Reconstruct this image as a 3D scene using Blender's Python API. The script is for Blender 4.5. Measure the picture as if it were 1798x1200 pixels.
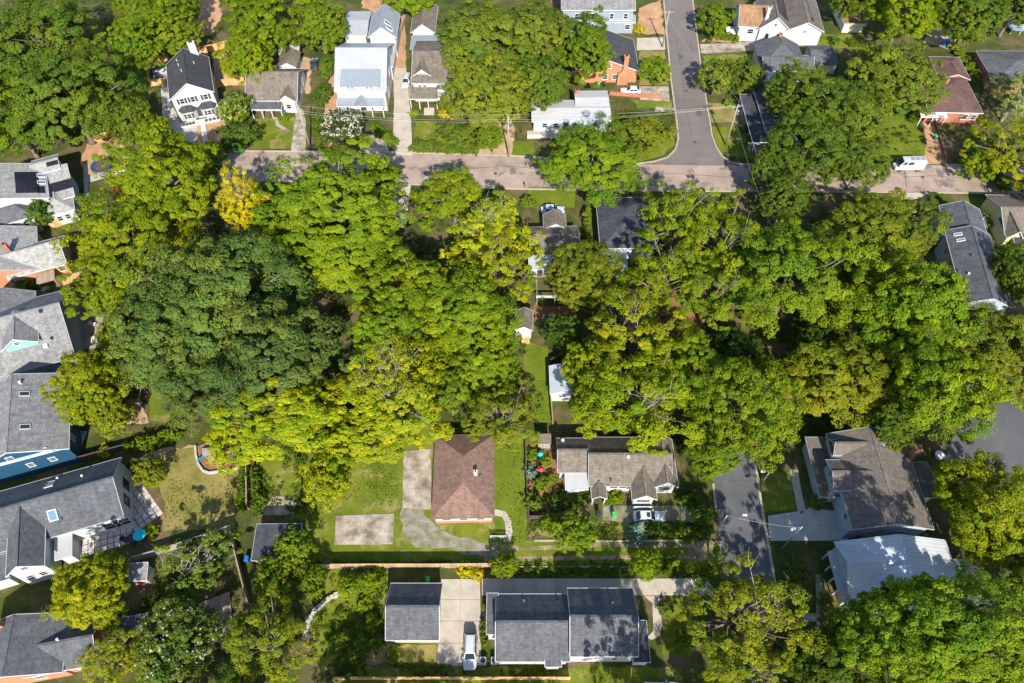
import bpy, bmesh, math, random
import numpy as np
from mathutils import Vector, Matrix

for _o in list(bpy.data.objects):
    bpy.data.objects.remove(_o)
scene = bpy.context.scene
col = scene.collection
R = math.radians

# ------------------------------------------------------------------ camera
CAM_H = 105.0
F_PX, CX, CY, WPX = 1280.0, 899.0, 600.0, 1798.0
PITCH = R(55.8)
cam_d = bpy.data.cameras.new('camera')
cam_d.sensor_width = 36.0
cam_d.lens = 36.0 * F_PX / WPX
cam_d.clip_start = 1.0
cam_d.clip_end = 3000.0
cam = bpy.data.objects.new('camera', cam_d)
col.objects.link(cam)
cam.location = (0, 0, CAM_H)
cam.rotation_euler = (R(90) - PITCH, 0, 0)
scene.camera = cam

# ------------------------------------------------------------------ sky and sun
SUN_EL, SUN_AZ = R(37.5), R(8.0)
world = bpy.data.worlds.new('World')
scene.world = world
world.use_nodes = True
wn = world.node_tree.nodes
wl = world.node_tree.links
wn.clear()
sky = wn.new('ShaderNodeTexSky')
sky.sky_type = 'NISHITA'
sky.sun_disc = False
sky.sun_elevation = SUN_EL
sky.sun_rotation = R(180) - SUN_AZ
sky.air_density = 1.0
sky.dust_density = 0.6
bg = wn.new('ShaderNodeBackground')
bg.inputs['Strength'].default_value = 0.125
wo = wn.new('ShaderNodeOutputWorld')
wl.new(sky.outputs['Color'], bg.inputs['Color'])
wl.new(bg.outputs['Background'], wo.inputs['Surface'])
sun_d = bpy.data.lights.new('sun', 'SUN')
sun_d.energy = 4.6
sun_d.angle = R(0.53)
sun_d.color = (1.0, 0.94, 0.83)
sun = bpy.data.objects.new('sun', sun_d)
col.objects.link(sun)
sdir = Vector((math.sin(SUN_AZ) * math.cos(SUN_EL), -math.cos(SUN_AZ) * math.cos(SUN_EL), math.sin(SUN_EL)))
sun.rotation_euler = sdir.to_track_quat('Z', 'Y').to_euler()
sun.location = (30, -60, 160)

scene.view_settings.view_transform = 'Standard'
scene.view_settings.look = 'None'
scene.view_settings.gamma = 1.0
scene.view_settings.use_curve_mapping = False
scene.view_settings.exposure = 0.92
scene.render.engine = 'CYCLES'
scene.cycles.max_bounces = 6
scene.cycles.diffuse_bounces = 3
scene.cycles.transmission_bounces = 3
scene.cycles.glossy_bounces = 2

# ------------------------------------------------------------------ pixel -> place
_cr, _sr = math.cos(R(90) - PITCH), math.sin(R(90) - PITCH)
CAM = Vector((0, 0, CAM_H))

def ray(px, py):
    x, y, z = px - CX, CY - py, -F_PX
    return Vector((x, y * _cr - z * _sr, y * _sr + z * _cr))

def P(px, py, z=0.0):
    """where the sight line of photo pixel (px,py) meets height z"""
    d = ray(px, py)
    t = (z - CAM_H) / d.z
    return Vector((d.x * t, d.y * t, z))

def scale_at(px, py, z):
    """metres per photo pixel there, across the view"""
    return (P(px + 1, py, z) - P(px, py, z)).length

# ------------------------------------------------------------------ materials
MATS = {}

def _new(name):
    m = bpy.data.materials.new(name)
    m.use_nodes = True
    nt = m.node_tree
    b = nt.nodes['Principled BSDF']
    return m, nt, b

def _noise(nt, vec, scale, detail=4.0, rough=0.6):
    n = nt.nodes.new('ShaderNodeTexNoise')
    n.inputs['Scale'].default_value = scale
    n.inputs['Detail'].default_value = detail
    n.inputs['Roughness'].default_value = rough
    if vec is not None:
        nt.links.new(vec, n.inputs['Vector'])
    return n.outputs['Fac']

def _ramp(nt, fac, stops):
    r = nt.nodes.new('ShaderNodeValToRGB')
    el = r.color_ramp.elements
    el[0].position, el[0].color = stops[0][0], (*stops[0][1], 1)
    el[1].position, el[1].color = stops[-1][0], (*stops[-1][1], 1)
    for p, c in stops[1:-1]:
        e = el.new(p)
        e.color = (*c, 1)
    nt.links.new(fac, r.inputs['Fac'])
    return r.outputs['Color']

def _mix(nt, fac, a, b, mode='MIX'):
    m = nt.nodes.new('ShaderNodeMix')
    m.data_type = 'RGBA'
    m.blend_type = mode
    for sock, v in ((m.inputs[0], fac), (m.inputs[6], a), (m.inputs[7], b)):
        if isinstance(v, (int, float)):
            sock.default_value = v
        elif isinstance(v, tuple):
            sock.default_value = (*v[:3], 1)
        else:
            nt.links.new(v, sock)
    return m.outputs[2]

def _bump(nt, b, h, strength, dist=0.05):
    n = nt.nodes.new('ShaderNodeBump')
    n.inputs['Strength'].default_value = strength
    n.inputs['Distance'].default_value = dist
    nt.links.new(h, n.inputs['Height'])
    nt.links.new(n.outputs['Normal'], b.inputs['Normal'])

def k(c, f):
    return tuple(min(1.0, x * f) for x in c[:3])

def surf(name, c, rough=0.8, var=0.18, pattern=None, spec=0.3, metal=0.0, wear=None, fine=9.0):
    """painted / tiled / cast surface: base colour + pattern + mottling"""
    if name in MATS:
        return MATS[name]
    m, nt, b = _new(name)
    geo = nt.nodes.new('ShaderNodeNewGeometry')
    tc = nt.nodes.new('ShaderNodeTexCoord')
    pos, uv = geo.outputs['Position'], tc.outputs['UV']
    big = _noise(nt, pos, 0.35, 5)
    small = _noise(nt, pos, fine, 3)
    colr = _ramp(nt, big, [(0.3, k(c, 1 - var)), (0.7, k(c, 1 + var))])
    g = _ramp(nt, small, [(0.25, (0.80,) * 3), (0.75, (1.18,) * 3)])
    colr = _mix(nt, 1.0, colr, g, 'MULTIPLY')
    if pattern in ('shingle', 'brick', 'block'):
        br = nt.nodes.new('ShaderNodeTexBrick')
        w, h, ms, mo = {'shingle': (0.45, 0.22, 0.012, 0.62), 'brick': (0.26, 0.09, 0.008, 1.5),
                        'block': (0.5, 0.25, 0.02, 0.55)}[pattern]
        br.inputs['Scale'].default_value = 1.0
        br.inputs['Brick Width'].default_value = w
        br.inputs['Row Height'].default_value = h
        br.inputs['Mortar Size'].default_value = ms
        br.inputs['Color1'].default_value = (0.80, 0.80, 0.80, 1)
        br.inputs['Color2'].default_value = (1.22, 1.20, 1.16, 1)
        br.inputs['Mortar'].default_value = (mo, mo, mo, 1)
        nt.links.new(uv, br.inputs['Vector'])
        colr = _mix(nt, 1.0, colr, br.outputs['Color'], 'MULTIPLY')
        if pattern == 'shingle':
            mp = nt.nodes.new('ShaderNodeMapping')
            mp.inputs['Scale'].default_value = (1.6, 0.16, 1.0)
            nt.links.new(uv, mp.inputs['Vector'])
            stq = _ramp(nt, _noise(nt, mp.outputs['Vector'], 1.0, 5, 0.65), [(0.32, (0.74,) * 3), (0.5, (1.0,) * 3), (0.72, (1.12,) * 3)])
            colr = _mix(nt, 1.0, colr, stq, 'MULTIPLY')
            blo = _ramp(nt, _noise(nt, pos, 1.3, 5, 0.7), [(0.34, (0.82,) * 3), (0.62, (1.08,) * 3)])
            colr = _mix(nt, 1.0, colr, blo, 'MULTIPLY')
        _bump(nt, b, br.outputs['Fac'], 0.4, -0.02)
    elif pattern in ('siding', 'seam', 'plank', 'rib'):
        sp = nt.nodes.new('ShaderNodeSeparateXYZ')
        nt.links.new(uv, sp.inputs[0])
        per, lo, ax, wd = {'siding': (0.18, 0.72, 1, 0.12), 'seam': (0.55, 0.55, 0, 0.14), 'rib': (0.30, 0.55, 0, 0.22),
                           'plank': (0.16, 0.45, 0, 0.10)}[pattern]
        dv = nt.nodes.new('ShaderNodeMath'); dv.operation = 'DIVIDE'; dv.inputs[1].default_value = per
        nt.links.new(sp.outputs[ax], dv.inputs[0])
        fr = nt.nodes.new('ShaderNodeMath'); fr.operation = 'FRACT'
        nt.links.new(dv.outputs[0], fr.inputs[0])
        ln = _ramp(nt, fr.outputs[0], [(0.0, (lo,) * 3), (wd, (1.0,) * 3), (1.0, (1.03,) * 3)])
        colr = _mix(nt, 1.0, colr, ln, 'MULTIPLY')
        if pattern == 'plank':
            fl = nt.nodes.new('ShaderNodeMath'); fl.operation = 'FLOOR'
            nt.links.new(dv.outputs[0], fl.inputs[0])
            wnz = nt.nodes.new('ShaderNodeTexWhiteNoise'); wnz.noise_dimensions = '1D'
            nt.links.new(fl.outputs[0], wnz.inputs['W'])
            pl = _ramp(nt, wnz.outputs['Value'], [(0, (0.78,) * 3), (1, (1.2,) * 3)])
            colr = _mix(nt, 1.0, colr, pl, 'MULTIPLY')
        _bump(nt, b, fr.outputs[0], 0.25, 0.02)
    if wear:
        wc, amt, sc = wear
        wf = _ramp(nt, _noise(nt, pos, sc, 6, 0.7), [(0.5, (0, 0, 0)), (0.5 + 0.28 / max(amt, .01), (1, 1, 1))])
        colr = _mix(nt, wf, colr, wc)
    nt.links.new(colr, b.inputs['Base Color'])
    b.inputs['Roughness'].default_value = rough
    b.inputs['Specular IOR Level'].default_value = spec
    b.inputs['Metallic'].default_value = metal
    MATS[name] = m
    return m

def ground(name, stops, scale=0.25, rough=0.95, fine=6.0, fvar=0.35, second=None, bump=0.5):
    """earth, turf, gravel: three-tone patches over fine grain"""
    if name in MATS:
        return MATS[name]
    m, nt, b = _new(name)
    geo = nt.nodes.new('ShaderNodeNewGeometry')
    pos = geo.outputs['Position']
    n1 = _noise(nt, pos, scale, 7, 0.65)
    c = _ramp(nt, n1, stops)
    if second:
        c2, sc2, lo, hi = second
        f2 = _ramp(nt, _noise(nt, pos, sc2, 6, 0.7), [(lo, (0, 0, 0)), (hi, (1, 1, 1))])
        c = _mix(nt, f2, c, c2)
    n2 = _noise(nt, pos, fine, 4, 0.75)
    g = _ramp(nt, n2, [(0.25, (1 - fvar,) * 3), (0.75, (1 + fvar,) * 3)])
    c = _mix(nt, 1.0, c, g, 'MULTIPLY')
    nt.links.new(c, b.inputs['Base Color'])
    b.inputs['Roughness'].default_value = rough
    b.inputs['Specular IOR Level'].default_value = 0.15
    if bump:
        _bump(nt, b, n2, bump, 0.12)
    MATS[name] = m
    return m

def leaf_material():
    m, nt, b = _new('foliage')
    oi = nt.nodes.new('ShaderNodeObjectInfo')
    at = nt.nodes.new('ShaderNodeAttribute')
    at.attribute_name = 'tone'
    sp = nt.nodes.new('ShaderNodeSeparateColor')
    nt.links.new(at.outputs['Color'], sp.inputs[0])
    val = _ramp(nt, sp.outputs['Red'], [(0, (0.62, 0.68, 0.7)), (0.5, (1, 1, 1)), (1, (1.36, 1.34, 1.1))])
    c = _mix(nt, 1.0, oi.outputs['Color'], val, 'MULTIPLY')
    clump = _ramp(nt, sp.outputs['Green'], [(0, (0.66, 0.84, 1.0)), (0.5, (1, 1, 1)), (1, (1.36, 1.20, 0.9))])
    c = _mix(nt, 1.0, c, clump, 'MULTIPLY')
    fl = _ramp(nt, sp.outputs['Blue'], [(0.5, (0, 0, 0)), (0.51, (1, 1, 1))])
    c = _mix(nt, fl, c, (0.62, 0.56, 0.52))
    b.inputs['Roughness'].default_value = 0.65
    b.inputs['Specular IOR Level'].default_value = 0.10
    nt.links.new(c, b.inputs['Base Color'])
    tr = nt.nodes.new('ShaderNodeBsdfTranslucent')
    tcol = _mix(nt, 1.0, c, (1.12, 1.22, 0.4), 'MULTIPLY')
    nt.links.new(tcol, tr.inputs['Color'])
    mx = nt.nodes.new('ShaderNodeMixShader')
    mx.inputs[0].default_value = 0.36
    out = nt.nodes['Material Output']
    nt.links.new(b.outputs[0], mx.inputs[1])
    nt.links.new(tr.outputs[0], mx.inputs[2])
    nt.links.new(mx.outputs[0], out.inputs['Surface'])
    return m

LEAF = leaf_material()

def plain(name, c, rough=0.5, metal=0.0, coat=0.0, spec=0.5):
    if name in MATS:
        return MATS[name]
    m, nt, b = _new(name)
    geo = nt.nodes.new('ShaderNodeNewGeometry')
    n = _noise(nt, geo.outputs['Position'], 3.0, 4)
    cc = _ramp(nt, n, [(0.3, k(c, 0.9)), (0.7, k(c, 1.08))])
    nt.links.new(cc, b.inputs['Base Color'])
    b.inputs['Roughness'].default_value = rough
    b.inputs['Metallic'].default_value = metal
    b.inputs['Specular IOR Level'].default_value = spec
    b.inputs['Coat Weight'].default_value = coat
    b.inputs['Coat Roughness'].default_value = 0.05
    MATS[name] = m
    return m

# roofs
SH_CHAR = surf('shingle charcoal', (0.052, 0.055, 0.062), 0.9, 0.15, 'shingle')
SH_SLATE = surf('shingle slate', (0.092, 0.098, 0.110), 0.9, 0.14, 'shingle')
SH_GREY = surf('shingle grey', (0.20, 0.20, 0.205), 0.9, 0.13, 'shingle')
SH_LGREY = surf('shingle light grey', (0.30, 0.30, 0.295), 0.9, 0.10, 'shingle')
SH_TAUPE = surf('shingle taupe', (0.165, 0.140, 0.116), 0.9, 0.16, 'shingle', wear=((0.10, 0.083, 0.07), 0.7, 0.5))
SH_BROWN = surf('shingle brown', (0.145, 0.125, 0.11), 0.9, 0.16, 'shingle', wear=((0.12, 0.09, 0.07), 0.7, 0.4))
SH_RED = surf('shingle red brown', (0.205, 0.128, 0.098), 0.9, 0.15, 'shingle', wear=((0.13, 0.08, 0.07), 0.6, 0.35))
SH_MAROON = surf('shingle maroon', (0.135, 0.075, 0.066), 0.9, 0.2, 'shingle', wear=((0.07, 0.05, 0.05), 0.8, 0.5))
SH_TAN = surf('shingle tan', (0.27, 0.155, 0.085), 0.9, 0.15, 'shingle', wear=((0.22, 0.13, 0.08), 0.7, 0.5))
SH_DBLUE = surf('shingle blue black', (0.055, 0.060, 0.075), 0.9, 0.2, 'shingle')
MT_WHITE = surf('metal roof white', (0.33, 0.345, 0.365), 0.42, 0.07, 'seam', 0.5, wear=((0.27, 0.275, 0.28), 0.5, 0.5))
MT_GREY = surf('metal roof grey', (0.23, 0.26, 0.295), 0.42, 0.06, 'seam', 0.5)
MT_SILVER = surf('metal roof silver', (0.48, 0.51, 0.545), 0.5, 0.08, 'seam', 0.5, wear=((0.30, 0.29, 0.27), 0.6, 0.6))
MT_BLUE = surf('metal roof pale blue', (0.45, 0.50, 0.55), 0.45, 0.06, 'rib', 0.5, wear=((0.3, 0.3, 0.3), 0.5, 0.8))
MEMBRANE = surf('roof membrane white', (0.38, 0.39, 0.40), 0.8, 0.08, None, wear=((0.42, 0.40, 0.37), 0.8, 0.5))
MT_OLD = surf('metal roof old', (0.42, 0.40, 0.36), 0.6, 0.2, 'rib', wear=((0.28, 0.17, 0.10), 0.8, 0.8))
# walls
W_WHITE = surf('siding white', (0.47, 0.48, 0.485), 0.6, 0.04, 'siding')
W_BLUEGREY = surf('siding blue grey', (0.25, 0.30, 0.355), 0.6, 0.05, 'siding')
W_BLUE = surf('siding blue', (0.016, 0.065, 0.125), 0.6, 0.06, 'siding')  # blue paint, base darkened to stand in for the neighbouring house's shadow
W_LBLUE = surf('siding light blue', (0.36, 0.44, 0.51), 0.6, 0.05, 'siding')
W_TEAL = surf('siding teal', (0.22, 0.42, 0.38), 0.6, 0.05, 'siding')
W_CREAM = surf('siding cream', (0.68, 0.62, 0.48), 0.6, 0.06, 'siding')
W_YELLOW = surf('siding yellow', (0.62, 0.55, 0.26), 0.6, 0.06, 'siding')
W_GREY = surf('siding grey', (0.42, 0.43, 0.43), 0.6, 0.06, 'siding')
BRICK = surf('brick red', (0.33, 0.135, 0.085), 0.9, 0.15, 'brick')
BRICK2 = surf('brick orange', (0.39, 0.175, 0.10), 0.9, 0.15, 'brick')
# trims etc
WHITE = plain('paint white', (0.54, 0.54, 0.535), 0.5)
GREYTRIM = plain('paint grey', (0.35, 0.37, 0.38), 0.5)
DARKTRIM = plain('paint dark', (0.05, 0.052, 0.055), 0.5)
GLASS = plain('window glass', (0.020, 0.028, 0.036), 0.06, spec=0.8)
SKYGLASS = plain('skylight glass', (0.10, 0.20, 0.30), 0.05, spec=1.0)
SOLAR = surf('solar cells', (0.020, 0.018, 0.030), 0.18, 0.1, 'block', 0.6)
STEEL = plain('galvanised steel', (0.5, 0.5, 0.5), 0.35, 0.9)
RUBBER = plain('rubber', (0.02, 0.02, 0.02), 0.85)
BLACKP = plain('black plastic', (0.025, 0.026, 0.028), 0.5)
GREENP = plain('green plastic', (0.03, 0.42, 0.05), 0.45)
BLUEP = plain('blue plastic', (0.02, 0.12, 0.45), 0.45)
TEALP = plain('turquoise cloth', (0.01, 0.45, 0.58), 0.8)
REDP = plain('red plastic', (0.62, 0.03, 0.02), 0.5)
WOODN = surf('wood fresh', (0.56, 0.34, 0.15), 0.8, 0.14, 'plank')
WOODO = surf('wood weathered', (0.33, 0.25, 0.18), 0.85, 0.18, 'plank')
WOODG = surf('wood grey', (0.30, 0.28, 0.25), 0.85, 0.18, 'plank')
WOODD = surf('wood dark', (0.075, 0.06, 0.05), 0.85, 0.18, 'plank')
POLEW = surf('pole wood', (0.30, 0.26, 0.22), 0.9, 0.2)
BARK = surf('bark', (0.16, 0.125, 0.10), 0.95, 0.3)
BARKL = surf('bark pale', (0.29, 0.255, 0.21), 0.95, 0.2)
# ground
CONC = ground('concrete', [(0.3, (0.33, 0.285, 0.23)), (0.5, (0.41, 0.36, 0.295)), (0.7, (0.46, 0.41, 0.345))], 0.5, 0.9, 8, 0.10, bump=0.1)
CONCW = ground('concrete worn', [(0.36, (0.16, 0.13, 0.09)), (0.5, (0.30, 0.255, 0.20)), (0.64, (0.42, 0.37, 0.31))], 0.55, 0.9, 6, 0.22, bump=0.2)
CONCP = ground('concrete pale', [(0.3, (0.36, 0.345, 0.315)), (0.7, (0.45, 0.435, 0.40))], 0.5, 0.9, 8, 0.08, bump=0.1)
KERBM = ground('kerb concrete', [(0.3, (0.30, 0.25, 0.19)), (0.7, (0.46, 0.39, 0.31))], 0.9, 0.9, 6, 0.15, bump=0.1)
ASPH = ground('asphalt', [(0.3, (0.125, 0.108, 0.10)), (0.5, (0.155, 0.135, 0.125)), (0.7, (0.18, 0.158, 0.148))], 0.18, 0.92, 5, 0.12, bump=0.15)
TRACK = ground('track dirt', [(0.36, (0.10, 0.12, 0.02)), (0.5, (0.24, 0.18, 0.10)), (0.66, (0.40, 0.30, 0.19))], 0.7, 0.97, 4, 0.3)
ASPHL = ground('asphalt worn', [(0.3, (0.25, 0.188, 0.15)), (0.5, (0.32, 0.245, 0.20)), (0.7, (0.38, 0.30, 0.25))], 0.22, 0.92, 5, 0.14, second=((0.20, 0.16, 0.135), 0.25, 0.54, 0.60), bump=0.15)
ASPHD = ground('asphalt dark', [(0.3, (0.075, 0.078, 0.085)), (0.5, (0.095, 0.098, 0.105)), (0.7, (0.125, 0.125, 0.13))], 0.2, 0.92, 5, 0.12, bump=0.15)
LAWN = ground('lawn', [(0.3, (0.072, 0.102, 0.010)), (0.5, (0.115, 0.150, 0.012)), (0.7, (0.165, 0.175, 0.020))], 0.22, 0.95, 4.5, 0.35, second=((0.27, 0.21, 0.085), 0.35, 0.52, 0.68))
LAWNB = ground('lawn bright', [(0.3, (0.075, 0.110, 0.010)), (0.5, (0.110, 0.150, 0.012)), (0.7, (0.155, 0.175, 0.018))], 0.3, 0.95, 4.5, 0.30)
LAWND = ground('lawn dry', [(0.3, (0.12, 0.125, 0.025)), (0.5, (0.20, 0.175, 0.05)), (0.7, (0.27, 0.21, 0.085))], 0.3, 0.95, 4.5, 0.3)
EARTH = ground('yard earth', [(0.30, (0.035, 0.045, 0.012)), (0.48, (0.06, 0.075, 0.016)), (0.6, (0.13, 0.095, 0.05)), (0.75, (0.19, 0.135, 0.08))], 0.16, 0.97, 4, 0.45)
DIRT = ground('bare dirt', [(0.3, (0.30, 0.20, 0.12)), (0.5, (0.40, 0.275, 0.17)), (0.7, (0.48, 0.35, 0.23))], 0.4, 0.97, 4, 0.25, second=((0.12, 0.15, 0.03), 0.5, 0.60, 0.72))
DIRTR = ground('bare red dirt', [(0.3, (0.30, 0.165, 0.09)), (0.5, (0.40, 0.23, 0.13)), (0.7, (0.48, 0.31, 0.19))], 0.4, 0.97, 4, 0.25)
MULCH = ground('mulch', [(0.3, (0.16, 0.075, 0.035)), (0.7, (0.30, 0.155, 0.08))], 1.2, 0.97, 6, 0.35)
GRAVEL = ground('gravel', [(0.3, (0.19, 0.165, 0.13)), (0.5, (0.27, 0.24, 0.20)), (0.7, (0.33, 0.30, 0.255))], 0.6, 0.97, 8, 0.40, second=((0.12, 0.13, 0.03), 0.7, 0.40, 0.68))
STONE = ground('stone', [(0.3, (0.30, 0.28, 0.25)), (0.7, (0.50, 0.47, 0.43))], 1.5, 0.9, 5, 0.25)
PAVER = ground('paver', [(0.3, (0.36, 0.34, 0.33)), (0.7, (0.54, 0.51, 0.49))], 1.0, 0.9, 8, 0.12, bump=0.1)

# ------------------------------------------------------------------ mesh helpers
def link(o, parent=None):
    col.objects.link(o)
    if parent is not None:
        o.parent = parent
    return o

def auto_uv(me):
    lay = me.uv_layers.new(name='UVMap')
    data = lay.data
    vs = me.vertices
    for p in me.polygons:
        n = p.normal
        if abs(n.z) > 0.999:
            h, u = Vector((1, 0, 0)), Vector((0, 1, 0))
        else:
            h = Vector((-n.y, n.x, 0)).normalized()
            u = n.cross(h)
            if u.z < 0:
                u = -u
        for li in p.loop_indices:
            co = vs[me.loops[li].vertex_index].co
            data[li].uv = (co.dot(h), co.dot(u))

class MB:
    """collects boxes, prisms and tubes, then becomes one mesh object"""
    def __init__(s):
        s.v, s.f = [], []
    def add(s, vs, fs):
        o = len(s.v)
        s.v += [tuple(x) for x in vs]
        s.f += [tuple(i + o for i in f) for f in fs]
        return s
    def box(s, x0, x1, y0, y1, z0, z1):
        return s.add([(x0, y0, z0), (x1, y0, z0), (x1, y1, z0), (x0, y1, z0), (x0, y0, z1), (x1, y0, z1), (x1, y1, z1), (x0, y1, z1)],
                     [(3, 2, 1, 0), (4, 5, 6, 7), (0, 1, 5, 4), (1, 2, 6, 5), (2, 3, 7, 6), (3, 0, 4, 7)])
    def obox(s, c, u, v, n, a, b, h):
        """box on a frame: centre c, half sizes a (along u), b (along v), thickness h along n from c"""
        c, u, v, n = Vector(c), Vector(u), Vector(v), Vector(n)
        q = [c - u * a - v * b, c + u * a - v * b, c + u * a + v * b, c - u * a + v * b]
        return s.add(q + [x + n * h for x in q], [(3, 2, 1, 0), (4, 5, 6, 7), (0, 1, 5, 4), (1, 2, 6, 5), (2, 3, 7, 6), (3, 0, 4, 7)])
    def prism(s, poly, z0, z1):
        n = len(poly)
        vs = [(p[0], p[1], z0) for p in poly] + [(p[0], p[1], z1) for p in poly]
        fs = [tuple(range(n - 1, -1, -1)), tuple(range(n, 2 * n))]
        fs += [(i, (i + 1) % n, n + (i + 1) % n, n + i) for i in range(n)]
        return s.add(vs, fs)
    def tube(s, pts, rad, n=6, cap=True):
        pts = [Vector(p) for p in pts]
        if isinstance(rad, (int, float)):
            rad = [rad] * len(pts)
        rings = []
        for i, p in enumerate(pts):
            d = (pts[min(i + 1, len(pts) - 1)] - pts[max(i - 1, 0)]).normalized()
            a = Vector((0, 0, 1)) if abs(d.z) < 0.9 else Vector((1, 0, 0))
            u = d.cross(a).normalized()
            w = d.cross(u)
            rings.append([p + (u * math.cos(2 * math.pi * j / n) + w * math.sin(2 * math.pi * j / n)) * rad[i] for j in range(n)])
        vs = [x for r in rings for x in r]
        fs = []
        for i in range(len(pts) - 1):
            for j in range(n):
                fs.append((i * n + j, i * n + (j + 1) % n, (i + 1) * n + (j + 1) % n, (i + 1) * n + j))
        if cap:
            fs.append(tuple(range(n - 1, -1, -1)))
            fs.append(tuple((len(pts) - 1) * n + j for j in range(n)))
        return s.add(vs, fs)
    def cyl(s, x, y, z0, z1, r, n=12, r2=None):
        return s.tube([(x, y, z0), (x, y, z1)], [r, r if r2 is None else r2], n)
    def mesh(s, name, smooth=False):
        me = bpy.data.meshes.new(name)
        me.from_pydata(s.v, [], s.f)
        me.update()
        bm = bmesh.new(); bm.from_mesh(me)
        bmesh.ops.recalc_face_normals(bm, faces=bm.faces)
        bm.to_mesh(me); bm.free()
        if smooth:
            for p in me.polygons:
                p.use_smooth = True
        auto_uv(me)
        return me
    def build(s, name, mat, parent=None, smooth=False):
        me = s.mesh(name, smooth)
        me.materials.append(mat)
        return link(bpy.data.objects.new(name, me), parent)

def tag(o, label=None, cat=None, group=None, kind=None):
    if label: o['label'] = label
    if cat: o['category'] = cat
    if group: o['group'] = group
    if kind: o['kind'] = kind
    return o

def empty(name, loc, rz=0.0, label=None, cat=None, group=None):
    o = bpy.data.objects.new(name, None)
    o.empty_display_size = 0.5
    link(o)
    o.location = loc
    o.rotation_euler = (0, 0, rz)
    return tag(o, label, cat, group)

def copy_tree(o, parent=None):
    c = o.copy()
    link(c, parent)
    for ch in [x for x in o.children]:
        copy_tree(ch, c)
    return c

# ------------------------------------------------------------------ ground and sheets
rng = random.Random(7)
_sheets = [0]
def sheet(name, poly_px, mat, lvl, jitter=0.0, label=None, cat=None, step=1.2, world_pts=False):
    pts = [Vector((p[0], p[1], 0)) for p in poly_px] if world_pts else [P(x, y) for x, y in poly_px]
    out = []
    for i, a in enumerate(pts):
        b = pts[(i + 1) % len(pts)]
        n = max(1, int((b - a).length / step)) if jitter else 1
        for j in range(n):
            q = a.lerp(b, j / n)
            if jitter:
                q = q + Vector((rng.uniform(-1, 1), rng.uniform(-1, 1), 0)) * jitter
            out.append((q.x, q.y, 0))
    me = bpy.data.meshes.new(name)
    bm = bmesh.new()
    f = bm.faces.new([bm.verts.new(p) for p in out])
    bm.normal_update()
    if f.normal.z < 0:
        f.normal_flip()
    bmesh.ops.triangulate(bm, faces=[f])
    bm.to_mesh(me); bm.free()
    me.materials.append(mat)
    o = link(bpy.data.objects.new(name, me))
    _sheets[0] += 1
    o.location.z = 0.006 * lvl + 0.0005 * (_sheets[0] % 12)
    tag(o, label, cat, kind='structure')
    return o

def strip_poly(path_px, w, z=0.0):
    """ribbon of width w (m) along a pixel path; returns world polygon"""
    pts = [P(x, y, z) for x, y in path_px]
    L, Rr = [], []
    for i, p in enumerate(pts):
        d = (pts[min(i + 1, len(pts) - 1)] - pts[max(i - 1, 0)])
        d.z = 0
        d.normalize()
        n = Vector((-d.y, d.x, 0))
        L.append(p + n * w / 2); Rr.append(p - n * w / 2)
    return L + Rr[::-1], L, Rr

def ribbon(name, path_px, w, mat, lvl, label=None, cat=None):
    poly, _, _ = strip_poly(path_px, w)
    return sheet(name, poly, mat, lvl, world_pts=True, label=label, cat=cat)

def kerb(path_px, w=0.3, h=0.13, mat=None, name='kerb'):
    pts = [P(x, y) for x, y in path_px]
    mb = MB()
    _, L, Rr = strip_poly(path_px, w)
    n = len(L)
    vs = []
    for i in range(n):
        for q, z in ((L[i], 0), (Rr[i], 0), (Rr[i], h), (L[i], h)):
            vs.append((q.x, q.y, z))
    fs = [(0, 1, 2, 3), tuple((n - 1) * 4 + j for j in (3, 2, 1, 0))]
    for i in range(n - 1):
        for j in range(4):
            fs.append((i * 4 + j, i * 4 + (j + 1) % 4, i * 4 + 4 + (j + 1) % 4, i * 4 + 4 + j))
    mb.add(vs, fs)
    o = mb.build(name, mat or KERBM)
    tag(o, kind='structure')
    return o

def slabs(name, quad_px, nx, ny, mat, lvl, gap=0.035, h=0.05):
    """cast concrete in panels: the quad split in nx by ny slabs, open joints between"""
    base = sheet(name, quad_px, DIRT, lvl)
    q = [P(x, y) for x, y in quad_px]          # order: near-left, near-right, far-right, far-left
    def at(u, v):
        return q[0].lerp(q[1], u).lerp(q[3].lerp(q[2], u), v)
    for i in range(nx):
        for j in range(ny):
            c = [at(i / nx, j / ny), at((i + 1) / nx, j / ny), at((i + 1) / nx, (j + 1) / ny), at(i / nx, (j + 1) / ny)]
            m = (c[0] + c[1] + c[2] + c[3]) / 4
            pts = []
            for p in c:
                d = (m - p)
                pts.append(p + d.normalized() * gap)
            mb = MB()
            mb.prism([(p.x, p.y) for p in pts], 0.0, h + rng.uniform(-.006, .006))
            mb.build('slab', mat, base)
    return base

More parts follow.
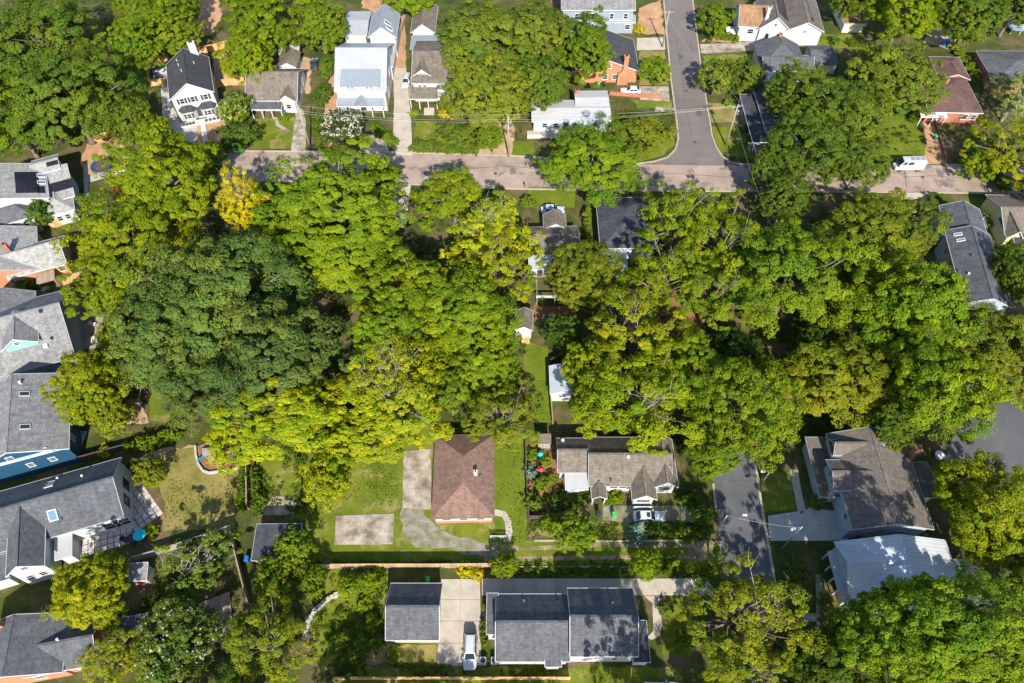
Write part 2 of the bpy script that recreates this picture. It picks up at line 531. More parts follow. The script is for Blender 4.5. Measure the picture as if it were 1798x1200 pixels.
# ------------------------------------------------------------------ vegetation
def quads_mesh(name, cen, nrm, L, Wd, tone, nr, bend=0.0):
    """one diamond leaf spray per row: cen, normal, length, width, tone(r,g,b)"""
    n = len(cen)
    nrm = nrm / (np.linalg.norm(nrm, axis=1, keepdims=True) + 1e-9)
    t = nr.normal(size=(n, 3))
    t -= nrm * (t * nrm).sum(1, keepdims=True)
    t /= (np.linalg.norm(t, axis=1, keepdims=True) + 1e-9)
    s = np.cross(nrm, t)
    L = L[:, None] / 2; Wd = Wd[:, None] / 2
    v = np.empty((n, 4, 3))
    v[:, 0] = cen - t * L
    v[:, 1] = cen + s * Wd + nrm * bend
    v[:, 2] = cen + t * L
    v[:, 3] = cen - s * Wd + nrm * bend
    me = bpy.data.meshes.new(name)
    me.vertices.add(4 * n)
    me.vertices.foreach_set('co', v.reshape(-1).astype(np.float32))
    me.loops.add(4 * n)
    me.loops.foreach_set('vertex_index', np.arange(4 * n, dtype=np.int32))
    me.polygons.add(n)
    me.polygons.foreach_set('loop_start', np.arange(0, 4 * n, 4, dtype=np.int32))
    me.polygons.foreach_set('loop_total', np.full(n, 4, dtype=np.int32))
    me.update(calc_edges=True)
    at = me.color_attributes.new('tone', 'FLOAT_COLOR', 'POINT')
    c = np.ones((n, 4, 4), dtype=np.float32)
    c[:, :, :3] = tone[:, None, :]
    at.data.foreach_set('color', c.reshape(-1))
    me.materials.append(LEAF)
    return me

def fib(n, nr, zmin):
    i = np.arange(n) + 0.5
    z = 1 - 2 * i / n
    ph = i * 2.399963 + nr.uniform(0, 6)
    r = np.sqrt(1 - z * z)
    d = np.stack([r * np.cos(ph), r * np.sin(ph), z], 1)
    d += nr.normal(scale=0.5 / math.sqrt(n), size=d.shape)
    d /= np.linalg.norm(d, axis=1, keepdims=True)
    return d[d[:, 2] > zmin]

class Proto:
    pass

def tree_proto(seed, Rm, H, clumps, per, cr, leaf, zc=0.58, zr=0.42, zmin=-0.5, lobes=0.16, flat=0.62, fill=0.35,
               flowers=0.0, limbs=14, bark=None, bare=0, shell=0.55, spread=0.16, trunk_r=0.03, uplift=0.5, gap=0.0, sub=7):
    """a tree of radius Rm and height H at its nominal size"""
    nr = np.random.default_rng(seed)
    d = fib(clumps * 2, nr, zmin)
    # lobed outline: a few big boughs make the crown uneven
    ph = np.arctan2(d[:, 1], d[:, 0])
    lob = sum(a * np.sin(kk * ph + p0) for kk, a, p0 in zip((2, 3, 5, 7), (0.7, 0.9, 0.7, 0.5), nr.uniform(0, 6.28, 4)))
    rad = 0.84 * (1 + lobes * lob) + nr.normal(scale=0.095, size=len(d))
    rad *= np.where(d[:, 2] > 0.25, 1 + 0.14 * np.sin(5 * d[:, 0] + seed) * np.cos(4 * d[:, 1] + seed * 2), 1)
    # holes: whole boughs are missing where a slow field dips
    fq = nr.normal(size=(4, 3)) * 3.2
    fld = sum(np.sin(d @ fq[q_] + nr.uniform(0, 6.28)) for q_ in range(4))
    keep = (nr.uniform(size=len(d)) > gap) & (fld > -1.75)
    if True:
        d, rad = d[keep], rad[keep]
    cc = d * rad[:, None]
    n_in = int(len(cc) * fill)
    inner = nr.normal(size=(n_in, 3)); inner /= np.linalg.norm(inner, axis=1, keepdims=True)
    inner *= (0.62 * nr.uniform(0.25, 1, size=n_in) ** 0.5)[:, None]
    cc = np.concatenate([cc, inner])
    C = cc * np.array([Rm, Rm, H * zr]) + np.array([0, 0, H * zc])
    out = cc / (np.linalg.norm(cc, axis=1, keepdims=True) + 1e-6)
    rc = cr * np.clip(np.exp(nr.normal(0.0, 0.30, size=len(C))), 0.5, 1.7)
    lsz = np.clip(np.exp(nr.normal(0.0, 0.24, size=len(C))), 0.6, 1.7)
    hue = sum(np.sin((cc @ (nr.normal(size=3) * 2.2)) + nr.uniform(0, 6.28)) for _ in range(3)) * 0.13
    cen, nrm, tone, lens = [], [], [], []
    for i in range(len(C)):
        # every clump is a handful of sprays, every spray a fan of leaves
        base = nr.normal(size=(sub, 3)) * np.array([1, 1, 0.6])
        base /= np.linalg.norm(base, axis=1, keepdims=True)
        base = base + out[i] * 0.35 + np.array([0, 0, 0.3])
        base *= (rc[i] * nr.uniform(0.55, 1.0, size=(sub, 1))) / np.linalg.norm(base, axis=1, keepdims=True)
        base[:, 2] *= flat
        k_ = per // sub
        sp = rc[i] * nr.uniform(0.34, 0.52, size=(sub, 1, 1))
        off = nr.normal(size=(sub, k_, 3))
        off /= np.linalg.norm(off, axis=2, keepdims=True)
        off *= nr.uniform(shell, 1.0, size=(sub, k_, 1))
        off[:, :, 2] *= 0.55
        pts = (base[:, None, :] + off * sp).reshape(-1, 3)
        nn = (off.reshape(-1, 3) * 0.55 + np.repeat(base / rc[i], k_, 0) * 0.35 + out[i] * 0.25 + np.array([0, 0, uplift])
              + nr.normal(size=(sub * k_, 3)) * 0.24)
        cen.append(pts + C[i]); nrm.append(nn)
        tn = np.zeros((sub * k_, 3))
        tn[:, 0] = np.clip(nr.normal(0.5, 0.2, sub * k_), 0, 1)
        tn[:, 1] = np.clip(nr.normal(0.5, 0.20) + hue[i] + np.repeat(nr.normal(0, 0.12, sub), k_), 0, 1)
        if flowers and d.shape[0] > i and out[i, 2] > -0.1:
            tn[:, 2] = (nr.uniform(size=sub * k_) < flowers) * (np.repeat(nr.uniform(size=sub), k_) < 0.55)
        tone.append(tn)
        lens.append(np.full(sub * k_, lsz[i]))
    lens = np.concatenate(lens)
    cen, nrm, tone = np.concatenate(cen), np.concatenate(nrm), np.concatenate(tone)
    n = len(cen)
    Ls = leaf * lens * nr.uniform(0.7, 1.4, n)
    me = quads_mesh('crown', cen, nrm, Ls, Ls * nr.uniform(0.5, 0.75, n), tone, nr, bend=leaf * 0.08)
    pr = Proto()
    pr.crown = me
    # trunk and limbs
    mb = MB()
    tr = H * trunk_r
    top = H * (zc + zr * 0.25)
    lean = nr.normal(scale=0.02 * H, size=2)
    path = [Vector((lean[0] * s * s, lean[1] * s * s, top * s)) for s in (0, 0.06, 0.25, 0.5, 0.75, 1.0)]
    mb.tube(path, [tr * 1.5, tr * 1.05, tr * 0.9, tr * 0.72, tr * 0.45, tr * 0.15], 8)
    outer = C[:max(1, len(C) - n_in)]
    idx = nr.choice(len(outer), size=min(limbs, len(outer)), replace=False)
    twigs = MB()
    for j in idx:
        e = Vector(outer[j])
        s = nr.uniform(0.42, 0.85)
        b = Vector((lean[0] * s * s, lean[1] * s * s, top * s * 0.85))
        m1 = b.lerp(e, 0.4) + Vector((0, 0, H * 0.04)) + Vector(nr.normal(scale=0.03 * Rm, size=3))
        m2 = b.lerp(e, 0.72) + Vector((0, 0, H * 0.03)) + Vector(nr.normal(scale=0.04 * Rm, size=3))
        mb.tube([b, m1, m2, e], [tr * 0.5, tr * 0.34, tr * 0.2, tr * 0.06], 5)
    pr.trunk = mb.mesh('trunk', True)
    pr.trunk.materials.append(bark or BARK)
    pr.branches = None
    if bare:
        order = np.argsort(-(C[:, 2] + 0.25 * H * (nr.uniform(size=len(C)) - 0.5)))[:bare]
        hub = [Vector((nr.normal() * Rm * 0.2, nr.normal() * Rm * 0.2 - 0.1 * Rm, H * (zc - 0.05))) for _ in range(3)]
        for j in order:
            e = Vector(C[j]) * 1.0
            e = e + (e - Vector((0, 0, H * zc))).normalized() * cr * 0.35 + Vector((0, 0, cr * 0.55))
            b = hub[int(nr.integers(3))]
            m = b.lerp(e, 0.45) + Vector(nr.normal(scale=0.05 * Rm, size=3)) + Vector((0, 0, 0.06 * H))
            twigs.tube([b, m, e], [tr * 0.20, tr * 0.12, tr * 0.035], 5)
            for _ in range(6):
                s = nr.uniform(0.15, 0.95)
                q = m.lerp(e, s)
                g = q + Vector(nr.normal(scale=0.14 * Rm, size=3)) + Vector((0, 0, 0.10 * Rm))
                twigs.tube([q, q.lerp(g, .5) + Vector(nr.normal(scale=0.02 * Rm, size=3)), g], [tr * 0.07, tr * 0.05, tr * 0.02], 4)
        pr.branches = twigs.mesh('branches', True)
        pr.branches.materials.append(BARKL)
    pr.R, pr.H, pr.zc = Rm, H, zc
    return pr

def cone_proto(seed, Rm, H, leaf, tiers=11):
    """a conifer: whorls of drooping boughs up a straight stem"""
    nr = np.random.default_rng(seed)
    cen, nrm, tone = [], [], []
    for i in range(tiers):
        s = i / (tiers - 1)
        z = H * (0.08 + 0.88 * s)
        r = Rm * (1 - s) ** 0.85 + 0.05 * Rm
        nb = max(5, int(13 * (1 - s) + 4))
        for j in range(nb):
            a = 6.283 * j / nb + nr.uniform(0, 0.5) + i
            rr = r * nr.uniform(0.75, 1.1)
            kk = int(10 + 26 * (1 - s))
            u = nr.uniform(0.12, 1, kk)
            w = nr.normal(scale=0.10 * Rm, size=kk) * (1.1 - u)
            p = np.stack([np.cos(a) * u * rr - np.sin(a) * w, np.sin(a) * u * rr + np.cos(a) * w,
                          z - 0.16 * rr * u + nr.normal(scale=0.03 * H, size=kk) * 0.5], 1)
            cen.append(p)
            nrm.append(np.stack([np.cos(a) * 0.5 + nr.normal(scale=.35, size=kk), np.sin(a) * 0.5 + nr.normal(scale=.35, size=kk),
                                 np.full(kk, 0.8)], 1))
            tn = np.zeros((kk, 3)); tn[:, 0] = np.clip(nr.normal(.5, .2, kk), 0, 1); tn[:, 1] = np.clip(nr.normal(.5, .2), 0, 1)
            tone.append(tn)
    cen, nrm, tone = map(np.concatenate, (cen, nrm, tone))
    n = len(cen)
    L = leaf * nr.uniform(.8, 1.4, n)
    pr = Proto()
    pr.crown = quads_mesh('crown', cen, nrm, L, L * 0.4, tone, nr)
    mb = MB()
    mb.tube([(0, 0, 0), (0, 0, H * .5), (0, 0, H * .97)], [H * .03, H * .02, H * .004], 7)
    pr.trunk = mb.mesh('trunk', True)
    pr.trunk.materials.append(BARK)
    pr.branches = None
    pr.R, pr.H, pr.zc = Rm, H, 0.45
    return pr

PROTO = {}
def pro(kind):
    return PROTO[kind]
# big trees (nominal radius 9 m)
for i in range(4):
    PROTO['oak%d' % i] = tree_proto(11 + i, 9, 17, 66, 560, 1.75, 0.33, lobes=0.13, limbs=16, fill=.28)
    PROTO['ash%d' % i] = tree_proto(31 + i, 9, 17, 88, 430, 1.4, 0.31, lobes=0.15, flat=0.5, limbs=16, fill=.28, uplift=.7)
    PROTO['dense%d' % i] = tree_proto(51 + i, 8, 15, 105, 360, 1.22, 0.285, lobes=0.08, limbs=8, fill=.25, zmin=-.6, zr=.44)
for i in range(2):
    PROTO['open%d' % i] = tree_proto(71 + i, 9, 18, 62, 380, 1.5, 0.32, lobes=0.22, limbs=26, fill=.26, gap=.2, bark=BARK, flat=.5, bare=3)
    PROTO['bare%d' % i] = tree_proto(81 + i, 8, 15, 90, 290, 1.15, 0.29, lobes=0.18, limbs=18, fill=.4, bark=BARKL, bare=26, uplift=.6)
# small trees (nominal radius 3.6 m)
for i in range(3):
    PROTO['small%d' % i] = tree_proto(101 + i, 3.6, 6.5, 40, 150, 0.85, 0.30, lobes=0.13, limbs=9, fill=.35, sub=6)
PROTO['twiggy0'] = tree_proto(111, 3.8, 7, 26, 110, 0.75, 0.28, lobes=0.22, limbs=12, fill=.2, gap=.2, bare=14, bark=BARKL, sub=5)
PROTO['flower0'] = tree_proto(121, 3.6, 6.5, 46, 150, 0.8, 0.30, lobes=0.08, limbs=8, fill=.3, flowers=0.5, sub=6)
PROTO['flower2'] = tree_proto(123, 6, 9, 80, 260, 1.05, 0.29, lobes=0.10, limbs=8, fill=.3, flowers=0.09, sub=7)
PROTO['flower1'] = tree_proto(122, 3.6, 6.5, 46, 150, 0.8, 0.30, lobes=0.10, limbs=8, fill=.3, flowers=0.16, sub=6)
# shrubs (nominal radius 1.2 m)
for i in range(4):
    PROTO['shrub%d' % i] = tree_proto(131 + i, 1.2, 1.7, 14, 72, 0.42, 0.21, zc=.5, zr=.46, zmin=-.75, lobes=0.14, limbs=5, fill=.3, sub=5)
PROTO['cone0'] = cone_proto(141, 2.4, 6, 0.42)
PROTO['cone1'] = cone_proto(142, 1.1, 3.0, 0.28, 8)

# leaf colours (base reflectance)
LC = dict(lime=(0.188, 0.242, 0.008), lime2=(0.157, 0.222, 0.010), yellow=(0.288, 0.318, 0.010), yellow2=(0.222, 0.251, 0.009),
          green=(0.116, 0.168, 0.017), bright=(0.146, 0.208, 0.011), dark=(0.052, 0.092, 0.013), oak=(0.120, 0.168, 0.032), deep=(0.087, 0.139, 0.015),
          olive=(0.179, 0.206, 0.014), olive2=(0.148, 0.188, 0.020), pale=(0.269, 0.291, 0.10), spruce=(0.190, 0.280, 0.22), red=(0.336, 0.078, 0.04),
          gold=(0.448, 0.370, 0.012))

trng = random.Random(99)
def plant(name, kind, colr, px, py, rpx, H, label, cat='tree', ratio=1.0, group=None, world=None, Rm=None, crown='crown', z=0.0):
    """px,py: middle of the crown in the photo; rpx: its half width there; H: height in metres"""
    pr = PROTO[kind]
    if world is None:
        hc = H * pr.zc
        c = P(px, py, hc)
        Rm = rpx * scale_at(px, py, hc) * (1.0 / 1.055)
    else:
        c = Vector((world[0], world[1], 0))
    e = empty(name, (c.x, c.y, z), 0, label, cat, group)
    e.scale = (Rm / pr.R, Rm * ratio / pr.R, H / pr.H)
    base = LC[colr] if isinstance(colr, str) else colr
    j = trng.uniform(0.93, 1.08)
    rz = trng.uniform(0, 6.283) if abs(ratio - 1) < 0.02 else trng.choice((0.0, math.pi))
    for nm, me in (('trunk', pr.trunk), (crown, pr.crown), ('branches', pr.branches)):
        if me is None:
            continue
        o = link(bpy.data.objects.new(nm, me), e)
        o.rotation_euler = (0, 0, rz)
        if nm == crown:
            o.color = (base[0] * j * trng.uniform(.95, 1.05), base[1] * j, base[2], 1)
    return e

def scatter_stuff(name, polys, n, hmax, leaf, cols, label, seed):
    """undergrowth nobody could count: leaf sprays over pixel polygons"""
    nr = np.random.default_rng(seed)
    pts = []
    tot = 0
    areas = []
    wp = []
    for poly in polys:
        w = [P(x, y) for x, y in poly]
        wp.append(np.array([(q.x, q.y) for q in w]))
        a = 0.5 * abs(sum(w[i].x * w[(i + 1) % len(w)].y - w[(i + 1) % len(w)].x * w[i].y for i in range(len(w))))
        areas.append(a)
    for poly, a in zip(wp, areas):
        m = int(n * a / sum(areas))
        lo, hi = poly.min(0), poly.max(0)
        got = 0
        tufts = []
        while got < max(3, m // 14):
            q = nr.uniform(lo, hi, size=(4000, 2))
            ins = np.zeros(len(q), bool)
            j = len(poly) - 1
            for i in range(len(poly)):
                xi, yi = poly[i]; xj, yj = poly[j]
                cond = ((yi > q[:, 1]) != (yj > q[:, 1])) & (q[:, 0] < (xj - xi) * (q[:, 1] - yi) / (yj - yi + 1e-12) + xi)
                ins ^= cond
                j = i
            q = q[ins]
            # clumpy: keep where a slow wave field is high
            f = np.sin(q[:, 0] * .55 + 1.3 * np.sin(q[:, 1] * .4)) + np.sin(q[:, 1] * .62 + 1.1 * np.sin(q[:, 0] * .35)) + nr.normal(scale=.8, size=len(q))
            q = q[f > 0.2]
            tufts.append(q); got += len(q)
        t = np.concatenate(tufts)[:max(3, m // 14)]
        pts.append(t)
    t = np.concatenate(pts)
    kk = 14
    r = nr.uniform(.15, .55, size=(len(t), 1, 1)) * hmax
    off = nr.normal(size=(len(t), kk, 3)) * r * np.array([.8, .8, .35])
    c = off + np.concatenate([t[:, None, :], np.zeros((len(t), 1, 1))], 2)
    c[:, :, 2] = np.abs(c[:, :, 2]) + .04 + r[:, :, 0] * .5
    c = c.reshape(-1, 3)
    nn = off.reshape(-1, 3) * .4 + np.array([0, 0, .6]) + nr.normal(size=c.shape) * .3
    tone = np.zeros((len(c), 3))
    tone[:, 0] = np.clip(nr.normal(.5, .22, len(c)), 0, 1)
    tone[:, 1] = np.repeat(np.clip(nr.normal(.5, .25, len(t)), 0, 1), kk)
    L = leaf * nr.uniform(.7, 1.4, len(c))
    me = quads_mesh(name, c, nn, L, L * .6, tone, nr)
    o = link(bpy.data.objects.new(name, me))
    o.color = (*cols, 1)
    tag(o, label, 'undergrowth', kind='stuff')
    return o

# ------------------------------------------------------------------ houses
class Wing:
    pass

class House:
    def __init__(s, name, label, a, b, ze, cat='house', ydir=False):
        A, B = P(a[0], a[1], ze), P(b[0], b[1], ze)
        d = B - A
        s.ang = math.atan2(d.y, d.x) - (math.pi / 2 if ydir else 0)
        s.o = Vector((A.x, A.y, 0))
        s.e = empty(name, s.o, s.ang, label, cat)
        s.inv = Matrix.Rotation(-s.ang, 3, 'Z')
        s.wings = []
    def loc(s, px, z):
        return s.inv @ (P(px[0], px[1], z) - s.o)
    def wing(s, a, b, ze, rise, axis='x', back=None, ridge=None, hip=(0, 0), ov=0.4, t=0.16, wall=None, roof=None, trim=None,
             kind='gable', depth=None, wall_z0=0.0, cap=True, gable=None, nowall=False, pitch=None):
        A, B = s.loc(a, ze), s.loc(b, ze)
        w = Wing()
        w.x0, w.x1 = min(A.x, B.x), max(A.x, B.x)
        w.y0 = (A.y + B.y) / 2
        if pitch is not None:
            for _ in range(15):
                rise = (s.loc(ridge, ze + rise).y - w.y0) * math.tan(R(pitch))
        if depth is not None:
            w.y1 = w.y0 + depth
        elif ridge is not None:
            w.y1 = w.y0 + 2 * (s.loc(ridge, ze + rise).y - w.y0)
        else:
            w.y1 = s.loc(back, ze).y
        if w.y1 < w.y0:
            w.y0, w.y1 = w.y1, w.y0
        w.ze, w.rise, w.axis, w.kind, w.ov, w.t = ze, rise, axis, kind, ov, t
        half = ((w.y1 - w.y0) if axis == 'x' else (w.x1 - w.x0)) / 2
        w.hip = tuple((half if h is True else float(h)) for h in hip)
        w.slope = rise / half if kind == 'gable' else rise / (w.y1 - w.y0)
        s.wings.append(w)
        roofm = MB()
        pts, faces, rim = s._shape(w, w.x0, w.x1, w.y0, w.y1, ze, ze + rise, w.hip)
        n = len(pts)
        low = [Vector((p.x, p.y, p.z - t)) for p in pts]
        fs = list(faces) + [tuple(n + i for i in reversed(f)) for f in faces]
        for i in range(len(rim)):
            p, q = rim[i], rim[(i + 1) % len(rim)]
            fs.append((p, n + p, n + q, q))
        roofm.add(pts + low, fs)
        w.ob = roofm.build('roof', roof, s.e)
        if trim is not None:
            tm = MB()
            cx, cy = (w.x0 + w.x1) / 2, (w.y0 + w.y1) / 2
            for i in range(len(rim)):
                p, q = pts[rim[i]], pts[rim[(i + 1) % len(rim)]]
                d = (q - p)
                ln = d.length
                d.normalize()
                nn = Vector((d.y, -d.x, 0)).normalized()
                mid = (p + q) / 2
                if nn.dot(Vector((mid.x - cx, mid.y - cy, 0))) < 0:
                    nn = -nn
                tm.obox(mid + nn * 0.004 + Vector((0, 0, -t * 0.5)), d, Vector((0, 0, 1)), nn, ln / 2 + 0.03, t * 0.62, 0.055)
            tm.build('gutter', trim, w.ob)
        if cap and kind == 'gable' and rise > 0.4:
            cm = MB()
            r0, r1 = pts[4], pts[5]
            d = (r1 - r0); ln = d.length
            if ln > 0.3:
                d.normalize()
                cm.obox((r0 + r1) / 2 + Vector((0, 0, -0.04)), d, Vector((-d.y, d.x, 0)), Vector((0, 0, 1)), ln / 2, 0.16, 0.07)
                cm.build('ridge_cap', roof, w.ob)
        # wall under it
        if not nowall:
            up = ov * w.slope - t - 0.02
            e_ = ov
            wx0, wx1, wy0, wy1 = w.x0 + e_, w.x1 - e_, w.y0 + e_, w.y1 - e_
            if kind == 'gable':
                zside, ztop = ze + up, ze + rise - t - 0.02
                hp = tuple(max(0.0, h - e_) if h else 0.0 for h in w.hip)
                wp, wf, wr = s._shape(w, wx0, wx1, wy0, wy1, zside, ztop, hp)
            elif kind == 'shed':
                wp, wf, wr = s._shape(w, wx0, wx1, wy0, wy1, ze + e_ * w.slope - t - .02, ze + rise - e_ * w.slope - t - .02, (0, 0))
            else:
                wp, wf, wr = s._shape(w, wx0, wx1, wy0, wy1, ze - t - .02, ze - t - .02, (0, 0))
            nb = len(wp)
            lowp = [Vector((p.x, p.y, wall_z0)) for p in wp[:4]]
            vs = list(wp) + lowp
            fs2 = list(wf) + [(nb + 3, nb + 2, nb + 1, nb)]
            c4 = [0, 1, 2, 3]
            for i in range(4):
                p, q = c4[i], c4[(i + 1) % 4]
                seg = [p]
                # ridge point sits on this side if it is a gable end
                k0 = rim.index(p) if p in wr else 0
                iw = wr.index(p)
                nx = wr[(iw + 1) % len(wr)]
                if nx != q:
                    seg.append(nx)
                seg.append(q)
                fs2.append(tuple([nb + p] + seg + [nb + q]))
            wm = MB()
            wm.add(vs, fs2)
            w.wall = wm.build('wall', wall, s.e)
            w.wx0, w.wx1, w.wy0, w.wy1 = wx0, wx1, wy0, wy1
        return w
    def _shape(s, w, x0, x1, y0, y1, ze, zt, hip):
        c = [Vector((x0, y0, ze)), Vector((x1, y0, ze)), Vector((x1, y1, ze)), Vector((x0, y1, ze))]
        if w.kind == 'flat':
            return c, [(0, 1, 2, 3)], [0, 1, 2, 3]
        if w.kind == 'shed':
            c[2].z = c[3].z = zt
            return c, [(0, 1, 2, 3)], [0, 1, 2, 3]
        if w.axis == 'x':
            ym = (y0 + y1) / 2
            r = [Vector((x0 + hip[0], ym, zt)), Vector((x1 - hip[1], ym, zt))]
            fs = [(0, 1, 5, 4), (2, 3, 4, 5)]
            rim = [0, 1]
            if hip[1] > 0: fs.append((1, 2, 5))
            else: rim.append(5)
            rim += [2, 3]
            if hip[0] > 0: fs.append((3, 0, 4))
            else: rim.append(4)
        else:
            xm = (x0 + x1) / 2
            r = [Vector((xm, y0 + hip[0], zt)), Vector((xm, y1 - hip[1], zt))]
            fs = [(1, 2, 5, 4), (3, 0, 4, 5)]
            rim = [0]
            if hip[0] > 0: fs.append((0, 1, 4))
            else: rim.append(4)
            rim += [1, 2]
            if hip[1] > 0: fs.append((2, 3, 5))
            else: rim.append(5)
            rim.append(3)
        return c + r, fs, rim
    # ---- openings
    def window(s, w, side, us, zc, ww=1.0, hh=1.3, shut=None, frame=None, grid=True, off=0.0, doorlike=False):
        for u in us:
            if side == 'f':
                c = Vector((w.wx0 + (w.wx1 - w.wx0) * u, w.wy0 - 0.004 - off, zc)); d = Vector((1, 0, 0)); n = Vector((0, -1, 0))
            elif side == 'b':
                c = Vector((w.wx0 + (w.wx1 - w.wx0) * u, w.wy1 + 0.004, zc)); d = Vector((1, 0, 0)); n = Vector((0, 1, 0))
            elif side == 'r':
                c = Vector((w.wx1 + 0.004, w.wy0 + (w.wy1 - w.wy0) * u, zc)); d = Vector((0, 1, 0)); n = Vector((1, 0, 0))
            else:
                c = Vector((w.wx0 - 0.004, w.wy0 + (w.wy1 - w.wy0) * u, zc)); d = Vector((0, 1, 0)); n = Vector((-1, 0, 0))
            s.opening(c, d, n, ww, hh, shut, frame, grid)
    def opening(s, c, d, n, ww, hh, shut=None, frame=None, grid=True, up=None):
        z = Vector((0, 0, 1)) if up is None else up
        f = MB()
        th = 0.1
        f.obox(c + z * (hh / 2), d, z, n, ww / 2 + th, th / 2 + 0.03, 0.07)
        f.obox(c - z * (hh / 2), d, z, n, ww / 2 + th, th / 2 + 0.03, 0.09)
        f.obox(c + d * (ww / 2), d, z, n, th / 2, hh / 2 - 0.03, 0.065)
        f.obox(c - d * (ww / 2), d, z, n, th / 2, hh / 2 - 0.03, 0.065)
        if grid:
            f.obox(c, d, z, n, ww / 2, 0.035, 0.055)
        o = f.build('window', frame or WHITE, s.e)
        g = MB()
        g.obox(c, d, z, n, ww / 2 - 0.03, hh / 2 - 0.02, 0.03)
        g.build('pane', GLASS, o)
        if shut is not None:
            for sg in (-1, 1):
                m = MB()
                m.obox(c + d * sg * (ww / 2 + 0.32), d, z, n, 0.2, hh / 2, 0.05)
                m.build('shutter', shut, s.e)
    def door(s, w, side, u, mat, ww=1.0, hh=2.1, z0=0.15):
        if side == 'f':
            c = Vector((w.wx0 + (w.wx1 - w.wx0) * u, w.wy0 - 0.004, z0 + hh / 2)); d = Vector((1, 0, 0)); n = Vector((0, -1, 0))
        elif side == 'r':
            c = Vector((w.wx1 + 0.004, w.wy0 + (w.wy1 - w.wy0) * u, z0 + hh / 2)); d = Vector((0, 1, 0)); n = Vector((1, 0, 0))
        else:
            c = Vector((w.wx0 - 0.004, w.wy0 + (w.wy1 - w.wy0) * u, z0 + hh / 2)); d = Vector((0, -1, 0)); n = Vector((-1, 0, 0))
        m = MB(); m.obox(c, d, Vector((0, 0, 1)), n, ww / 2, hh / 2, 0.05)
        o = m.build('door', mat, s.e)
        m = MB(); m.obox(c + d * (ww * .38), d, Vector((0, 0, 1)), n, 0.04, 0.04, 0.11)
        m.build('handle', STEEL, o)
        return o
    # ---- things on a roof slope; the pixel says where on the slope
    def slope(s, w, side):
        if w.kind == 'flat':
            return Vector((w.x0, w.y0, w.ze)), Vector((1, 0, 0)), Vector((0, 1, 0)), Vector((0, 0, 1))
        if w.kind == 'shed':
            u = Vector((1, 0, 0)); v = Vector((0, w.y1 - w.y0, w.rise)).normalized()
            return Vector((w.x0, w.y0, w.ze)), u, v, u.cross(v)
        hx, hy = (w.x1 - w.x0) / 2, (w.y1 - w.y0) / 2
        if side == 'f':
            run = hy if w.axis == 'x' else w.hip[0]
            u = Vector((1, 0, 0)); v = Vector((0, run, w.rise)).normalized(); o = Vector((w.x0, w.y0, w.ze))
        elif side == 'b':
            run = hy if w.axis == 'x' else w.hip[1]
            u = Vector((-1, 0, 0)); v = Vector((0, -run, w.rise)).normalized(); o = Vector((w.x1, w.y1, w.ze))
        elif side == 'r':
            run = hx if w.axis == 'y' else w.hip[1]
            u = Vector((0, 1, 0)); v = Vector((-run, 0, w.rise)).normalized(); o = Vector((w.x1, w.y0, w.ze))
        else:
            run = hx if w.axis == 'y' else w.hip[0]
            u = Vector((0, -1, 0)); v = Vector((run, 0, w.rise)).normalized(); o = Vector((w.x0, w.y1, w.ze))
        return o, u, v, u.cross(v)
    def hit(s, w, side, px):
        o, u, v, n = s.slope(w, side)
        c0 = s.inv @ (CAM - s.o)
        d = s.inv @ ray(*px)
        t = (o - c0).dot(n) / d.dot(n)
        return c0 + d * t, u, v, n
    def skylight(s, w, side, px, ww=0.8, hh=1.2, frame=None, glass=None):
        c, u, v, n = s.hit(w, side, px)
        m = MB()
        for sg in (-1, 1):
            m.obox(c + u * sg * ww / 2, u, v, n, 0.06, hh / 2 + 0.06, 0.16)
            m.obox(c + v * sg * hh / 2, u, v, n, ww / 2 - 0.06, 0.06, 0.15)
        o = m.build('skylight', frame or WHITE, s.e)
        g = MB(); g.obox(c, u, v, n, ww / 2 - .05, hh / 2 - .05, 0.1)
        g.build('pane', glass or SKYGLASS, o)
    def vent(s, w, side, px, r=0.09, h=0.5, mat=None, boxy=False):
        c, u, v, n = s.hit(w, side, px)
        m = MB()
        if boxy:
            m.box(c.x - r, c.x + r, c.y - r, c.y + r, c.z - 0.1, c.z + h)
        else:
            m.cyl(c.x, c.y, c.z - 0.1, c.z + h, r, 10)
            m.cyl(c.x, c.y, c.z + h + .002, c.z + h + 0.06, r * 1.5, 10)
        m.build('roof_vent', mat or STEEL, s.e)
    def solar(s, w, side, p0, p1, nu, nv):
        """modules between two pixels on the slope"""
        a, u, v, n = s.hit(w, side, p0)
        b, _, _, _ = s.hit(w, side, p1)
        du, dv = (b - a).dot(u), (b - a).dot(v)
        for i in range(nu):
            for j in range(nv):
                c = a + u * du * (i + .5) / nu + v * dv * (j + .5) / nv + n * 0.08
                m = MB(); m.obox(c, u, v, n, abs(du) / nu / 2 - .015, abs(dv) / nv / 2 - .015, 0.04)
                m.build('solar_panel', SOLAR, s.e)
    def chimney(s, px, z, wx, wy, h0, h1, mat, pot=True, z_hit=None):
        c = s.loc(px, z)
        m = MB()
        m.box(c.x - wx / 2, c.x + wx / 2, c.y - wy / 2, c.y + wy / 2, h0, h1)
        m.box(c.x - wx / 2 - .06, c.x + wx / 2 + .06, c.y - wy / 2 - .06, c.y + wy / 2 + .06, h1 + .002, h1 + 0.14)
        o = m.build('chimney', mat, s.e)
        m = MB()
        m.box(c.x - wx / 4, c.x + wx / 4, c.y - wy / 4, c.y + wy / 4, h1 + 0.142, h1 + 0.3)
        m.build('flue', BLACKP, o)
    def part(s, name, mat, px=None):
        return name
    def boxpart(s, name, mat, x0, x1, y0, y1, z0, z1, parent=None):
        m = MB(); m.box(x0, x1, y0, y1, z0, z1)
        return m.build(name, mat, parent or s.e)
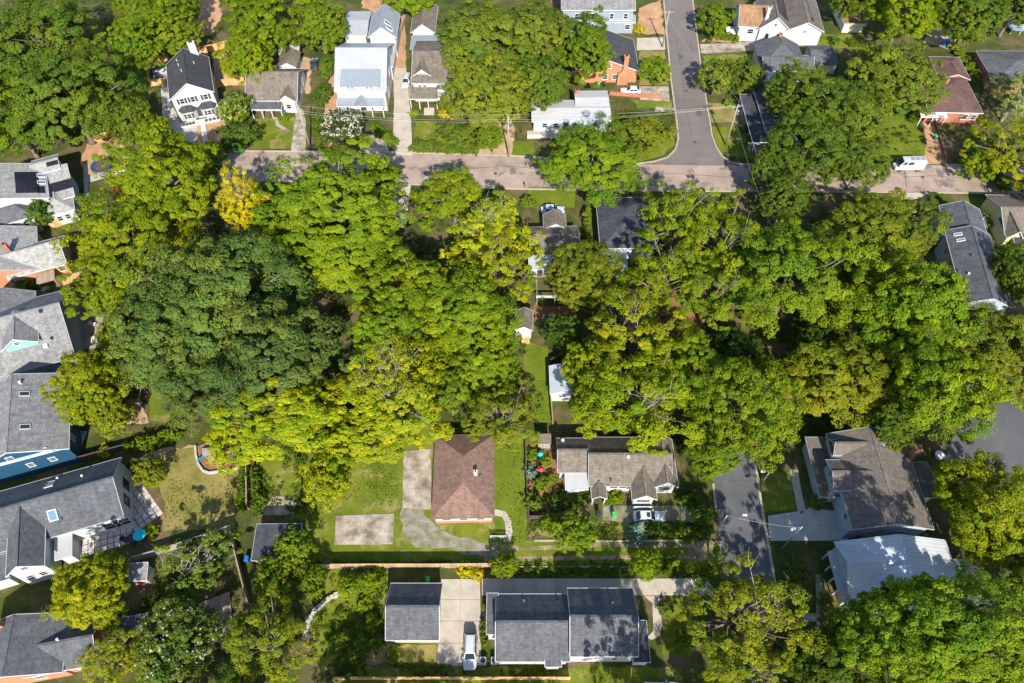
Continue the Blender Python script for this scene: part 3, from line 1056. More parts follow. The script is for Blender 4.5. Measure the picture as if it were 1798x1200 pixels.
    def posts(s, w, mat, n=3, side='f', inset=0.25, size=0.09):
        for i in range(n):
            u = i / (n - 1)
            if side == 'f':
                x, y = w.x0 + inset + (w.x1 - w.x0 - 2 * inset) * u, w.y0 + inset
            elif side == 'l':
                x, y = w.x0 + inset, w.y0 + inset + (w.y1 - w.y0 - 2 * inset) * u
            else:
                x, y = w.x1 - inset, w.y0 + inset + (w.y1 - w.y0 - 2 * inset) * u
            zt = w.ze - w.t - 0.004 + (inset * w.slope if w.kind != 'flat' else 0)
            s.boxpart('post', mat, x - size, x + size, y - size, y + size, 0, zt)

# ------------------------------------------------------------------ ground, streets, yards
me = bpy.data.meshes.new('ground')
me.from_pydata([(-420, -160, 0), (420, -160, 0), (420, 620, 0), (-420, 620, 0)], [], [(0, 1, 2, 3)])
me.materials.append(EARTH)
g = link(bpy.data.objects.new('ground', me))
tag(g, 'patchy earth and rough grass under the trees and yards', 'ground', kind='structure')

# streets
sheet('street', [(330, 266), (700, 269), (900, 275), (1090, 286), (1300, 289), (1500, 290), (1720, 291), (1900, 294), (1900, 342), (1720, 338), (1500, 337), (1300, 335),
                 (1090, 334), (900, 331), (700, 322), (330, 314)], ASPHL, 3, label='worn tan asphalt street running between the house rows', cat='street')
sheet('street', [(1157, -60), (1165, 0), (1178, 140), (1188, 215), (1191, 244), (1186, 264), (1172, 278), (1150, 285), (1120, 289), (1300, 292), (1280, 285), (1266, 274), (1257, 258), (1250, 238), (1246, 212),
                 (1232, 130), (1216, 0), (1209, -60)], ASPH, 4, label='grey asphalt side street climbing to a junction', cat='street')
sheet('street', [(1246, 790), (1253, 850), (1272, 1010), (1296, 1230), (1392, 1230), (1358, 1010), (1330, 840), (1320, 790)], ASPHD, 3, label='dark asphalt lane ending under the trees', cat='street')
sheet('parking_area', [(1660, 800), (1705, 712), (1798, 706), (1900, 720), (1900, 860), (1798, 830), (1660, 836)], ASPHD, 2, label='dark asphalt parking area beside the brown roofed house', cat='parking')
kerb([(330, 265), (700, 268), (900, 274), (1060, 285), (1118, 288), (1150, 284), (1172, 277), (1186, 263), (1191, 244), (1188, 215), (1178, 140), (1165, 0), (1157, -60)], 0.32)
kerb([(1209, -60), (1216, 0), (1232, 130), (1246, 212), (1250, 238), (1257, 258), (1267, 274), (1281, 285), (1300, 289), (1500, 289), (1630, 288)], 0.32)
kerb([(1665, 290), (1760, 291), (1900, 293)], 0.35)
kerb([(330, 315), (560, 320), (688, 322)], 0.35)
kerb([(722, 324), (800, 330), (900, 332), (1000, 334), (1200, 336), (1400, 337), (1572, 338)], 0.35)
kerb([(1640, 339), (1760, 340), (1900, 343)], 0.35)
kerb([(1252, 850), (1258, 900)], 0.35); kerb([(1262, 950), (1267, 985)], 0.35)
kerb([(1326, 815), (1336, 880), (1358, 1010), (1385, 1180)], 0.4)

# pavement patches on the street: trench repairs and a crossing
sheet('street_patch', [(930, 287), (978, 289), (977, 296), (929, 294)], ASPH, 5)
sheet('street_patch', [(740, 300), (800, 303), (798, 311), (738, 308)], ASPH, 5)
sheet('street_patch', [(1326, 945), (1347, 945), (1352, 985), (1330, 985)], ASPHD, 5)

for pth in ([(420, 290), (470, 286), (520, 294), (580, 291), (640, 299)], [(760, 291), (830, 296), (900, 292), (985, 303)], [(1100, 310), (1180, 305), (1290, 312)],
            [(1585, 312), (1640, 309), (1700, 315)], [(1186, 60), (1196, 120), (1203, 180), (1214, 240)], [(1205, 20), (1215, 90), (1222, 150)], [(1290, 860), (1298, 910), (1304, 980)],
            [(1178, 120), (1205, 124), (1236, 118)], [(1588, 300), (1592, 330)], [(800, 282), (806, 324)], [(960, 280), (955, 326)], [(1265, 900), (1300, 904), (1338, 898)]):
    ribbon('crack_seal', pth, .13, ASPHD, 6)
for (x, y) in ((870, 305), (1205, 160), (1220, 250), (1620, 312), (470, 300), (1300, 930)):
    c = P(x, y)
    m = MB(); m.cyl(c.x, c.y, 0.0, 0.05, .36, 16); mo = m.build('manhole_cover', plain('cast iron', (.06, .055, .05), .6)); tag(mo, kind='structure')
for (x, y, r_) in ((900, 300, .9), (1195, 100, .7), (1228, 200, .8), (1150, 312, 1.1), (1650, 305, .9), (1660, 325, .6), (620, 285, .9), (980, 318, .8)):
    c = P(x, y)
    sheet('oil_stain', [(c.x + math.cos(a_ * .7) * r_ * rng.uniform(.6, 1.2), c.y + math.sin(a_ * .7) * r_ * 1.6 * rng.uniform(.6, 1.2)) for a_ in range(9)], ASPH if y > 260 else ASPHD, 6, world_pts=True)

# drives and paths
sheet('driveway', [(696, 272), (724, 274), (722, 215), (716, 150), (712, 120), (690, 120), (692, 180), (690, 240)], CONC, 4, 0.06, 'concrete drive between the white metal roofed house and the dormered house', 'driveway')
sheet('dirt_track', [(690, 130), (714, 130), (712, 60), (708, 20), (698, 20), (694, 70)], DIRTR, 3, 0.2)
sheet('driveway', [(690, 322), (722, 324), (716, 372), (712, 400), (694, 400)], CONC, 4, 0.06)
sheet('driveway', [(511, 265), (536, 266), (538, 212), (530, 190), (520, 190), (516, 230)], CONCW, 4, 0.12)
sheet('driveway', [(634, 267), (682, 268), (676, 236), (640, 236)], CONCW, 4, 0.08)
sheet('dirt_track', [(862, 273), (900, 275), (904, 225), (890, 190), (870, 200), (866, 250)], DIRT, 3, 0.25)
sheet('dirt_track', [(556, 265), (582, 266), (596, 160), (592, 100), (580, 100), (574, 170)], DIRTR, 3, 0.25)
sheet('driveway', [(1118, 89), (1168, 88), (1167, 66), (1118, 67)], CONC, 4, 0.04)
sheet('driveway', [(1124, 176), (1176, 178), (1174, 152), (1122, 152)], CONCW, 4, 0.1)
sheet('driveway', [(1150, 196), (1185, 197), (1184, 190), (1152, 188)], CONCW, 4, 0.08)
sheet('path', [(1231, 95), (1345, 88), (1345, 72), (1229, 78)], CONCW, 4, 0.1)
sheet('driveway', [(1622, 288), (1664, 290), (1650, 240), (1640, 200), (1618, 200), (1626, 250)], DIRTR, 4, 0.1)
sheet('driveway', [(1576, 338), (1640, 339), (1634, 352), (1628, 392), (1612, 392), (1598, 362)], CONC, 4, 0.06)
sheet('path', [(1390, 338), (1470, 338), (1468, 330), (1392, 330)], CONC, 2)
sheet('gravel_drive', [(704, 888), (742, 888), (758, 915), (790, 938), (840, 952), (872, 956), (878, 985), (866, 986), (806, 968), (752, 963), (716, 955), (704, 925)], GRAVEL, 5, 0.45, 'grey gravel apron curving past the brown hipped roof', 'driveway')
slabs('concrete_pad', [(587, 957), (690, 956), (692, 902), (590, 906)], 2, 1, CONCW, 6, 0.02)
slabs('concrete_pad', [(707, 892), (757, 896), (757, 788), (708, 793)], 1, 3, CONCW, 6, 0.02)
slabs('driveway', [(767, 1170), (845, 1170), (843, 1017), (775, 1017)], 2, 4, CONC, 5, 0.05)
slabs('driveway', [(846, 1046), (1262, 1046), (1240, 1016), (846, 1016)], 22, 1, CONC, 5, 0.04)
sheet('path', [(1131, 1047), (1158, 1047), (1162, 1100), (1158, 1116), (1145, 1124), (1136, 1120), (1147, 1108), (1146, 1060)], CONC, 6, 0.03)
ribbon('dirt_track', [(878, 964), (960, 962), (1060, 957), (1160, 958), (1264, 962)], .62, TRACK, 4)
ribbon('dirt_track', [(850, 983), (940, 981), (1060, 979), (1180, 978), (1268, 980)], .6, TRACK, 4)
sheet('gravel_drive', [(1205, 956), (1266, 954), (1270, 986), (1210, 982)], TRACK, 3, 0.5)
sheet('driveway', [(1060, 916), (1252, 918), (1250, 890), (1060, 888)], GRAVEL, 4, 0.2)
slabs('driveway', [(1350, 950), (1490, 950), (1488, 900), (1420, 892)], 4, 2, CONCP, 4, 0.04)
slabs('driveway', [(1350, 945), (1412, 945), (1405, 898), (1348, 906)], 2, 2, CONCP, 7, 0.04)
ribbon('path', [(1408, 898), (1400, 862), (1394, 825)], 1.2, CONC, 5)
sheet('path', [(1436, 1180), (1462, 1180), (1456, 1060), (1438, 1008), (1432, 1010)], CONCW, 3, 0.1)
sheet('path', [(1392, 1090), (1440, 1092), (1440, 1078), (1394, 1076)], CONCW, 4, 0.1)
sheet('driveway', [(288, 232), (342, 254), (346, 222), (318, 216), (300, 180), (296, 148), (282, 150)], CONCP, 4, 0.03)
sheet('dirt_patch', [(346, 252), (392, 262), (400, 240), (392, 208), (346, 218)], DIRTR, 3, 0.3)
sheet('dirt_patch', [(155, 310), (205, 312), (225, 280), (232, 250), (190, 232), (160, 240), (140, 280)], DIRTR, 2, 0.4)
sheet('path', [(152, 322), (190, 312), (192, 302), (156, 306)], CONCP, 4, 0.05)
sheet('path', [(148, 345), (156, 344), (154, 290), (146, 290)], CONCP, 4, 0.03)
sheet('dirt_patch', [(335, 68), (370, 60), (390, 30), (378, -20), (345, -20), (350, 30)], DIRTR, 2, 0.5)
sheet('dirt_patch', [(378, 150), (430, 150), (425, 85), (372, 92)], DIRT, 2, 0.4)
sheet('dirt_patch', [(636, 14), (706, 40), (712, -20), (640, -20)], DIRTR, 2, 0.4)
sheet('dirt_patch', [(505, 85), (545, 105), (545, 165), (536, 165), (522, 95)], DIRT, 2, 0.3)
sheet('dirt_patch', [(1118, 60), (1165, 60), (1160, 0), (1122, 15)], DIRTR, 2, 0.4)
sheet('dirt_patch', [(1232, 74), (1300, 76), (1292, 48), (1256, 60)], DIRTR, 2, 0.3)
sheet('dirt_patch', [(143, 612), (176, 612), (182, 545), (150, 535)], CONCW, 2, 0.2)
sheet('dirt_patch', [(215, 745), (262, 745), (258, 730), (230, 660), (212, 670)], DIRT, 2, 0.3)
sheet('dirt_patch', [(222, 810), (290, 790), (380, 778), (380, 800), (300, 800), (240, 830)], DIRTR, 2, 0.4)
sheet('dirt_patch', [(1620, 76), (1684, 90), (1680, 55), (1640, 48)], DIRT, 2, 0.4)
sheet('dirt_patch', [(648, 1130), (770, 1132), (768, 1165), (640, 1166)], LAWND, 3, 0.4)
sheet('patio', [(446, 905), (524, 905), (523, 874), (474, 873)], CONCW, 4, 0.1)
sheet('patio', [(1090, 590), (1240, 590), (1240, 500), (1080, 500)], MULCH, 2, 0.4)
sheet('patio', [(940, 565), (1000, 570), (1000, 540), (938, 535)], MULCH, 2, 0.3)

# lawns
sheet('lawn', [(540, 990), (880, 986), (922, 960), (924, 760), (700, 742), (520, 770), (535, 880)], LAWN, 1, 0.3, 'wide sunny lawn round the brown hipped roof house', 'lawn')
sheet('lawn', [(868, 760), (922, 768), (922, 958), (870, 955)], LAWNB, 2, 0.2)
sheet('lawn', [(924, 600), (962, 610), (972, 745), (940, 742), (932, 680), (918, 640)], LAWNB, 2, 0.2, 'narrow green lawn strip beside the pale shed', 'lawn')
sheet('lawn', [(880, 1012), (1262, 1010), (1262, 950), (880, 950)], LAWN, 1, 0.3)
sheet('lawn', [(284, 935), (412, 925), (420, 830), (380, 782), (300, 790), (262, 815), (292, 880)], LAWND, 3, 0.25, 'mown drying lawn beside the mulch play area', 'lawn')
sheet('lawn', [(262, 742), (304, 742), (302, 680), (264, 684)], LAWN, 3, 0.2)
sheet('lawn', [(445, 260), (512, 262), (520, 205), (450, 208)], LAWN, 2, 0.3)
ribbon('path', [(484, 206), (488, 220), (508, 232)], .8, CONCW, 5)
sheet('dirt_patch', [(470, 262), (500, 263), (496, 246), (474, 246)], LAWND, 4, .4)
sheet('lawn', [(724, 270), (860, 272), (862, 215), (730, 215)], LAWN, 2, 0.3)
sheet('dirt_patch', [(788, 246), (812, 244), (806, 206), (790, 208)], DIRT, 4, .5)
sheet('dirt_patch', [(835, 272), (862, 273), (858, 252), (838, 258)], DIRT, 4, .4)
sheet('lawn', [(898, 274), (940, 276), (938, 250), (900, 248)], LAWNB, 4, 0.2)
sheet('lawn', [(928, 328), (1010, 330), (1008, 366), (928, 364)], LAWNB, 4, 0.15, 'small sunlit front lawn beside the parked car', 'lawn')
sheet('lawn', [(1120, 284), (1165, 272), (1184, 255), (1180, 230), (1080, 230), (1080, 280)], LAWN, 1, 0.2)
sheet('lawn', [(1122, 150), (1172, 150), (1168, 90), (1122, 90)], LAWND, 2, 0.2)
sheet('lawn', [(1120, 190), (1180, 190), (1178, 178), (1110, 176)], LAWN, 2, 0.2)
sheet('lawn', [(1236, 140), (1338, 140), (1336, 95), (1234, 98)], LAWN, 2, 0.3)
sheet('lawn', [(1248, 215), (1300, 215), (1290, 180), (1244, 182)], LAWND, 2, 0.2)
sheet('lawn', [(1262, 270), (1330, 282), (1320, 222), (1252, 224)], LAWN, 2, 0.2)
sheet('lawn', [(1556, 248), (1622, 248), (1604, 200), (1560, 170), (1548, 190)], LAWNB, 2, 0.1)
sheet('lawn', [(1556, 280), (1626, 280), (1624, 250), (1556, 249)], LAWNB, 3, 0.1, 'clipped bright lawn beside the white van', 'lawn')
sheet('lawn', [(1376, 78), (1520, 88), (1516, 62), (1400, 58)], LAWN, 2, 0.3)
sheet('lawn', [(1612, 65), (1650, 62), (1640, 46), (1616, 48)], LAWN, 1, 0.3)
sheet('lawn', [(1340, 900), (1398, 896), (1388, 825), (1336, 830)], LAWN, 2, 0.3)
sheet('lawn', [(1164, 1150), (1212, 1150), (1212, 1050), (1164, 1050)], LAWN, 2, 0.3)
sheet('lawn', [(560, 1215), (1200, 1215), (1200, 1172), (600, 1172)], LAWN, 1, 0.3)
sheet('lawn', [(86, 402), (135, 395), (132, 380), (110, 380)], LAWNB, 2, 0.2)
sheet('lawn', [(110, 470), (150, 540), (152, 610), (128, 520)], LAWN, 1, 0.3)
sheet('lawn', [(930, 940), (1040, 946), (1046, 915), (930, 918)], LAWND, 2, 0.3)
sheet('lawn', [(1044, 945), (1108, 945), (1108, 918), (1046, 918)], LAWND, 3, 0.2)
sheet('garden_bed', [(926, 905), (1030, 908), (1034, 850), (985, 835), (972, 782), (924, 782)], MULCH, 3, 0.2)
sheet('lawn', [(1690, 345), (1740, 420), (1760, 440), (1745, 360)], LAWN, 1, 0.3)
sheet('lawn', [(195, 295), (212, 300), (215, 272), (196, 272)], LAWN, 3, 0.15)
sheet('lawn', [(215, 165), (262, 175), (262, 120), (220, 130)], LAWN, 1, 0.3)

sheet('lawn', [(545, 1000), (680, 1003), (676, 1165), (560, 1180), (548, 1120), (545, 1060)], LAWN, 1, .3, 'rough green garden plot left of the slate garage', 'lawn')
sheet('lawn', [(440, 900), (540, 915), (536, 790), (445, 790)], LAWN, 1, .3)
# gravel verge edging of the alley, kerbed with low timber
for pth, w_, nm in (([(938, 950), (990, 950)], .25, 'edging'), ([(1045, 951), (1200, 950)], .25, 'edging'),
                    ([(885, 997), (1000, 996), (1130, 996)], .25, 'edging')):
    kerb(pth, w_, 0.16, KERBM, nm)

# ------------------------------------------------------------------ houses
# A white two storey house with twin bays
h = House('house', 'tall white house with charcoal gable roof, black shutters and twin bay windows', (297.5, 176), (375.5, 161), 6.0)
w = h.wing((297.5, 176), (375.5, 161), 6.0, 3.1, 'y', back=(366, 100), wall=W_WHITE, roof=SH_CHAR, trim=WHITE, ov=0.35)
h.window(w, 'f', (0.22, 0.48, 0.80), 4.9, 0.9, 1.3, shut=DARKTRIM)
h.window(w, 'r', (0.3, 0.7), 4.6, 0.9, 1.3)
L_ = w.wx1 - w.wx0
for u in (0.26, 0.76):
    cx = w.wx0 + L_ * u
    m = MB(); m.prism([(cx - 1.7, w.wy0), (cx - 1.0, w.wy0 - 1.0), (cx + 1.0, w.wy0 - 1.0), (cx + 1.7, w.wy0)], 0.5, 2.75)
    b_ = m.build('bay', W_WHITE, h.e)
    m = MB()
    q = [(cx - 1.95, w.wy0 - .01), (cx - 1.15, w.wy0 - 1.25), (cx + 1.15, w.wy0 - 1.25), (cx + 1.95, w.wy0 - .01)]
    m.add([(x, y, 2.76) for x, y in q] + [(x, y, 2.86) for x, y in q] + [(cx - .9, w.wy0 - .01, 3.75), (cx + .9, w.wy0 - .01, 3.75)],
          [(3, 2, 1, 0), (0, 1, 5, 4), (1, 2, 6, 5), (2, 3, 7, 6), (4, 5, 8), (5, 6, 9, 8), (6, 7, 9), (0, 4, 8, 9, 7, 3)])
    m.build('bay_roof', SH_CHAR, b_)
    h.opening(Vector((cx, w.wy0 - 1.004, 1.7)), Vector((1, 0, 0)), Vector((0, -1, 0)), 0.9, 1.2, shut=DARKTRIM)
h.door(w, 'f', 0.51, DARKTRIM, 1.2, 2.3, 0.5)
h.boxpart('porch_floor', WHITE, w.wx0 - .1, w.wx1 + .1, w.wy0 - 2.4, w.wy0 - 1.02, 0, 0.42)
for u in (.06, .14, .22, .30, .62, .72, .82, .92):
    m = MB(); m.cyl(w.wx0 + L_ * u, w.wy0 - 2.15, 0.422, 0.75, .22, 10, .28); m.cyl(w.wx0 + L_ * u, w.wy0 - 2.15, 0.752, 1.0, .34, 8, .1)
    m.build('planter', DARKTRIM, h.e)
for i in range(9):
    h.boxpart('step', WHITE, w.wx0 + L_ * .46, w.wx0 + L_ * .58, w.wy0 - 3.0 - i * .75, w.wy0 - 2.42 - i * .75, 0, max(0.06, 0.36 - i * .045))
h.chimney((338, 84), 9.0, 1.5, 0.8, 0, 10.2, W_WHITE)
for px in ((311, 108), (314, 116), (319, 126)):
    h.vent(w, 'l', px, .07, .5, WHITE)
h.vent(w, 'r', (341, 112), .08, .4, WHITE)

# B taupe roofed cottage
h = House('cottage', 'low white cottage with taupe roof and small gabled porch beside the dirt drive', (432, 178), (521, 178), 3.2)
w = h.wing((430, 178), (522, 177), 3.0, 3.0, 'x', pitch=30, ridge=(500, 126), wall=W_WHITE, roof=SH_TAUPE, trim=WHITE)
w2 = h.wing((488, 179), (519, 179), 3.25, 1.6, 'y', depth=4.2, wall=W_WHITE, roof=SH_TAUPE, trim=WHITE)
h.window(w, 'r', (.25, .5, .75), 1.9, .9, 1.3)
w3 = h.wing((438, 193), (494, 192), 2.6, 0.35, 'x', depth=2.2, kind='shed', wall=W_WHITE, roof=SH_SLATE, trim=WHITE, nowall=True)
h.posts(w3, WHITE, 4)
h.window(w2, 'f', (.5,), 1.7, 1.0, 1.2)
w4 = h.wing((486, 118), (521, 118), 2.9, 1.2, 'y', back=(521, 91), wall=W_WHITE, roof=SH_TAUPE)
w5 = h.wing((488, 94), (524, 95), 2.5, 0.4, 'x', back=(524, 82), kind='shed', wall=WOODO, roof=MT_OLD, nowall=True)
h.posts(w5, WOODO, 3)
h.vent(w, 'f', (480, 140), .12, .4); h.vent(w, 'f', (512, 134), .12, .4)

# C white metal roofed house
h = House('house', 'big white house with white standing seam metal roof and wide shed dormer', (587, 161), (678, 161), 5.6)
w = h.wing((587, 161), (678, 161), 5.4, 3.9, 'x', pitch=28, ridge=(630, 84), wall=W_WHITE, roof=MT_WHITE, trim=WHITE)
h.window(w, 'r', (.2, .5, .8), 4.0, .9, 1.4); h.window(w, 'r', (.25, .7), 1.5, .9, 1.4)
dz0 = h.loc((597, 153), 6.7); dz1 = h.loc((666, 153), 6.7); dy1 = h.loc((630, 122), 8.0).y
m = MB()
m.add([(dz0.x + .3, dz0.y + .3, 5.9), (dz1.x - .3, dz0.y + .3, 5.9), (dz1.x - .3, dy1, 5.9), (dz0.x + .3, dy1, 5.9),
       (dz0.x + .3, dz0.y + .3, 6.7), (dz1.x - .3, dz0.y + .3, 6.7), (dz1.x - .3, dy1, 7.7), (dz0.x + .3, dy1, 7.7)],
      [(3, 2, 1, 0), (4, 5, 6, 7), (0, 1, 5, 4), (1, 2, 6, 5), (2, 3, 7, 6), (3, 0, 4, 7)])
dm = m.build('dormer', W_WHITE, h.e)
m = MB()
m.add([(dz0.x, dz0.y, 6.72), (dz1.x, dz0.y, 6.72), (dz1.x, dy1, 7.95), (dz0.x, dy1, 7.95), (dz0.x, dz0.y, 6.84), (dz1.x, dz0.y, 6.84), (dz1.x, dy1, 8.07), (dz0.x, dy1, 8.07)],
      [(3, 2, 1, 0), (4, 5, 6, 7), (0, 1, 5, 4), (1, 2, 6, 5), (2, 3, 7, 6), (3, 0, 4, 7)])
m.build('dormer_roof', MT_GREY, dm)
for u in (.2, .3, .68, .78):
    h.opening(Vector((dz0.x + (dz1.x - dz0.x) * u, dz0.y + .296, 6.28)), Vector((1, 0, 0)), Vector((0, -1, 0)), .62, .55)
w2 = h.wing((591, 187), (673, 187), 3.0, 0.9, 'x', depth=4.0, kind='shed', wall=W_WHITE, roof=MT_GREY, trim=WHITE, nowall=True)
h.posts(w2, WHITE, 5)
h.window(w, 'f', (.15, .32, .68, .85), 1.7, .9, 1.5)
h.door(w, 'f', .5, DARKTRIM)
w3 = h.wing((621, 187), (646, 187), 3.02, 1.3, 'y', depth=3.2, roof=MT_GREY, wall=W_WHITE, nowall=True)
w4 = h.wing((645, 71), (697, 62), 5.2, 2.6, 'y', depth=9.5, wall=W_WHITE, roof=MT_GREY, trim=WHITE)
h.skylight(w4, 'r', (680, 41), 1.1, 1.6); h.skylight(w4, 'r', (684, 50), 1.1, 1.6)
w5 = h.wing((677, 118), (690, 118), 3.6, 0.5, 'x', back=(690, 64), kind='flat', wall=W_WHITE, roof=MT_WHITE, trim=WHITE)
w6 = h.wing((602, 63), (644, 63), 3.6, 0.8, 'x', back=(648, 21), wall=W_WHITE, roof=MT_WHITE, trim=WHITE)

# D narrow dormered house
h = House('house', 'narrow white house with stacked taupe dormers and front steps beside the drive', (720, 146), (768, 146), 5.0)
w = h.wing((722, 147), (790, 147), 5.0, 2.6, 'x', ridge=(745, 90), wall=W_WHITE, roof=SH_TAUPE, trim=WHITE)
w2 = h.wing((726, 133), (756, 133), 5.7, 1.5, 'y', depth=5.0, wall=W_WHITE, roof=SH_TAUPE, trim=WHITE, wall_z0=4.4)
h.window(w2, 'f', (.3, .5, .7), 5.75, .5, .6)
h.window(w, 'f', (.18, .32, .7, .85), 3.9, .8, .9)
w3 = h.wing((718, 174), (768, 174), 2.9, 1.0, 'x', depth=3.2, kind='shed', wall=W_WHITE, roof=SH_TAUPE, trim=WHITE, nowall=True)
h.posts(w3, WHITE, 4)
h.window(w, 'f', (.2,), 1.5, 1.6, 1.3); h.door(w, 'f', .6, WOODN)
for i in range(4):
    h.boxpart('step', CONC, w3.x0 + (w3.x1 - w3.x0) * .5, w3.x0 + (w3.x1 - w3.x0) * .86, w3.y0 - .45 * (i + 1), w3.y0 - .45 * i - .004, 0, .6 - .14 * i)
w4 = h.wing((719, 87), (775, 87), 3.4, 0, 'x', back=(773, 62), kind='flat', wall=W_BLUEGREY, roof=MT_GREY)
h = House('garage', 'white garage with taupe gable roof behind the narrow dormered house', (721, 58), (763, 58), 3.0)
w = h.wing((721, 58), (764, 58), 3.0, 2.2, 'y', back=(752, 12), wall=W_WHITE, roof=SH_TAUPE, trim=WHITE)
h.window(w, 'f', (.5,), 3.6, .5, .5)

# E blue grey house at the top, F brick house below it
h = House('house', 'tall blue grey sided house with grey roof above the brick chimney house', (986, 18), (1116, 18), 6.2)
w = h.wing((986, 18), (1116, 18), 6.2, 2.4, 'x', depth=11, wall=W_BLUEGREY, roof=SH_GREY, trim=WHITE)
h.window(w, 'f', (.42,), 4.4, 1.8, 1.5); h.window(w, 'f', (.2, .7, .9), 4.4, .9, 1.4); h.window(w, 'f', (.2, .45, .7), 1.7, .9, 1.5)
h.window(w, 'r', (.3, .7), 4.4, .9, 1.4)
w2 = h.wing((1040, 40), (1116, 40), 3.1, .6, 'x', depth=2.2, kind='shed', wall=W_BLUEGREY, roof=MT_GREY, trim=WHITE)
h.window(w2, 'f', (.86,), 1.7, 1.2, 1.3)
h.boxpart('belt_trim', WHITE, w.wx0 - .05, w.wx1 + .05, w.wy0 - .03, w.wy0 - .002, 3.1, 3.35)
h = House('brick_house', 'orange brick house with dark gable roof and tall brick chimney', (1008, 126), (1122, 125), 3.2)
w = h.wing((1006, 126), (1122, 125), 3.2, 2.9, 'y', back=(1119, 70), wall=BRICK2, roof=SH_CHAR, trim=WHITE, ov=.3)
h.window(w, 'f', (.5, .66), 1.5, 1.2, 1.2); h.window(w, 'f', (.55,), 4.2, .8, .9)
c_ = h.loc((1098, 128), 3.5)
m = MB()
m.box(c_.x - 1.5, c_.x + .9, w.wy0 - .9, w.wy0 - .004, 0, 2.6)
m.add([(c_.x - 1.5, w.wy0 - .9, 2.602), (c_.x + .9, w.wy0 - .9, 2.602), (c_.x + .9, w.wy0 - .004, 2.602), (c_.x - 1.5, w.wy0 - .004, 2.602),
       (c_.x - .5, w.wy0 - .8, 3.6), (c_.x + .5, w.wy0 - .8, 3.6), (c_.x + .5, w.wy0 - .05, 3.6), (c_.x - .5, w.wy0 - .05, 3.6)],
      [(3, 2, 1, 0), (4, 5, 6, 7), (0, 1, 5, 4), (1, 2, 6, 5), (2, 3, 7, 6), (3, 0, 4, 7)])
m.box(c_.x - .5, c_.x + .5, w.wy0 - .8, w.wy0 - .05, 3.602, 7.0)
m.box(c_.x - .6, c_.x + .6, w.wy0 - .9, w.wy0 + .05, 7.002, 7.2)
o = m.build('chimney', BRICK2, h.e)
m = MB(); m.box(c_.x - .25, c_.x + .25, w.wy0 - .6, w.wy0 - .25, 7.202, 7.4); m.build('flue', BLACKP, o)
for px in ((1078, 95), (1084, 97), (1088, 96)):
    h.vent(w, 'r', px, .09, .4)

# G low white roofed house
h = House('house', 'low house with flat looking white roof dappled by tree shade', (934, 214), (1073, 213), 3.0)
w = h.wing((934, 214), (1073, 213), 3.0, 0.7, 'x', back=(1068, 176), wall=W_LBLUE, roof=MEMBRANE, trim=WHITE)
w2 = h.wing((1011, 190), (1070, 190), 3.5, 0.5, 'x', back=(1068, 160), wall=W_LBLUE, roof=MEMBRANE, trim=WHITE)
h.window(w, 'f', (.15, .3, .55, .8), 1.7, 1.1, 1.2); h.door(w, 'f', .43, DARKTRIM)
h.boxpart('porch_floor', CONC, w.wx0 - 1.4, w.wx0 + 8, w.wy0 - 2.3, w.wy0 - .004, 0, .3)
h.boxpart('porch_rail', WHITE, w.wx0 - 1.4, w.wx0 + 3, w.wy0 - 2.3, w.wy0 - 2.2, .304, 1.1)
h.vent(w, 'f', (940, 186), .1, .4); h.vent(w, 'f', (941, 195), .1, .4)
h.chimney((1013, 163), 4.0, .7, .6, 2, 4.6, BRICK)

# H tan roofed white house, top right
h = House('house', 'white house with tan roof, front gables and roof solar panels by the side street', (1297, 46), (1386, 50), 4.0)
w = h.wing((1297, 47), (1362, 49), 4.0, 2.8, 'x', depth=9.0, wall=W_WHITE, roof=SH_TAN, trim=WHITE)
w2 = h.wing((1333, 52), (1388, 52), 4.1, 3.0, 'y', depth=11, wall=W_WHITE, roof=SH_BROWN, trim=WHITE)
w3 = h.wing((1382, 55), (1447, 55), 4.0, 2.2, 'y', depth=13, wall=W_WHITE, roof=SH_BROWN, trim=WHITE)
h.window(w, 'f', (.35, .7), 2.6, 1.4, 1.2); h.window(w2, 'f', (.3, .7), 2.2, .9, 1.3); h.window(w2, 'f', (.5,), 5.0, .6, .8); h.window(w3, 'f', (.5,), 3.6, .8, .6)
h.solar(w2, 'r', (1368, 22), (1386, 2), 3, 2)
h.solar(w3, 'r', (1425, 36), (1420, 4), 3, 1)
h.chimney((1349, 22), 7.0, .7, .7, 4, 8.2, W_WHITE)
h.boxpart('back_deck', WHITE, w.wx0 - 2.4, w.wx0 - .01, w.wy0 + 1, w.wy0 + 4, 1.0, 1.15)
for yy in (1.1, 3.8):
    h.boxpart('deck_post', WHITE, w.wx0 - 2.35, w.wx0 - 2.2, w.wy0 + yy, w.wy0 + yy + .15, 0, 0.998)
h = House('shed', 'cream shed with tan roof under the trees behind the white gabled house', (1482, 42), (1522, 42), 2.6, 'shed')
w = h.wing((1482, 42), (1522, 42), 2.6, 0.9, 'x', back=(1518, 4), kind='shed', wall=W_CREAM, roof=SH_TAN, trim=WHITE)
h.door(w, 'f', .5, W_CREAM, 1.4, 2.0); h.window(w, 'l', (.5,), 1.5, .8, .8)

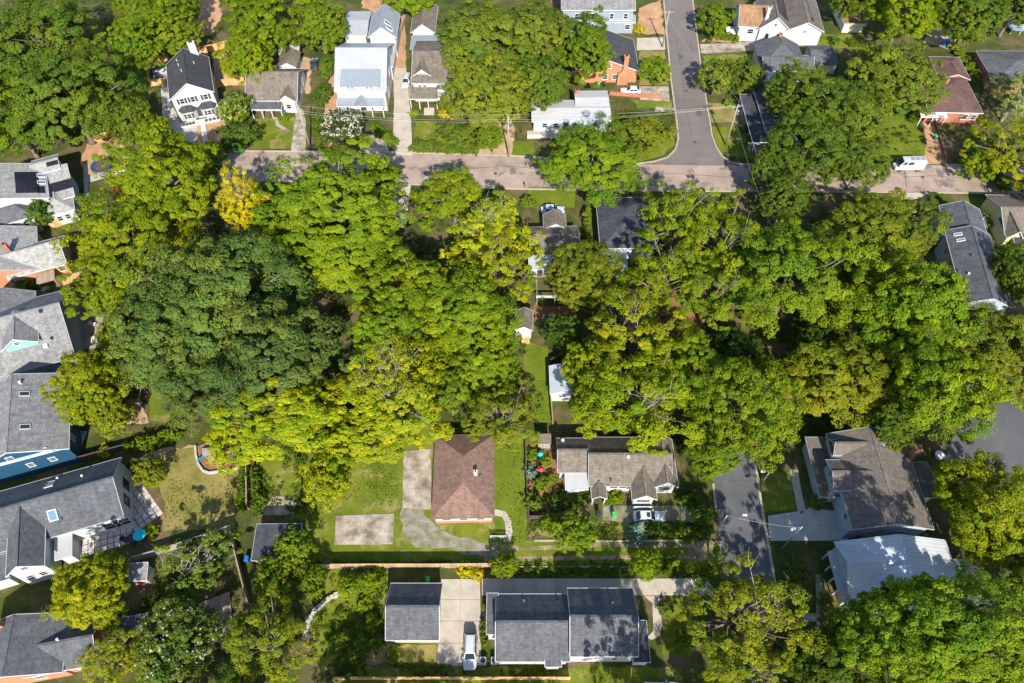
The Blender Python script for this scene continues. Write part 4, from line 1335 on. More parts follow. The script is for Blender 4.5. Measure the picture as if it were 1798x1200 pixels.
# J grey house and its dark porch wing
h = House('house', 'grey hip roofed house with white gutter behind the corner trees', (1341, 125), (1428, 125), 3.3)
w = h.wing((1340, 125), (1430, 125), 3.3, 1.8, 'x', ridge=(1380, 99), hip=(0, 0), wall=W_GREY, roof=SH_SLATE, trim=WHITE)
w2 = h.wing((1336, 118), (1416, 118), 3.32, 2.6, 'y', back=(1416, 78), hip=(True, 0), wall=W_GREY, roof=SH_SLATE)
w3 = h.wing((1426, 113), (1474, 113), 2.9, 1.2, 'x', back=(1472, 80), hip=(0, True), wall=W_GREY, roof=SH_SLATE)
w4 = h.wing((1345, 150), (1380, 150), 2.9, .6, 'x', depth=4.0, kind='shed', wall=W_GREY, roof=MT_GREY)
h.chimney((1369, 66), 5.6, .7, .7, 4, 6.4, BRICK)
h.window(w, 'l', (.4, .7), 1.7, .9, 1.2)
h = House('house', 'house with near black roof and white porch posts under corner trees', (1324, 246), (1420, 246), 3.2)
w = h.wing((1345, 232), (1430, 232), 3.6, 2.2, 'y', back=(1430, 152), wall=W_WHITE, roof=SH_DBLUE, trim=WHITE)
w2 = h.wing((1322, 250), (1352, 250), 2.8, .0, 'x', back=(1330, 166), kind='flat', wall=W_WHITE, roof=SH_DBLUE, trim=WHITE, nowall=True)
h.posts(w2, WHITE, 5, 'l'); h.posts(w2, WHITE, 2, 'f')
h.boxpart('porch_floor', WOODG, w2.x0, w2.x1, w2.y0, w2.y1, 0, .4)

# L maroon hip roofed house
h = House('brick_house', 'brick house with maroon hip roof and white fascia beside the clipped lawn', (1634, 197), (1725, 199), 3.0)
w = h.wing((1630, 198), (1726, 198), 3.0, 1.5, 'x', back=(1700, 132), hip=(0, True), wall=BRICK, roof=SH_MAROON, trim=WHITE)
w2 = h.wing((1650, 140), (1704, 140), 3.04, 1.3, 'y', back=(1686, 101), hip=(0, True), wall=BRICK, roof=SH_MAROON, trim=WHITE)
h.chimney((1663, 142), 4.8, .6, .6, 3, 5.2, BRICK2)
h.window(w, 'f', (.75, .92), 1.6, 1.2, 1.2); h.door(w, 'f', .2, WHITE)
w3 = h.wing((1618, 206), (1664, 206), 2.6, .3, 'x', depth=2.2, kind='shed', wall=BRICK, roof=MEMBRANE, trim=WHITE, nowall=True)
h.posts(w3, WHITE, 3)
h = House('house', 'dark grey hip roofed house behind the feathery pale tree', (1750, 146), (1840, 146), 3.0)
w = h.wing((1748, 148), (1850, 148), 3.0, 1.6, 'x', back=(1820, 90), hip=(True, True), wall=BRICK, roof=SH_SLATE, trim=GREYTRIM)
h.window(w, 'l', (.3, .6), 1.6, .9, 1.1)
h.window(w, 'f', (.3, .6), 1.6, .9, 1.1)

# O long grey roofed house
h = House('house', 'long house with slate grey gable roof and twin skylights beside the tan street', (1693, 532), (1648, 361), 5.2, ydir=True)
w = h.wing((1692, 532), (1777, 541), 5.2, 1.9, 'y', back=(1660, 405), wall=W_LBLUE, roof=SH_SLATE, trim=WHITE, ov=.35)
w2 = h.wing((1660, 405), (1733, 410), 4.6, 1.75, 'y', back=(1649, 361), wall=W_LBLUE, roof=SH_SLATE, trim=WHITE, ov=.35)
h.skylight(w, 'l', (1682, 412), .55, 1.3); h.skylight(w, 'l', (1687, 422), .55, 1.3)
h.vent(w, 'l', (1707, 450), .13, .3); h.vent(w, 'l', (1683, 478), .1, .4); h.vent(w, 'l', (1700, 482), .14, .3, WHITE)
w3 = h.wing((1722, 399), (1735, 400), 4.0, 1.0, 'x', depth=3.0, hip=(0, True), wall=W_LBLUE, roof=SH_SLATE)
h.window(w, 'l', (.2, .4, .6, .8), 3.6, .9, 1.3); h.window(w, 'f', (.3, .7), 3.4, 1.0, 1.4)
h.boxpart('deck', WOODN, w.wx0 + 1.2, w.wx1 - .3, w.wy0 - 3.0, w.wy0 - .01, 2.3, 2.5)
for i in range(4):
    x_ = w.wx0 + 1.3 + (w.wx1 - w.wx0 - 1.8) * i / 3
    h.boxpart('deck_post', WOODN, x_, x_ + .15, w.wy0 - 2.95, w.wy0 - 2.8, 0, 2.298)
    h.boxpart('deck_rail_post', WHITE, x_, x_ + .1, w.wy0 - 2.95, w.wy0 - 2.85, 2.502, 3.4)
h.boxpart('deck_rail', WHITE, w.wx0 + 1.2, w.wx1 - .3, w.wy0 - 2.97, w.wy0 - 2.87, 3.402, 3.5)
# P
h = House('house', 'taupe roofed house with yellow gable across from the long slate roof', (1768, 412), (1860, 414), 3.0)
w = h.wing((1764, 414), (1900, 418), 3.0, 2.2, 'x', back=(1860, 345), wall=W_YELLOW, roof=SH_TAUPE, trim=WHITE)
w2 = h.wing((1768, 418), (1797, 419), 3.2, 1.8, 'y', depth=5, wall=W_YELLOW, roof=SH_TAUPE, trim=WHITE)
w3 = h.wing((1784, 434), (1850, 436), 2.7, .5, 'x', depth=3.2, kind='shed', wall=W_YELLOW, roof=SH_CHAR, trim=WHITE)

# Q solar roofed house on the left
h = House('house', 'light grey roofed house carrying black solar arrays and skylights', (20, 374), (132, 343), 5.0)
w = h.wing((-75, 392), (86, 347), 5.4, 3.0, 'y', back=(80, 287), wall=W_GREY, roof=SH_LGREY, trim=WHITE)
h.solar(w, 'r', (28, 340), (66, 303), 4, 3); h.solar(w, 'r', (66, 340), (78, 328), 2, 1)
h.skylight(w, 'r', (72, 309), .9, 1.3); h.skylight(w, 'r', (73, 321), .9, 1.3)
w2 = h.wing((84, 357), (131, 344), 4.0, 1.6, 'x', back=(126, 298), kind='shed', wall=W_BLUEGREY, roof=SH_LGREY, trim=WHITE)
h.solar(w2, 'f', (91, 340), (127, 313), 4, 3)
w3 = h.wing((58, 309), (106, 296), 5.6, .9, 'x', back=(102, 271), kind='gable', wall=W_GREY, roof=SH_LGREY, trim=WHITE)
h.solar(w3, 'f', (83, 294), (101, 281), 3, 2)
w4 = h.wing((76, 383), (131, 368), 3.2, 1.4, 'y', back=(131, 338), hip=(True, 0), wall=W_GREY, roof=SH_LGREY, trim=WHITE)
w5 = h.wing((-30, 405), (60, 380), 4.2, 1.8, 'x', back=(60, 350), hip=(0, True), wall=W_GREY, roof=SH_SLATE, trim=WHITE)
h.window(w5, 'f', (.55, .8), 2.8, .9, 1.3); h.window(w4, 'f', (.4, .7), 1.7, .9, 1.2)
# R
h = House('brick_house', 'light grey roofed brick house with a wooden pergola roof at its back', (14, 492), (117, 464), 3.3)
w = h.wing((-70, 510), (68, 474), 3.3, 2.8, 'y', back=(62, 398), wall=BRICK2, roof=SH_LGREY, trim=GREYTRIM)
w2 = h.wing((14, 489), (117, 464), 3.1, 3.0, 'x', pitch=35, ridge=(108, 420), wall=BRICK2, roof=SH_LGREY, trim=WHITE)
h.window(w2, 'f', (.9,), 1.8, 1.3, 1.2); h.window(w, 'f', (.62, .75), 1.8, .8, 1.2); h.window(w2, 'r', (.4,), 1.8, .8, 1.2)
h.chimney((12, 436), 6.0, .7, .7, 4, 7.0, BRICK)
pa, pb = h.loc((64, 500), 2.6), h.loc((95, 474), 2.6)
h.boxpart('pergola_roof', WOODO, pa.x, pb.x, pa.y, pb.y + .1, 2.5, 2.62)
for x_, y_ in ((pa.x + .1, pa.y + .1), (pb.x - .25, pa.y + .1), (pb.x - .25, pb.y - .3)):
    h.boxpart('post', WOODO, x_, x_ + .15, y_, y_ + .15, 0, 2.498)
h.boxpart('deck', WOODN, pb.x + .3, pb.x + 4, pa.y + .6, pa.y + 2.6, 0, .4)
# S
h = House('house', 'grey roofed house with small teal front gable above the blue house', (-10, 664), (132, 626), 4.2)
w = h.wing((-90, 686), (132, 627), 4.2, 4.2, 'x', pitch=34, ridge=(110, 530), wall=W_BLUEGREY, roof=SH_GREY, trim=GREYTRIM)
w2 = h.wing((-60, 585), (62, 556), 4.4, 3.6, 'y', back=(60, 512), wall=W_BLUEGREY, roof=SH_GREY, trim=GREYTRIM)
w3 = h.wing((2, 617), (67, 600), 7.3, 2.0, 'y', depth=6, wall=W_TEAL, roof=SH_GREY, trim=WHITE, wall_z0=5.0)
h.window(w3, 'f', (.45,), 7.7, .8, .8)
h.vent(w, 'f', (81, 608), .35, .35, WHITE, True); h.vent(w, 'f', (92, 596), .15, .4, BLACKP); h.vent(w, 'f', (72, 547), .25, .3, BLACKP, True)
# T
h = House('house', 'blue sided house with grey gable roof between larger grey roofs', (0, 821), (120, 789), 5.2)
w = h.wing((-60, 836), (121, 788), 5.2, 3.2, 'y', back=(103, 660), wall=W_BLUE, roof=SH_GREY, trim=WHITE)
h.skylight(w, 'r', (43, 692), .8, 1.3, GREYTRIM, GLASS); h.skylight(w, 'r', (44, 750), .8, 1.3, GREYTRIM, GLASS)
h.vent(w, 'r', (37, 674), .16, .5, WHITE)
h.window(w, 'f', (.45, .80), 6.0, .9, 1.0); h.window(w, 'f', (.55, .78), 3.0, .9, 1.0); h.window(w, 'r', (.2, .5, .8), 3.4, .9, 1.3)
h.boxpart('gable_panel', W_LBLUE, w.wx0 + 2, w.wx1 - 2, w.wy0 - .03, w.wy0 - .004, 5.0, 5.6)
h.boxpart('belt_trim', WHITE, w.wx0 - .05, w.wx1 + .05, w.wy0 - .06, w.wy0 - .032, 4.85, 5.0)
# U
h = House('house', 'large white house with long slate roof above the paved patio', (0, 894), (183, 842), 8.0)
w = h.wing((-90, 996), (217, 907), 4.5, 3.5, 'x', pitch=34, ridge=(183, 842), wall=W_WHITE, roof=SH_SLATE, trim=GREYTRIM, ov=.35)
w2 = h.wing((10, 1013), (78, 994), 5.4, 2.2, 'y', depth=9.5, wall=W_WHITE, roof=SH_SLATE, trim=WHITE)
h.skylight(w, 'f', (93, 905), 1.1, 1.5, WHITE); h.skylight(w, 'b', (88, 851), 1.1, 1.5, GREYTRIM)
h.vent(w, 'b', (102, 841), .12, .3, WHITE); h.vent(w, 'b', (145, 837), .12, .3, WHITE); h.vent(w, 'f', (109, 914), .1, .4)
h.window(w, 'f', (.72, .84), 3.9, .8, .8); h.window(w, 'f', (.90, .965), 2.2, 2.2, 2.0, frame=WHITE); h.window(w, 'r', (.35, .65), 2.4, 1.6, 1.9, frame=DARKTRIM)
h.window(w2, 'f', (.5,), 5.6, .9, .9); h.window(w2, 'f', (.3, .7), 2.4, .9, 1.3)
w3 = h.wing((96, 985), (126, 975), 3.2, 0, 'x', depth=5.5, kind='flat', wall=W_WHITE, roof=MEMBRANE, trim=WHITE)
w4 = h.wing((-60, 1040), (16, 1016), 3.4, .9, 'x', depth=3.5, kind='shed', wall=W_WHITE, roof=SH_SLATE, trim=WHITE)
# V
h = House('brick_house', 'brick house with dark grey cross gabled roof beside feathery yellow shrubs', (35, 1190), (165, 1166), 3.3)
w = h.wing((-60, 1212), (109, 1180), 3.8, 2.9, 'y', back=(108, 1078), wall=BRICK2, roof=SH_SLATE, trim=WHITE)
w2 = h.wing((40, 1192), (170, 1166), 3.2, 2.8, 'x', pitch=34, ridge=(150, 1118), wall=BRICK2, roof=SH_SLATE, trim=WHITE)
h.window(w, 'f', (.7,), 1.9, 1.2, 1.3); h.window(w2, 'f', (.75,), 1.9, 1.6, 1.3); h.vent(w2, 'f', (102, 1124), .12, .3, WHITE)
h.chimney((2, 1098), 6.0, .9, .7, 4, 7.2, BRICK)

# W red brown hip roof, centre
h = House('house', 'small house with plain red brown hip roof on the wide lawn', (759, 910), (868, 908), 3.0)
w = h.wing((758, 911), (868, 908), 3.0, 2.1, 'y', back=(866, 763), hip=(True, True), wall=W_WHITE, roof=SH_RED, trim=SH_RED)
h.chimney((835, 830), 4.9, .42, .5, 3, 5.1, W_CREAM)
h.vent(w, 'r', (843, 839), .09, .3); h.vent(w, 'r', (846, 836), .07, .3)
h.window(w, 'f', (.2, .5, .8), 1.7, 1.2, 1.2)
h.boxpart('foundation', BRICK2, w.wx0 - .05, w.wx1 + .05, w.wy0 - .06, w.wy0 - .01, 0, .7)
# X
h = House('house', 'long white house with brown roof and two front gables above the silver car', (1036, 853), (1188, 853), 3.0)
w = h.wing((1034, 854), (1180, 854), 2.9, 2.8, 'x', pitch=33, ridge=(1100, 797), wall=W_WHITE, roof=SH_TAUPE, trim=GREYTRIM)
w2 = h.wing((979, 830), (1034, 830), 3.1, 2.5, 'x', pitch=33, ridge=(1005, 790), wall=W_WHITE, roof=SH_TAUPE, trim=GREYTRIM)
w3 = h.wing((1110, 878), (1154, 878), 3.0, 1.6, 'y', depth=7, wall=W_WHITE, roof=SH_TAUPE, trim=WHITE)
w4 = h.wing((1148, 856), (1191, 856), 3.1, 1.7, 'y', back=(1190, 772), wall=W_WHITE, roof=SH_TAUPE, trim=WHITE)
w5 = h.wing((1039, 876), (1066, 876), 2.7, .9, 'y', depth=2.4, wall=W_WHITE, roof=SH_TAUPE, trim=WHITE, nowall=True)
h.posts(w5, WHITE, 2)
w6 = h.wing((993, 860), (1033, 860), 2.7, .25, 'x', depth=3.6, kind='shed', wall=W_WHITE, roof=MEMBRANE, trim=WHITE)
h.window(w, 'f', (.3, .42), 1.8, 1.2, 1.1); h.window(w3, 'f', (.5,), 1.7, 2.0, 1.2); h.window(w4, 'f', (.6,), 3.3, .7, .6); h.window(w4, 'f', (.6,), 1.6, 1.0, 1.2)
h.door(w, 'f', .1, WOODD)
h.vent(w, 'f', (1103, 804), .18, .3, WHITE); h.vent(w2, 'b', (988, 775), .18, .3, WHITE); h.vent(w, 'f', (1072, 845), .09, .5, BLACKP)
h.boxpart('porch_rail', WHITE, w3.wx0, w3.wx1, w3.wy0 - .7, w3.wy0 - .6, 0, 1.0)
# Y big dark roofed house, bottom centre
h = House('house', 'large white house with two level dark slate roof beside the concrete drive', (872, 1162), (1000, 1162), 4.4)
w = h.wing((870, 1162), (1001, 1162), 3.8, 3.2, 'x', pitch=34, ridge=(930, 1092), wall=W_WHITE, roof=SH_SLATE, trim=WHITE, ov=.35)
w2 = h.wing((1001, 1153), (1121, 1153), 5.2, 3.1, 'x', pitch=34, ridge=(1060, 1082), wall=W_WHITE, roof=SH_SLATE, trim=WHITE, ov=.35)
w3 = h.wing((854, 1114), (874, 1114), 4.0, 0, 'x', back=(872, 1042), kind='flat', wall=W_WHITE, roof=SH_SLATE, trim=WHITE, ov=.2)
w4 = h.wing((1113, 1163), (1142, 1163), 3.2, 0, 'x', back=(1140, 1090), kind='flat', wall=W_WHITE, roof=SH_DBLUE, trim=WHITE, ov=.2)
w5 = h.wing((957, 1171), (986, 1171), 3.7, 1.1, 'x', depth=4.2, kind='shed', wall=W_WHITE, roof=SH_SLATE, trim=WHITE, ov=.25)
h.window(w2, 'f', (.36, .68, .78), 4.2, .9, 1.0); h.window(w2, 'f', (.3, .7), 2.0, .9, 1.4); h.window(w, 'f', (.2, .45), 2.4, .9, 1.3)
h.vent(w, 'b', (920, 1057), .1, .6); h.vent(w, 'b', (980, 1060), .1, .6, BLACKP); h.vent(w2, 'b', (1075, 1060), .1, .5)
# Z garage
h = House('garage', 'small garage with slate gable roof beside the drive of the white SUV', (678, 1124), (770, 1124), 3.0)
w = h.wing((677, 1125), (771, 1124), 2.8, 2.7, 'x', pitch=34, ridge=(729, 1065), wall=W_CREAM, roof=SH_SLATE, trim=WHITE, ov=.3)
h.window(w, 'f', (.3,), 1.7, .9, 1.0); h.door(w, 'r', .5, WHITE, 2.6, 2.2, .05)
# AA
h = House('house', 'large brown roofed house with pale blue gables and side dormers', (1494, 928), (1640, 928), 5.0)
w = h.wing((1496, 930), (1640, 930), 4.8, 2.3, 'y', back=(1590, 762), wall=W_LBLUE, roof=SH_BROWN, trim=W_LBLUE)
w2 = h.wing((1440, 873), (1500, 873), 3.0, 1.3, 'x', back=(1478, 768), kind='flat', wall=W_LBLUE, roof=SH_BROWN, trim=GREYTRIM)
w3 = h.wing((1464, 862), (1560, 862), 5.3, 1.3, 'x', back=(1540, 808), wall=W_LBLUE, roof=SH_BROWN, trim=W_LBLUE)
w5 = h.wing((1464, 800), (1550, 800), 5.3, 1.6, 'x', back=(1530, 772), wall=W_LBLUE, roof=SH_BROWN, trim=W_LBLUE)
w4 = h.wing((1596, 874), (1648, 874), 3.6, 0.8, 'x', back=(1640, 812), wall=W_CREAM, roof=SH_BROWN, trim=WHITE)
h.window(w, 'f', (.5,), 5.6, .9, .9); h.window(w, 'f', (.3, .7), 2.2, 1.0, 1.4); h.window(w3, 'l', (.3, .6), 4.9, .8, .9); h.window(w5, 'l', (.5,), 4.9, .8, .9); h.window(w, 'l', (.15,), 3.2, .9, 1.3)
h.chimney((1611, 790), 7.0, .8, .8, 4, 7.4, BRICK)
h.door(w2, 'f', .4, WHITE)
# AB
h = House('house', 'house with silver metal cross gabled roof and white ribbed porch roof', (1500, 1060), (1735, 1056), 4.0)
w = h.wing((1500, 1072), (1702, 1068), 4.0, 2.7, 'y', back=(1580, 950), wall=W_LBLUE, roof=MT_SILVER, trim=WHITE)
w2 = h.wing((1489, 1042), (1600, 1042), 4.05, 2.4, 'x', ridge=(1540, 986), wall=W_LBLUE, roof=MT_SILVER, trim=WHITE)
w5 = h.wing((1625, 1060), (1742, 1060), 3.6, 1.6, 'x', back=(1720, 982), hip=(0, True), wall=W_LBLUE, roof=MT_SILVER, trim=WHITE)
w3 = h.wing((1472, 1036), (1495, 1036), 3.0, 0, 'x', back=(1484, 968), kind='flat', wall=W_LBLUE, roof=MT_BLUE, trim=WHITE, nowall=True)
h.posts(w3, WHITE, 4, 'l', .15)
w4 = h.wing((1484, 1058), (1508, 1058), 3.0, 0.4, 'x', depth=2.6, kind='shed', wall=W_WHITE, roof=MT_BLUE, trim=WHITE)
h.window(w2, 'l', (.3, .7), 2.0, .9, 1.3); h.door(w2, 'l', .5, WOODD)
# AC
h = House('house', 'house with blue black hip roof half hidden by pale limbed trees', (1055, 435), (1150, 435), 3.4)
w = h.wing((1054, 436), (1152, 436), 3.4, 2.2, 'y', back=(1120, 347), hip=(True, True), wall=W_WHITE, roof=SH_DBLUE, trim=WHITE)
w2 = h.wing((1057, 472), (1102, 472), 2.8, .3, 'x', depth=5, kind='shed', wall=W_WHITE, roof=MEMBRANE, trim=WHITE)
h.window(w, 'l', (.3, .6), 1.7, .9, 1.2)
# AD
h = House('house', 'brown roofed house with white lean-to behind the small front lawn', (932, 448), (1018, 446), 3.0)
w = h.wing((931, 448), (1019, 446), 3.0, 1.6, 'x', ridge=(975, 412), wall=W_WHITE, roof=SH_TAUPE, trim=GREYTRIM)
w2 = h.wing((955, 402), (995, 402), 3.05, 1.4, 'y', back=(990, 376), wall=W_WHITE, roof=SH_TAUPE, trim=GREYTRIM)
w3 = h.wing((929, 473), (988, 473), 2.7, .4, 'x', depth=4.4, kind='shed', wall=W_WHITE, roof=MEMBRANE, trim=WHITE)
h.door(w3, 'f', .3, WOODD); h.window(w3, 'f', (.65,), 1.5, 1.2, 1.1); h.window(w, 'r', (.3, .6), 1.6, .9, 1.1)
# sheds
h = House('shed', 'white shed with pale blue metal roof on the narrow lawn strip', (967, 692), (1003, 692), 2.6, 'shed')
w = h.wing((966, 692), (1005, 692), 2.6, .7, 'y', back=(1000, 643), wall=W_WHITE, roof=MT_BLUE, trim=WHITE, ov=.15)
h.door(w, 'f', .5, WHITE, 1.2, 1.9)
h = House('shed', 'little white outbuilding with taupe roof and wooden steps', (906, 580), (934, 581), 2.7, 'shed')
w = h.wing((904, 580), (935, 580), 2.7, 1.0, 'y', back=(930, 546), wall=W_WHITE, roof=SH_TAUPE, trim=WHITE, ov=.2)
h.door(w, 'f', .6, WHITE)
for i in range(3):
    h.boxpart('step', WOODN, w.wx0 + .9, w.wx0 + 2.4, w.wy0 - .4 * (i + 1), w.wy0 - .4 * i - .004, 0, .5 - .15 * i)
h = House('shed', 'wide dark blue roofed shed beside the cracked patio slab', (442, 985), (521, 984), 2.6, 'shed')
w = h.wing((441, 985), (522, 983), 2.6, .5, 'x', back=(522, 922), kind='shed', wall=WOODG, roof=SH_DBLUE, trim=GREYTRIM, ov=.2)
h.door(w, 'f', .5, WOODG, 1.6, 2.0)
h = House('shed', 'small grey roofed playhouse with striped front behind the dense yellow tree', (226, 1020), (257, 1018), 2.2, 'shed')
w = h.wing((225, 1021), (257, 1019), 2.2, .7, 'x', back=(254, 991), kind='shed', wall=W_WHITE, roof=SH_GREY, trim=WHITE, ov=.15)
h.door(w, 'f', .5, REDP, .7, 1.4); h.window(w, 'f', (.2, .8), 1.2, .5, .6)
h = House('shed', 'low grey flat roofed shed tucked under the bottom left trees', (203, 1112), (265, 1100), 2.6, 'shed')
w = h.wing((203, 1112), (266, 1106), 2.6, .4, 'x', back=(262, 1078), kind='shed', wall=WOODG, roof=SH_SLATE, trim=GREYTRIM, ov=.2)
h.door(w, 'f', .5, WOODG)
h = House('shed', 'tiny brown roofed garden shed between the red brown and taupe roofs', (945, 779), (967, 779), 2.2, 'shed')
w = h.wing((944, 779), (968, 779), 2.2, .4, 'x', back=(966, 764), kind='shed', wall=WOODG, roof=SH_TAUPE, ov=.12)
h.door(w, 'f', .5, WOODG, .8, 1.8)

# ------------------------------------------------------------------ vehicles
def bevel(me, w, seg=2):
    bm = bmesh.new(); bm.from_mesh(me)
    bmesh.ops.remove_doubles(bm, verts=bm.verts, dist=1e-4)
    bmesh.ops.bevel(bm, geom=list(bm.edges), offset=w, segments=seg, affect='EDGES', profile=0.6)
    bm.to_mesh(me); bm.free()
    for p in me.polygons:
        p.use_smooth = True

def vehicle(name, label, px, py, heading, paint, L=4.7, W=1.82, Hh=1.46, kind='sedan', cat='car', world=None, extras=()):
    c = P(px, py, 0.0) if world is None else Vector(world)
    e = empty(name, (c.x, c.y, 0), heading, label, cat)
    hw = W / 2
    zb = Hh * 0.60 if kind != 'van' else Hh * 0.52
    # lower body, lofted nose to tail
    if kind == 'van':
        st = [(.5, .55, .60, .80), (.47, .30, .95, .93), (.40, .25, 1.12, .98), (.28, .24, zb, 1.0), (-.2, .24, zb, 1.0), (-.47, .26, zb, 1.0), (-.5, .40, zb - .1, .96)]
        cab = dict(b0=.42, b1=-.495, t0=.29, t1=-.475, wt=.86)
    elif kind == 'suv':
        st = [(.5, .42, .66, .60), (.475, .26, .82, .84), (.40, .22, .94, .98), (.22, .22, zb, 1.0), (-.3, .22, zb, 1.0), (-.46, .25, zb, .94), (-.5, .40, zb - .14, .76)]
        cab = dict(b0=.24, b1=-.485, t0=.08, t1=-.40, wt=.66)
    else:
        st = [(.5, .40, .56, .74), (.47, .24, .68, .90), (.38, .20, .80, .97), (.2, .20, zb, 1.0), (-.28, .20, zb + .02, 1.0), (-.45, .24, zb, .96), (-.5, .42, zb - .16, .84)]
        cab = dict(b0=.20, b1=-.42, t0=.03, t1=-.26, wt=.70)
    mb = MB()
    rings = []
    for x, z0, z1, f in st:
        w_ = hw * f
        rings.append([(x * L, -w_ * .92, z0), (x * L, w_ * .92, z0), (x * L, w_, z0 + (z1 - z0) * .35), (x * L, w_ * .99, z0 + (z1 - z0) * .7), (x * L, w_ * .86, z1),
                      (x * L, 0, z1 + .04), (x * L, -w_ * .86, z1), (x * L, -w_ * .99, z0 + (z1 - z0) * .7), (x * L, -w_, z0 + (z1 - z0) * .35)])
    n = 9
    vs = [p for r in rings for p in r]
    fs = [tuple(range(n)), tuple((len(rings) - 1) * n + j for j in range(n - 1, -1, -1))]
    for i in range(len(rings) - 1):
        for j in range(n):
            fs.append((i * n + j, i * n + (j + 1) % n, (i + 1) * n + (j + 1) % n, (i + 1) * n + j))
    mb.add(vs, fs)
    body = mb.build('body', paint, e, True)
    sm = body.modifiers.new('round', 'SUBSURF'); sm.levels = 1; sm.render_levels = 2
    # cabin
    zc0, zc1 = zb - .02, Hh
    b0, b1, t0, t1 = (cab[q] * L for q in ('b0', 'b1', 't0', 't1'))
    wb, wt = hw * .93, hw * cab['wt']
    B = [Vector((b1, -wb, zc0)), Vector((b0, -wb, zc0)), Vector((b0, wb, zc0)), Vector((b1, wb, zc0))]
    T = [Vector((t1, -wt, zc1)), Vector((t0, -wt, zc1)), Vector((t0, wt, zc1)), Vector((t1, wt, zc1))]
    mb = MB(); mb.add(B + T, [(3, 2, 1, 0), (4, 5, 6, 7), (0, 1, 5, 4), (1, 2, 6, 5), (2, 3, 7, 6), (3, 0, 4, 7)])
    me = mb.mesh('cabin'); bevel(me, .13, 3); me.materials.append(paint)
    link(bpy.data.objects.new('cabin', me), e)
    def pane(nm, q, u0, u1, v0, v1, mat=GLASS):
        a = lambda u, v: q[0].lerp(q[1], u).lerp(q[3].lerp(q[2], u), v)
        p = [a(u0, v0), a(u1, v0), a(u1, v1), a(u0, v1)]
        nn = (p[1] - p[0]).cross(p[3] - p[0]).normalized()
        cen = (T[0] + T[2] + B[0] + B[2]) / 4
        if nn.dot(p[0] - cen) < 0: nn = -nn
        m = MB(); m.add([x - nn * .02 for x in p] + [x + nn * .012 for x in p], [(3, 2, 1, 0), (4, 5, 6, 7), (0, 1, 5, 4), (1, 2, 6, 5), (2, 3, 7, 6), (3, 0, 4, 7)])
        m.build(nm, mat, e)
    pane('windshield', [B[1], B[2], T[2], T[1]], .08, .92, .10, .90)
    if kind == 'van':
        pane('side_window', [B[0], B[1], T[1], T[0]], .80, .95, .35, .85); pane('side_window', [B[0], B[1], T[1], T[0]], .52, .74, .35, .85)
        pane('side_window', [B[3], B[2], T[2], T[3]], .80, .95, .35, .85); pane('side_window', [B[3], B[2], T[2], T[3]], .52, .74, .35, .85)
        for i in range(3):
            m = MB(); m.box(-.42 * L + i * L * .17, -.30 * L + i * L * .17, -wt * .5, wt * .5, Hh + .002, Hh + .07)
            m.build('roof_panel', MT_GREY, e)
    else:
        pane('rear_window', [B[3], B[0], T[0], T[3]], .08, .92, .15, .88)
        for q in ([B[0], B[1], T[1], T[0]], [B[3], B[2], T[2], T[3]]):
            pane('side_window', q, .10, .46, .2, .86); pane('side_window', q, .50, .90, .2, .86)
    if 'sunroof' in extras:
        m = MB(); m.box(t1 * .1 - .3, t0 - .05, -wt * .55, wt * .55, Hh + .004, Hh + .02); m.build('sunroof', GLASS, e)
    if 'rack' in extras:
        for sg in (-1, 1):
            m = MB(); m.tube([(t1, sg * wt * .85, Hh + .06), (t0, sg * wt * .85, Hh + .06)], .025, 6)
            for xx in (t1 + .1, t0 - .1):
                m.cyl(xx, sg * wt * .85, Hh - .02, Hh + .06, .02, 6)
            m.build('roof_rail', STEEL, e)
    for sg in (-1, 1):
        m = MB(); m.box(L * .455, L * .494, sg * hw * .60 - .17, sg * hw * .60 + .17, zb * .62, zb * .62 + .14); m.build('headlight', WHITE, e)
        m = MB(); m.box(-L * .503, -L * .475, sg * hw * .62 - .16, sg * hw * .62 + .16, zb * .70, zb * .70 + .16); m.build('tail_light', REDP, e)
        m = MB(); m.box(b0 - .35, b0 - .2, sg * (hw + .02) - .1, sg * (hw + .02) + .1, zb - .02, zb + .14); m.build('mirror', paint, e)
        for xx in (.31, -.31):
            m = MB(); r_ = .34 if kind != 'sedan' else .32
            m.tube([(xx * L, sg * (hw - .20), r_), (xx * L, sg * (hw + .015), r_)], r_, 18)
            t = m.build('wheel', RUBBER, e)
            m = MB(); m.tube([(xx * L, sg * (hw + .016), r_), (xx * L, sg * (hw + .03), r_)], r_ * .62, 14); m.build('rim', STEEL, t)
    return e

CARW = plain('car paint white', (0.47, 0.48, 0.49), .25, coat=1.0)
CARS = plain('car paint silver', (0.56, 0.61, 0.65), .28, .15, coat=1.0)
CARD = plain('car paint dark', (0.03, 0.035, 0.045), .22, coat=1.0)
CARB = plain('car paint ice blue', (0.52, 0.62, 0.70), .25, .2, coat=1.0)
D = math.pi / 2
vehicle('parked_car', 'white SUV with roof rails parked on the concrete drive by the garage', 826, 1146, -D, CARW, 4.75, 1.88, 1.72, 'suv', extras=('rack',))
vehicle('parked_car', 'silver sedan with sunroof parked before the two front gables', 1138, 910, 0.0, CARS, 4.75, 1.82, 1.45, 'sedan', extras=('sunroof',))
vehicle('camper_van', 'tall white camper van with roof panels parked at the kerb', 1592, 297, math.pi, CARW, 6.0, 2.0, 2.75, 'van', 'van')
vehicle('parked_car', 'pale blue car parked on the small front lawn behind the brown roof', 970, 372, 0.02, CARB, 4.7, 1.84, 1.5)
vehicle('parked_car', 'white SUV parked beside the narrow dormered house', 714, 147, -D - .08, CARW, 4.6, 1.85, 1.68, 'suv', extras=('rack',))
vehicle('parked_car', 'silver car parked below the orange brick chimney', 1107, 163, math.pi, CARS, 4.7, 1.8, 1.45)
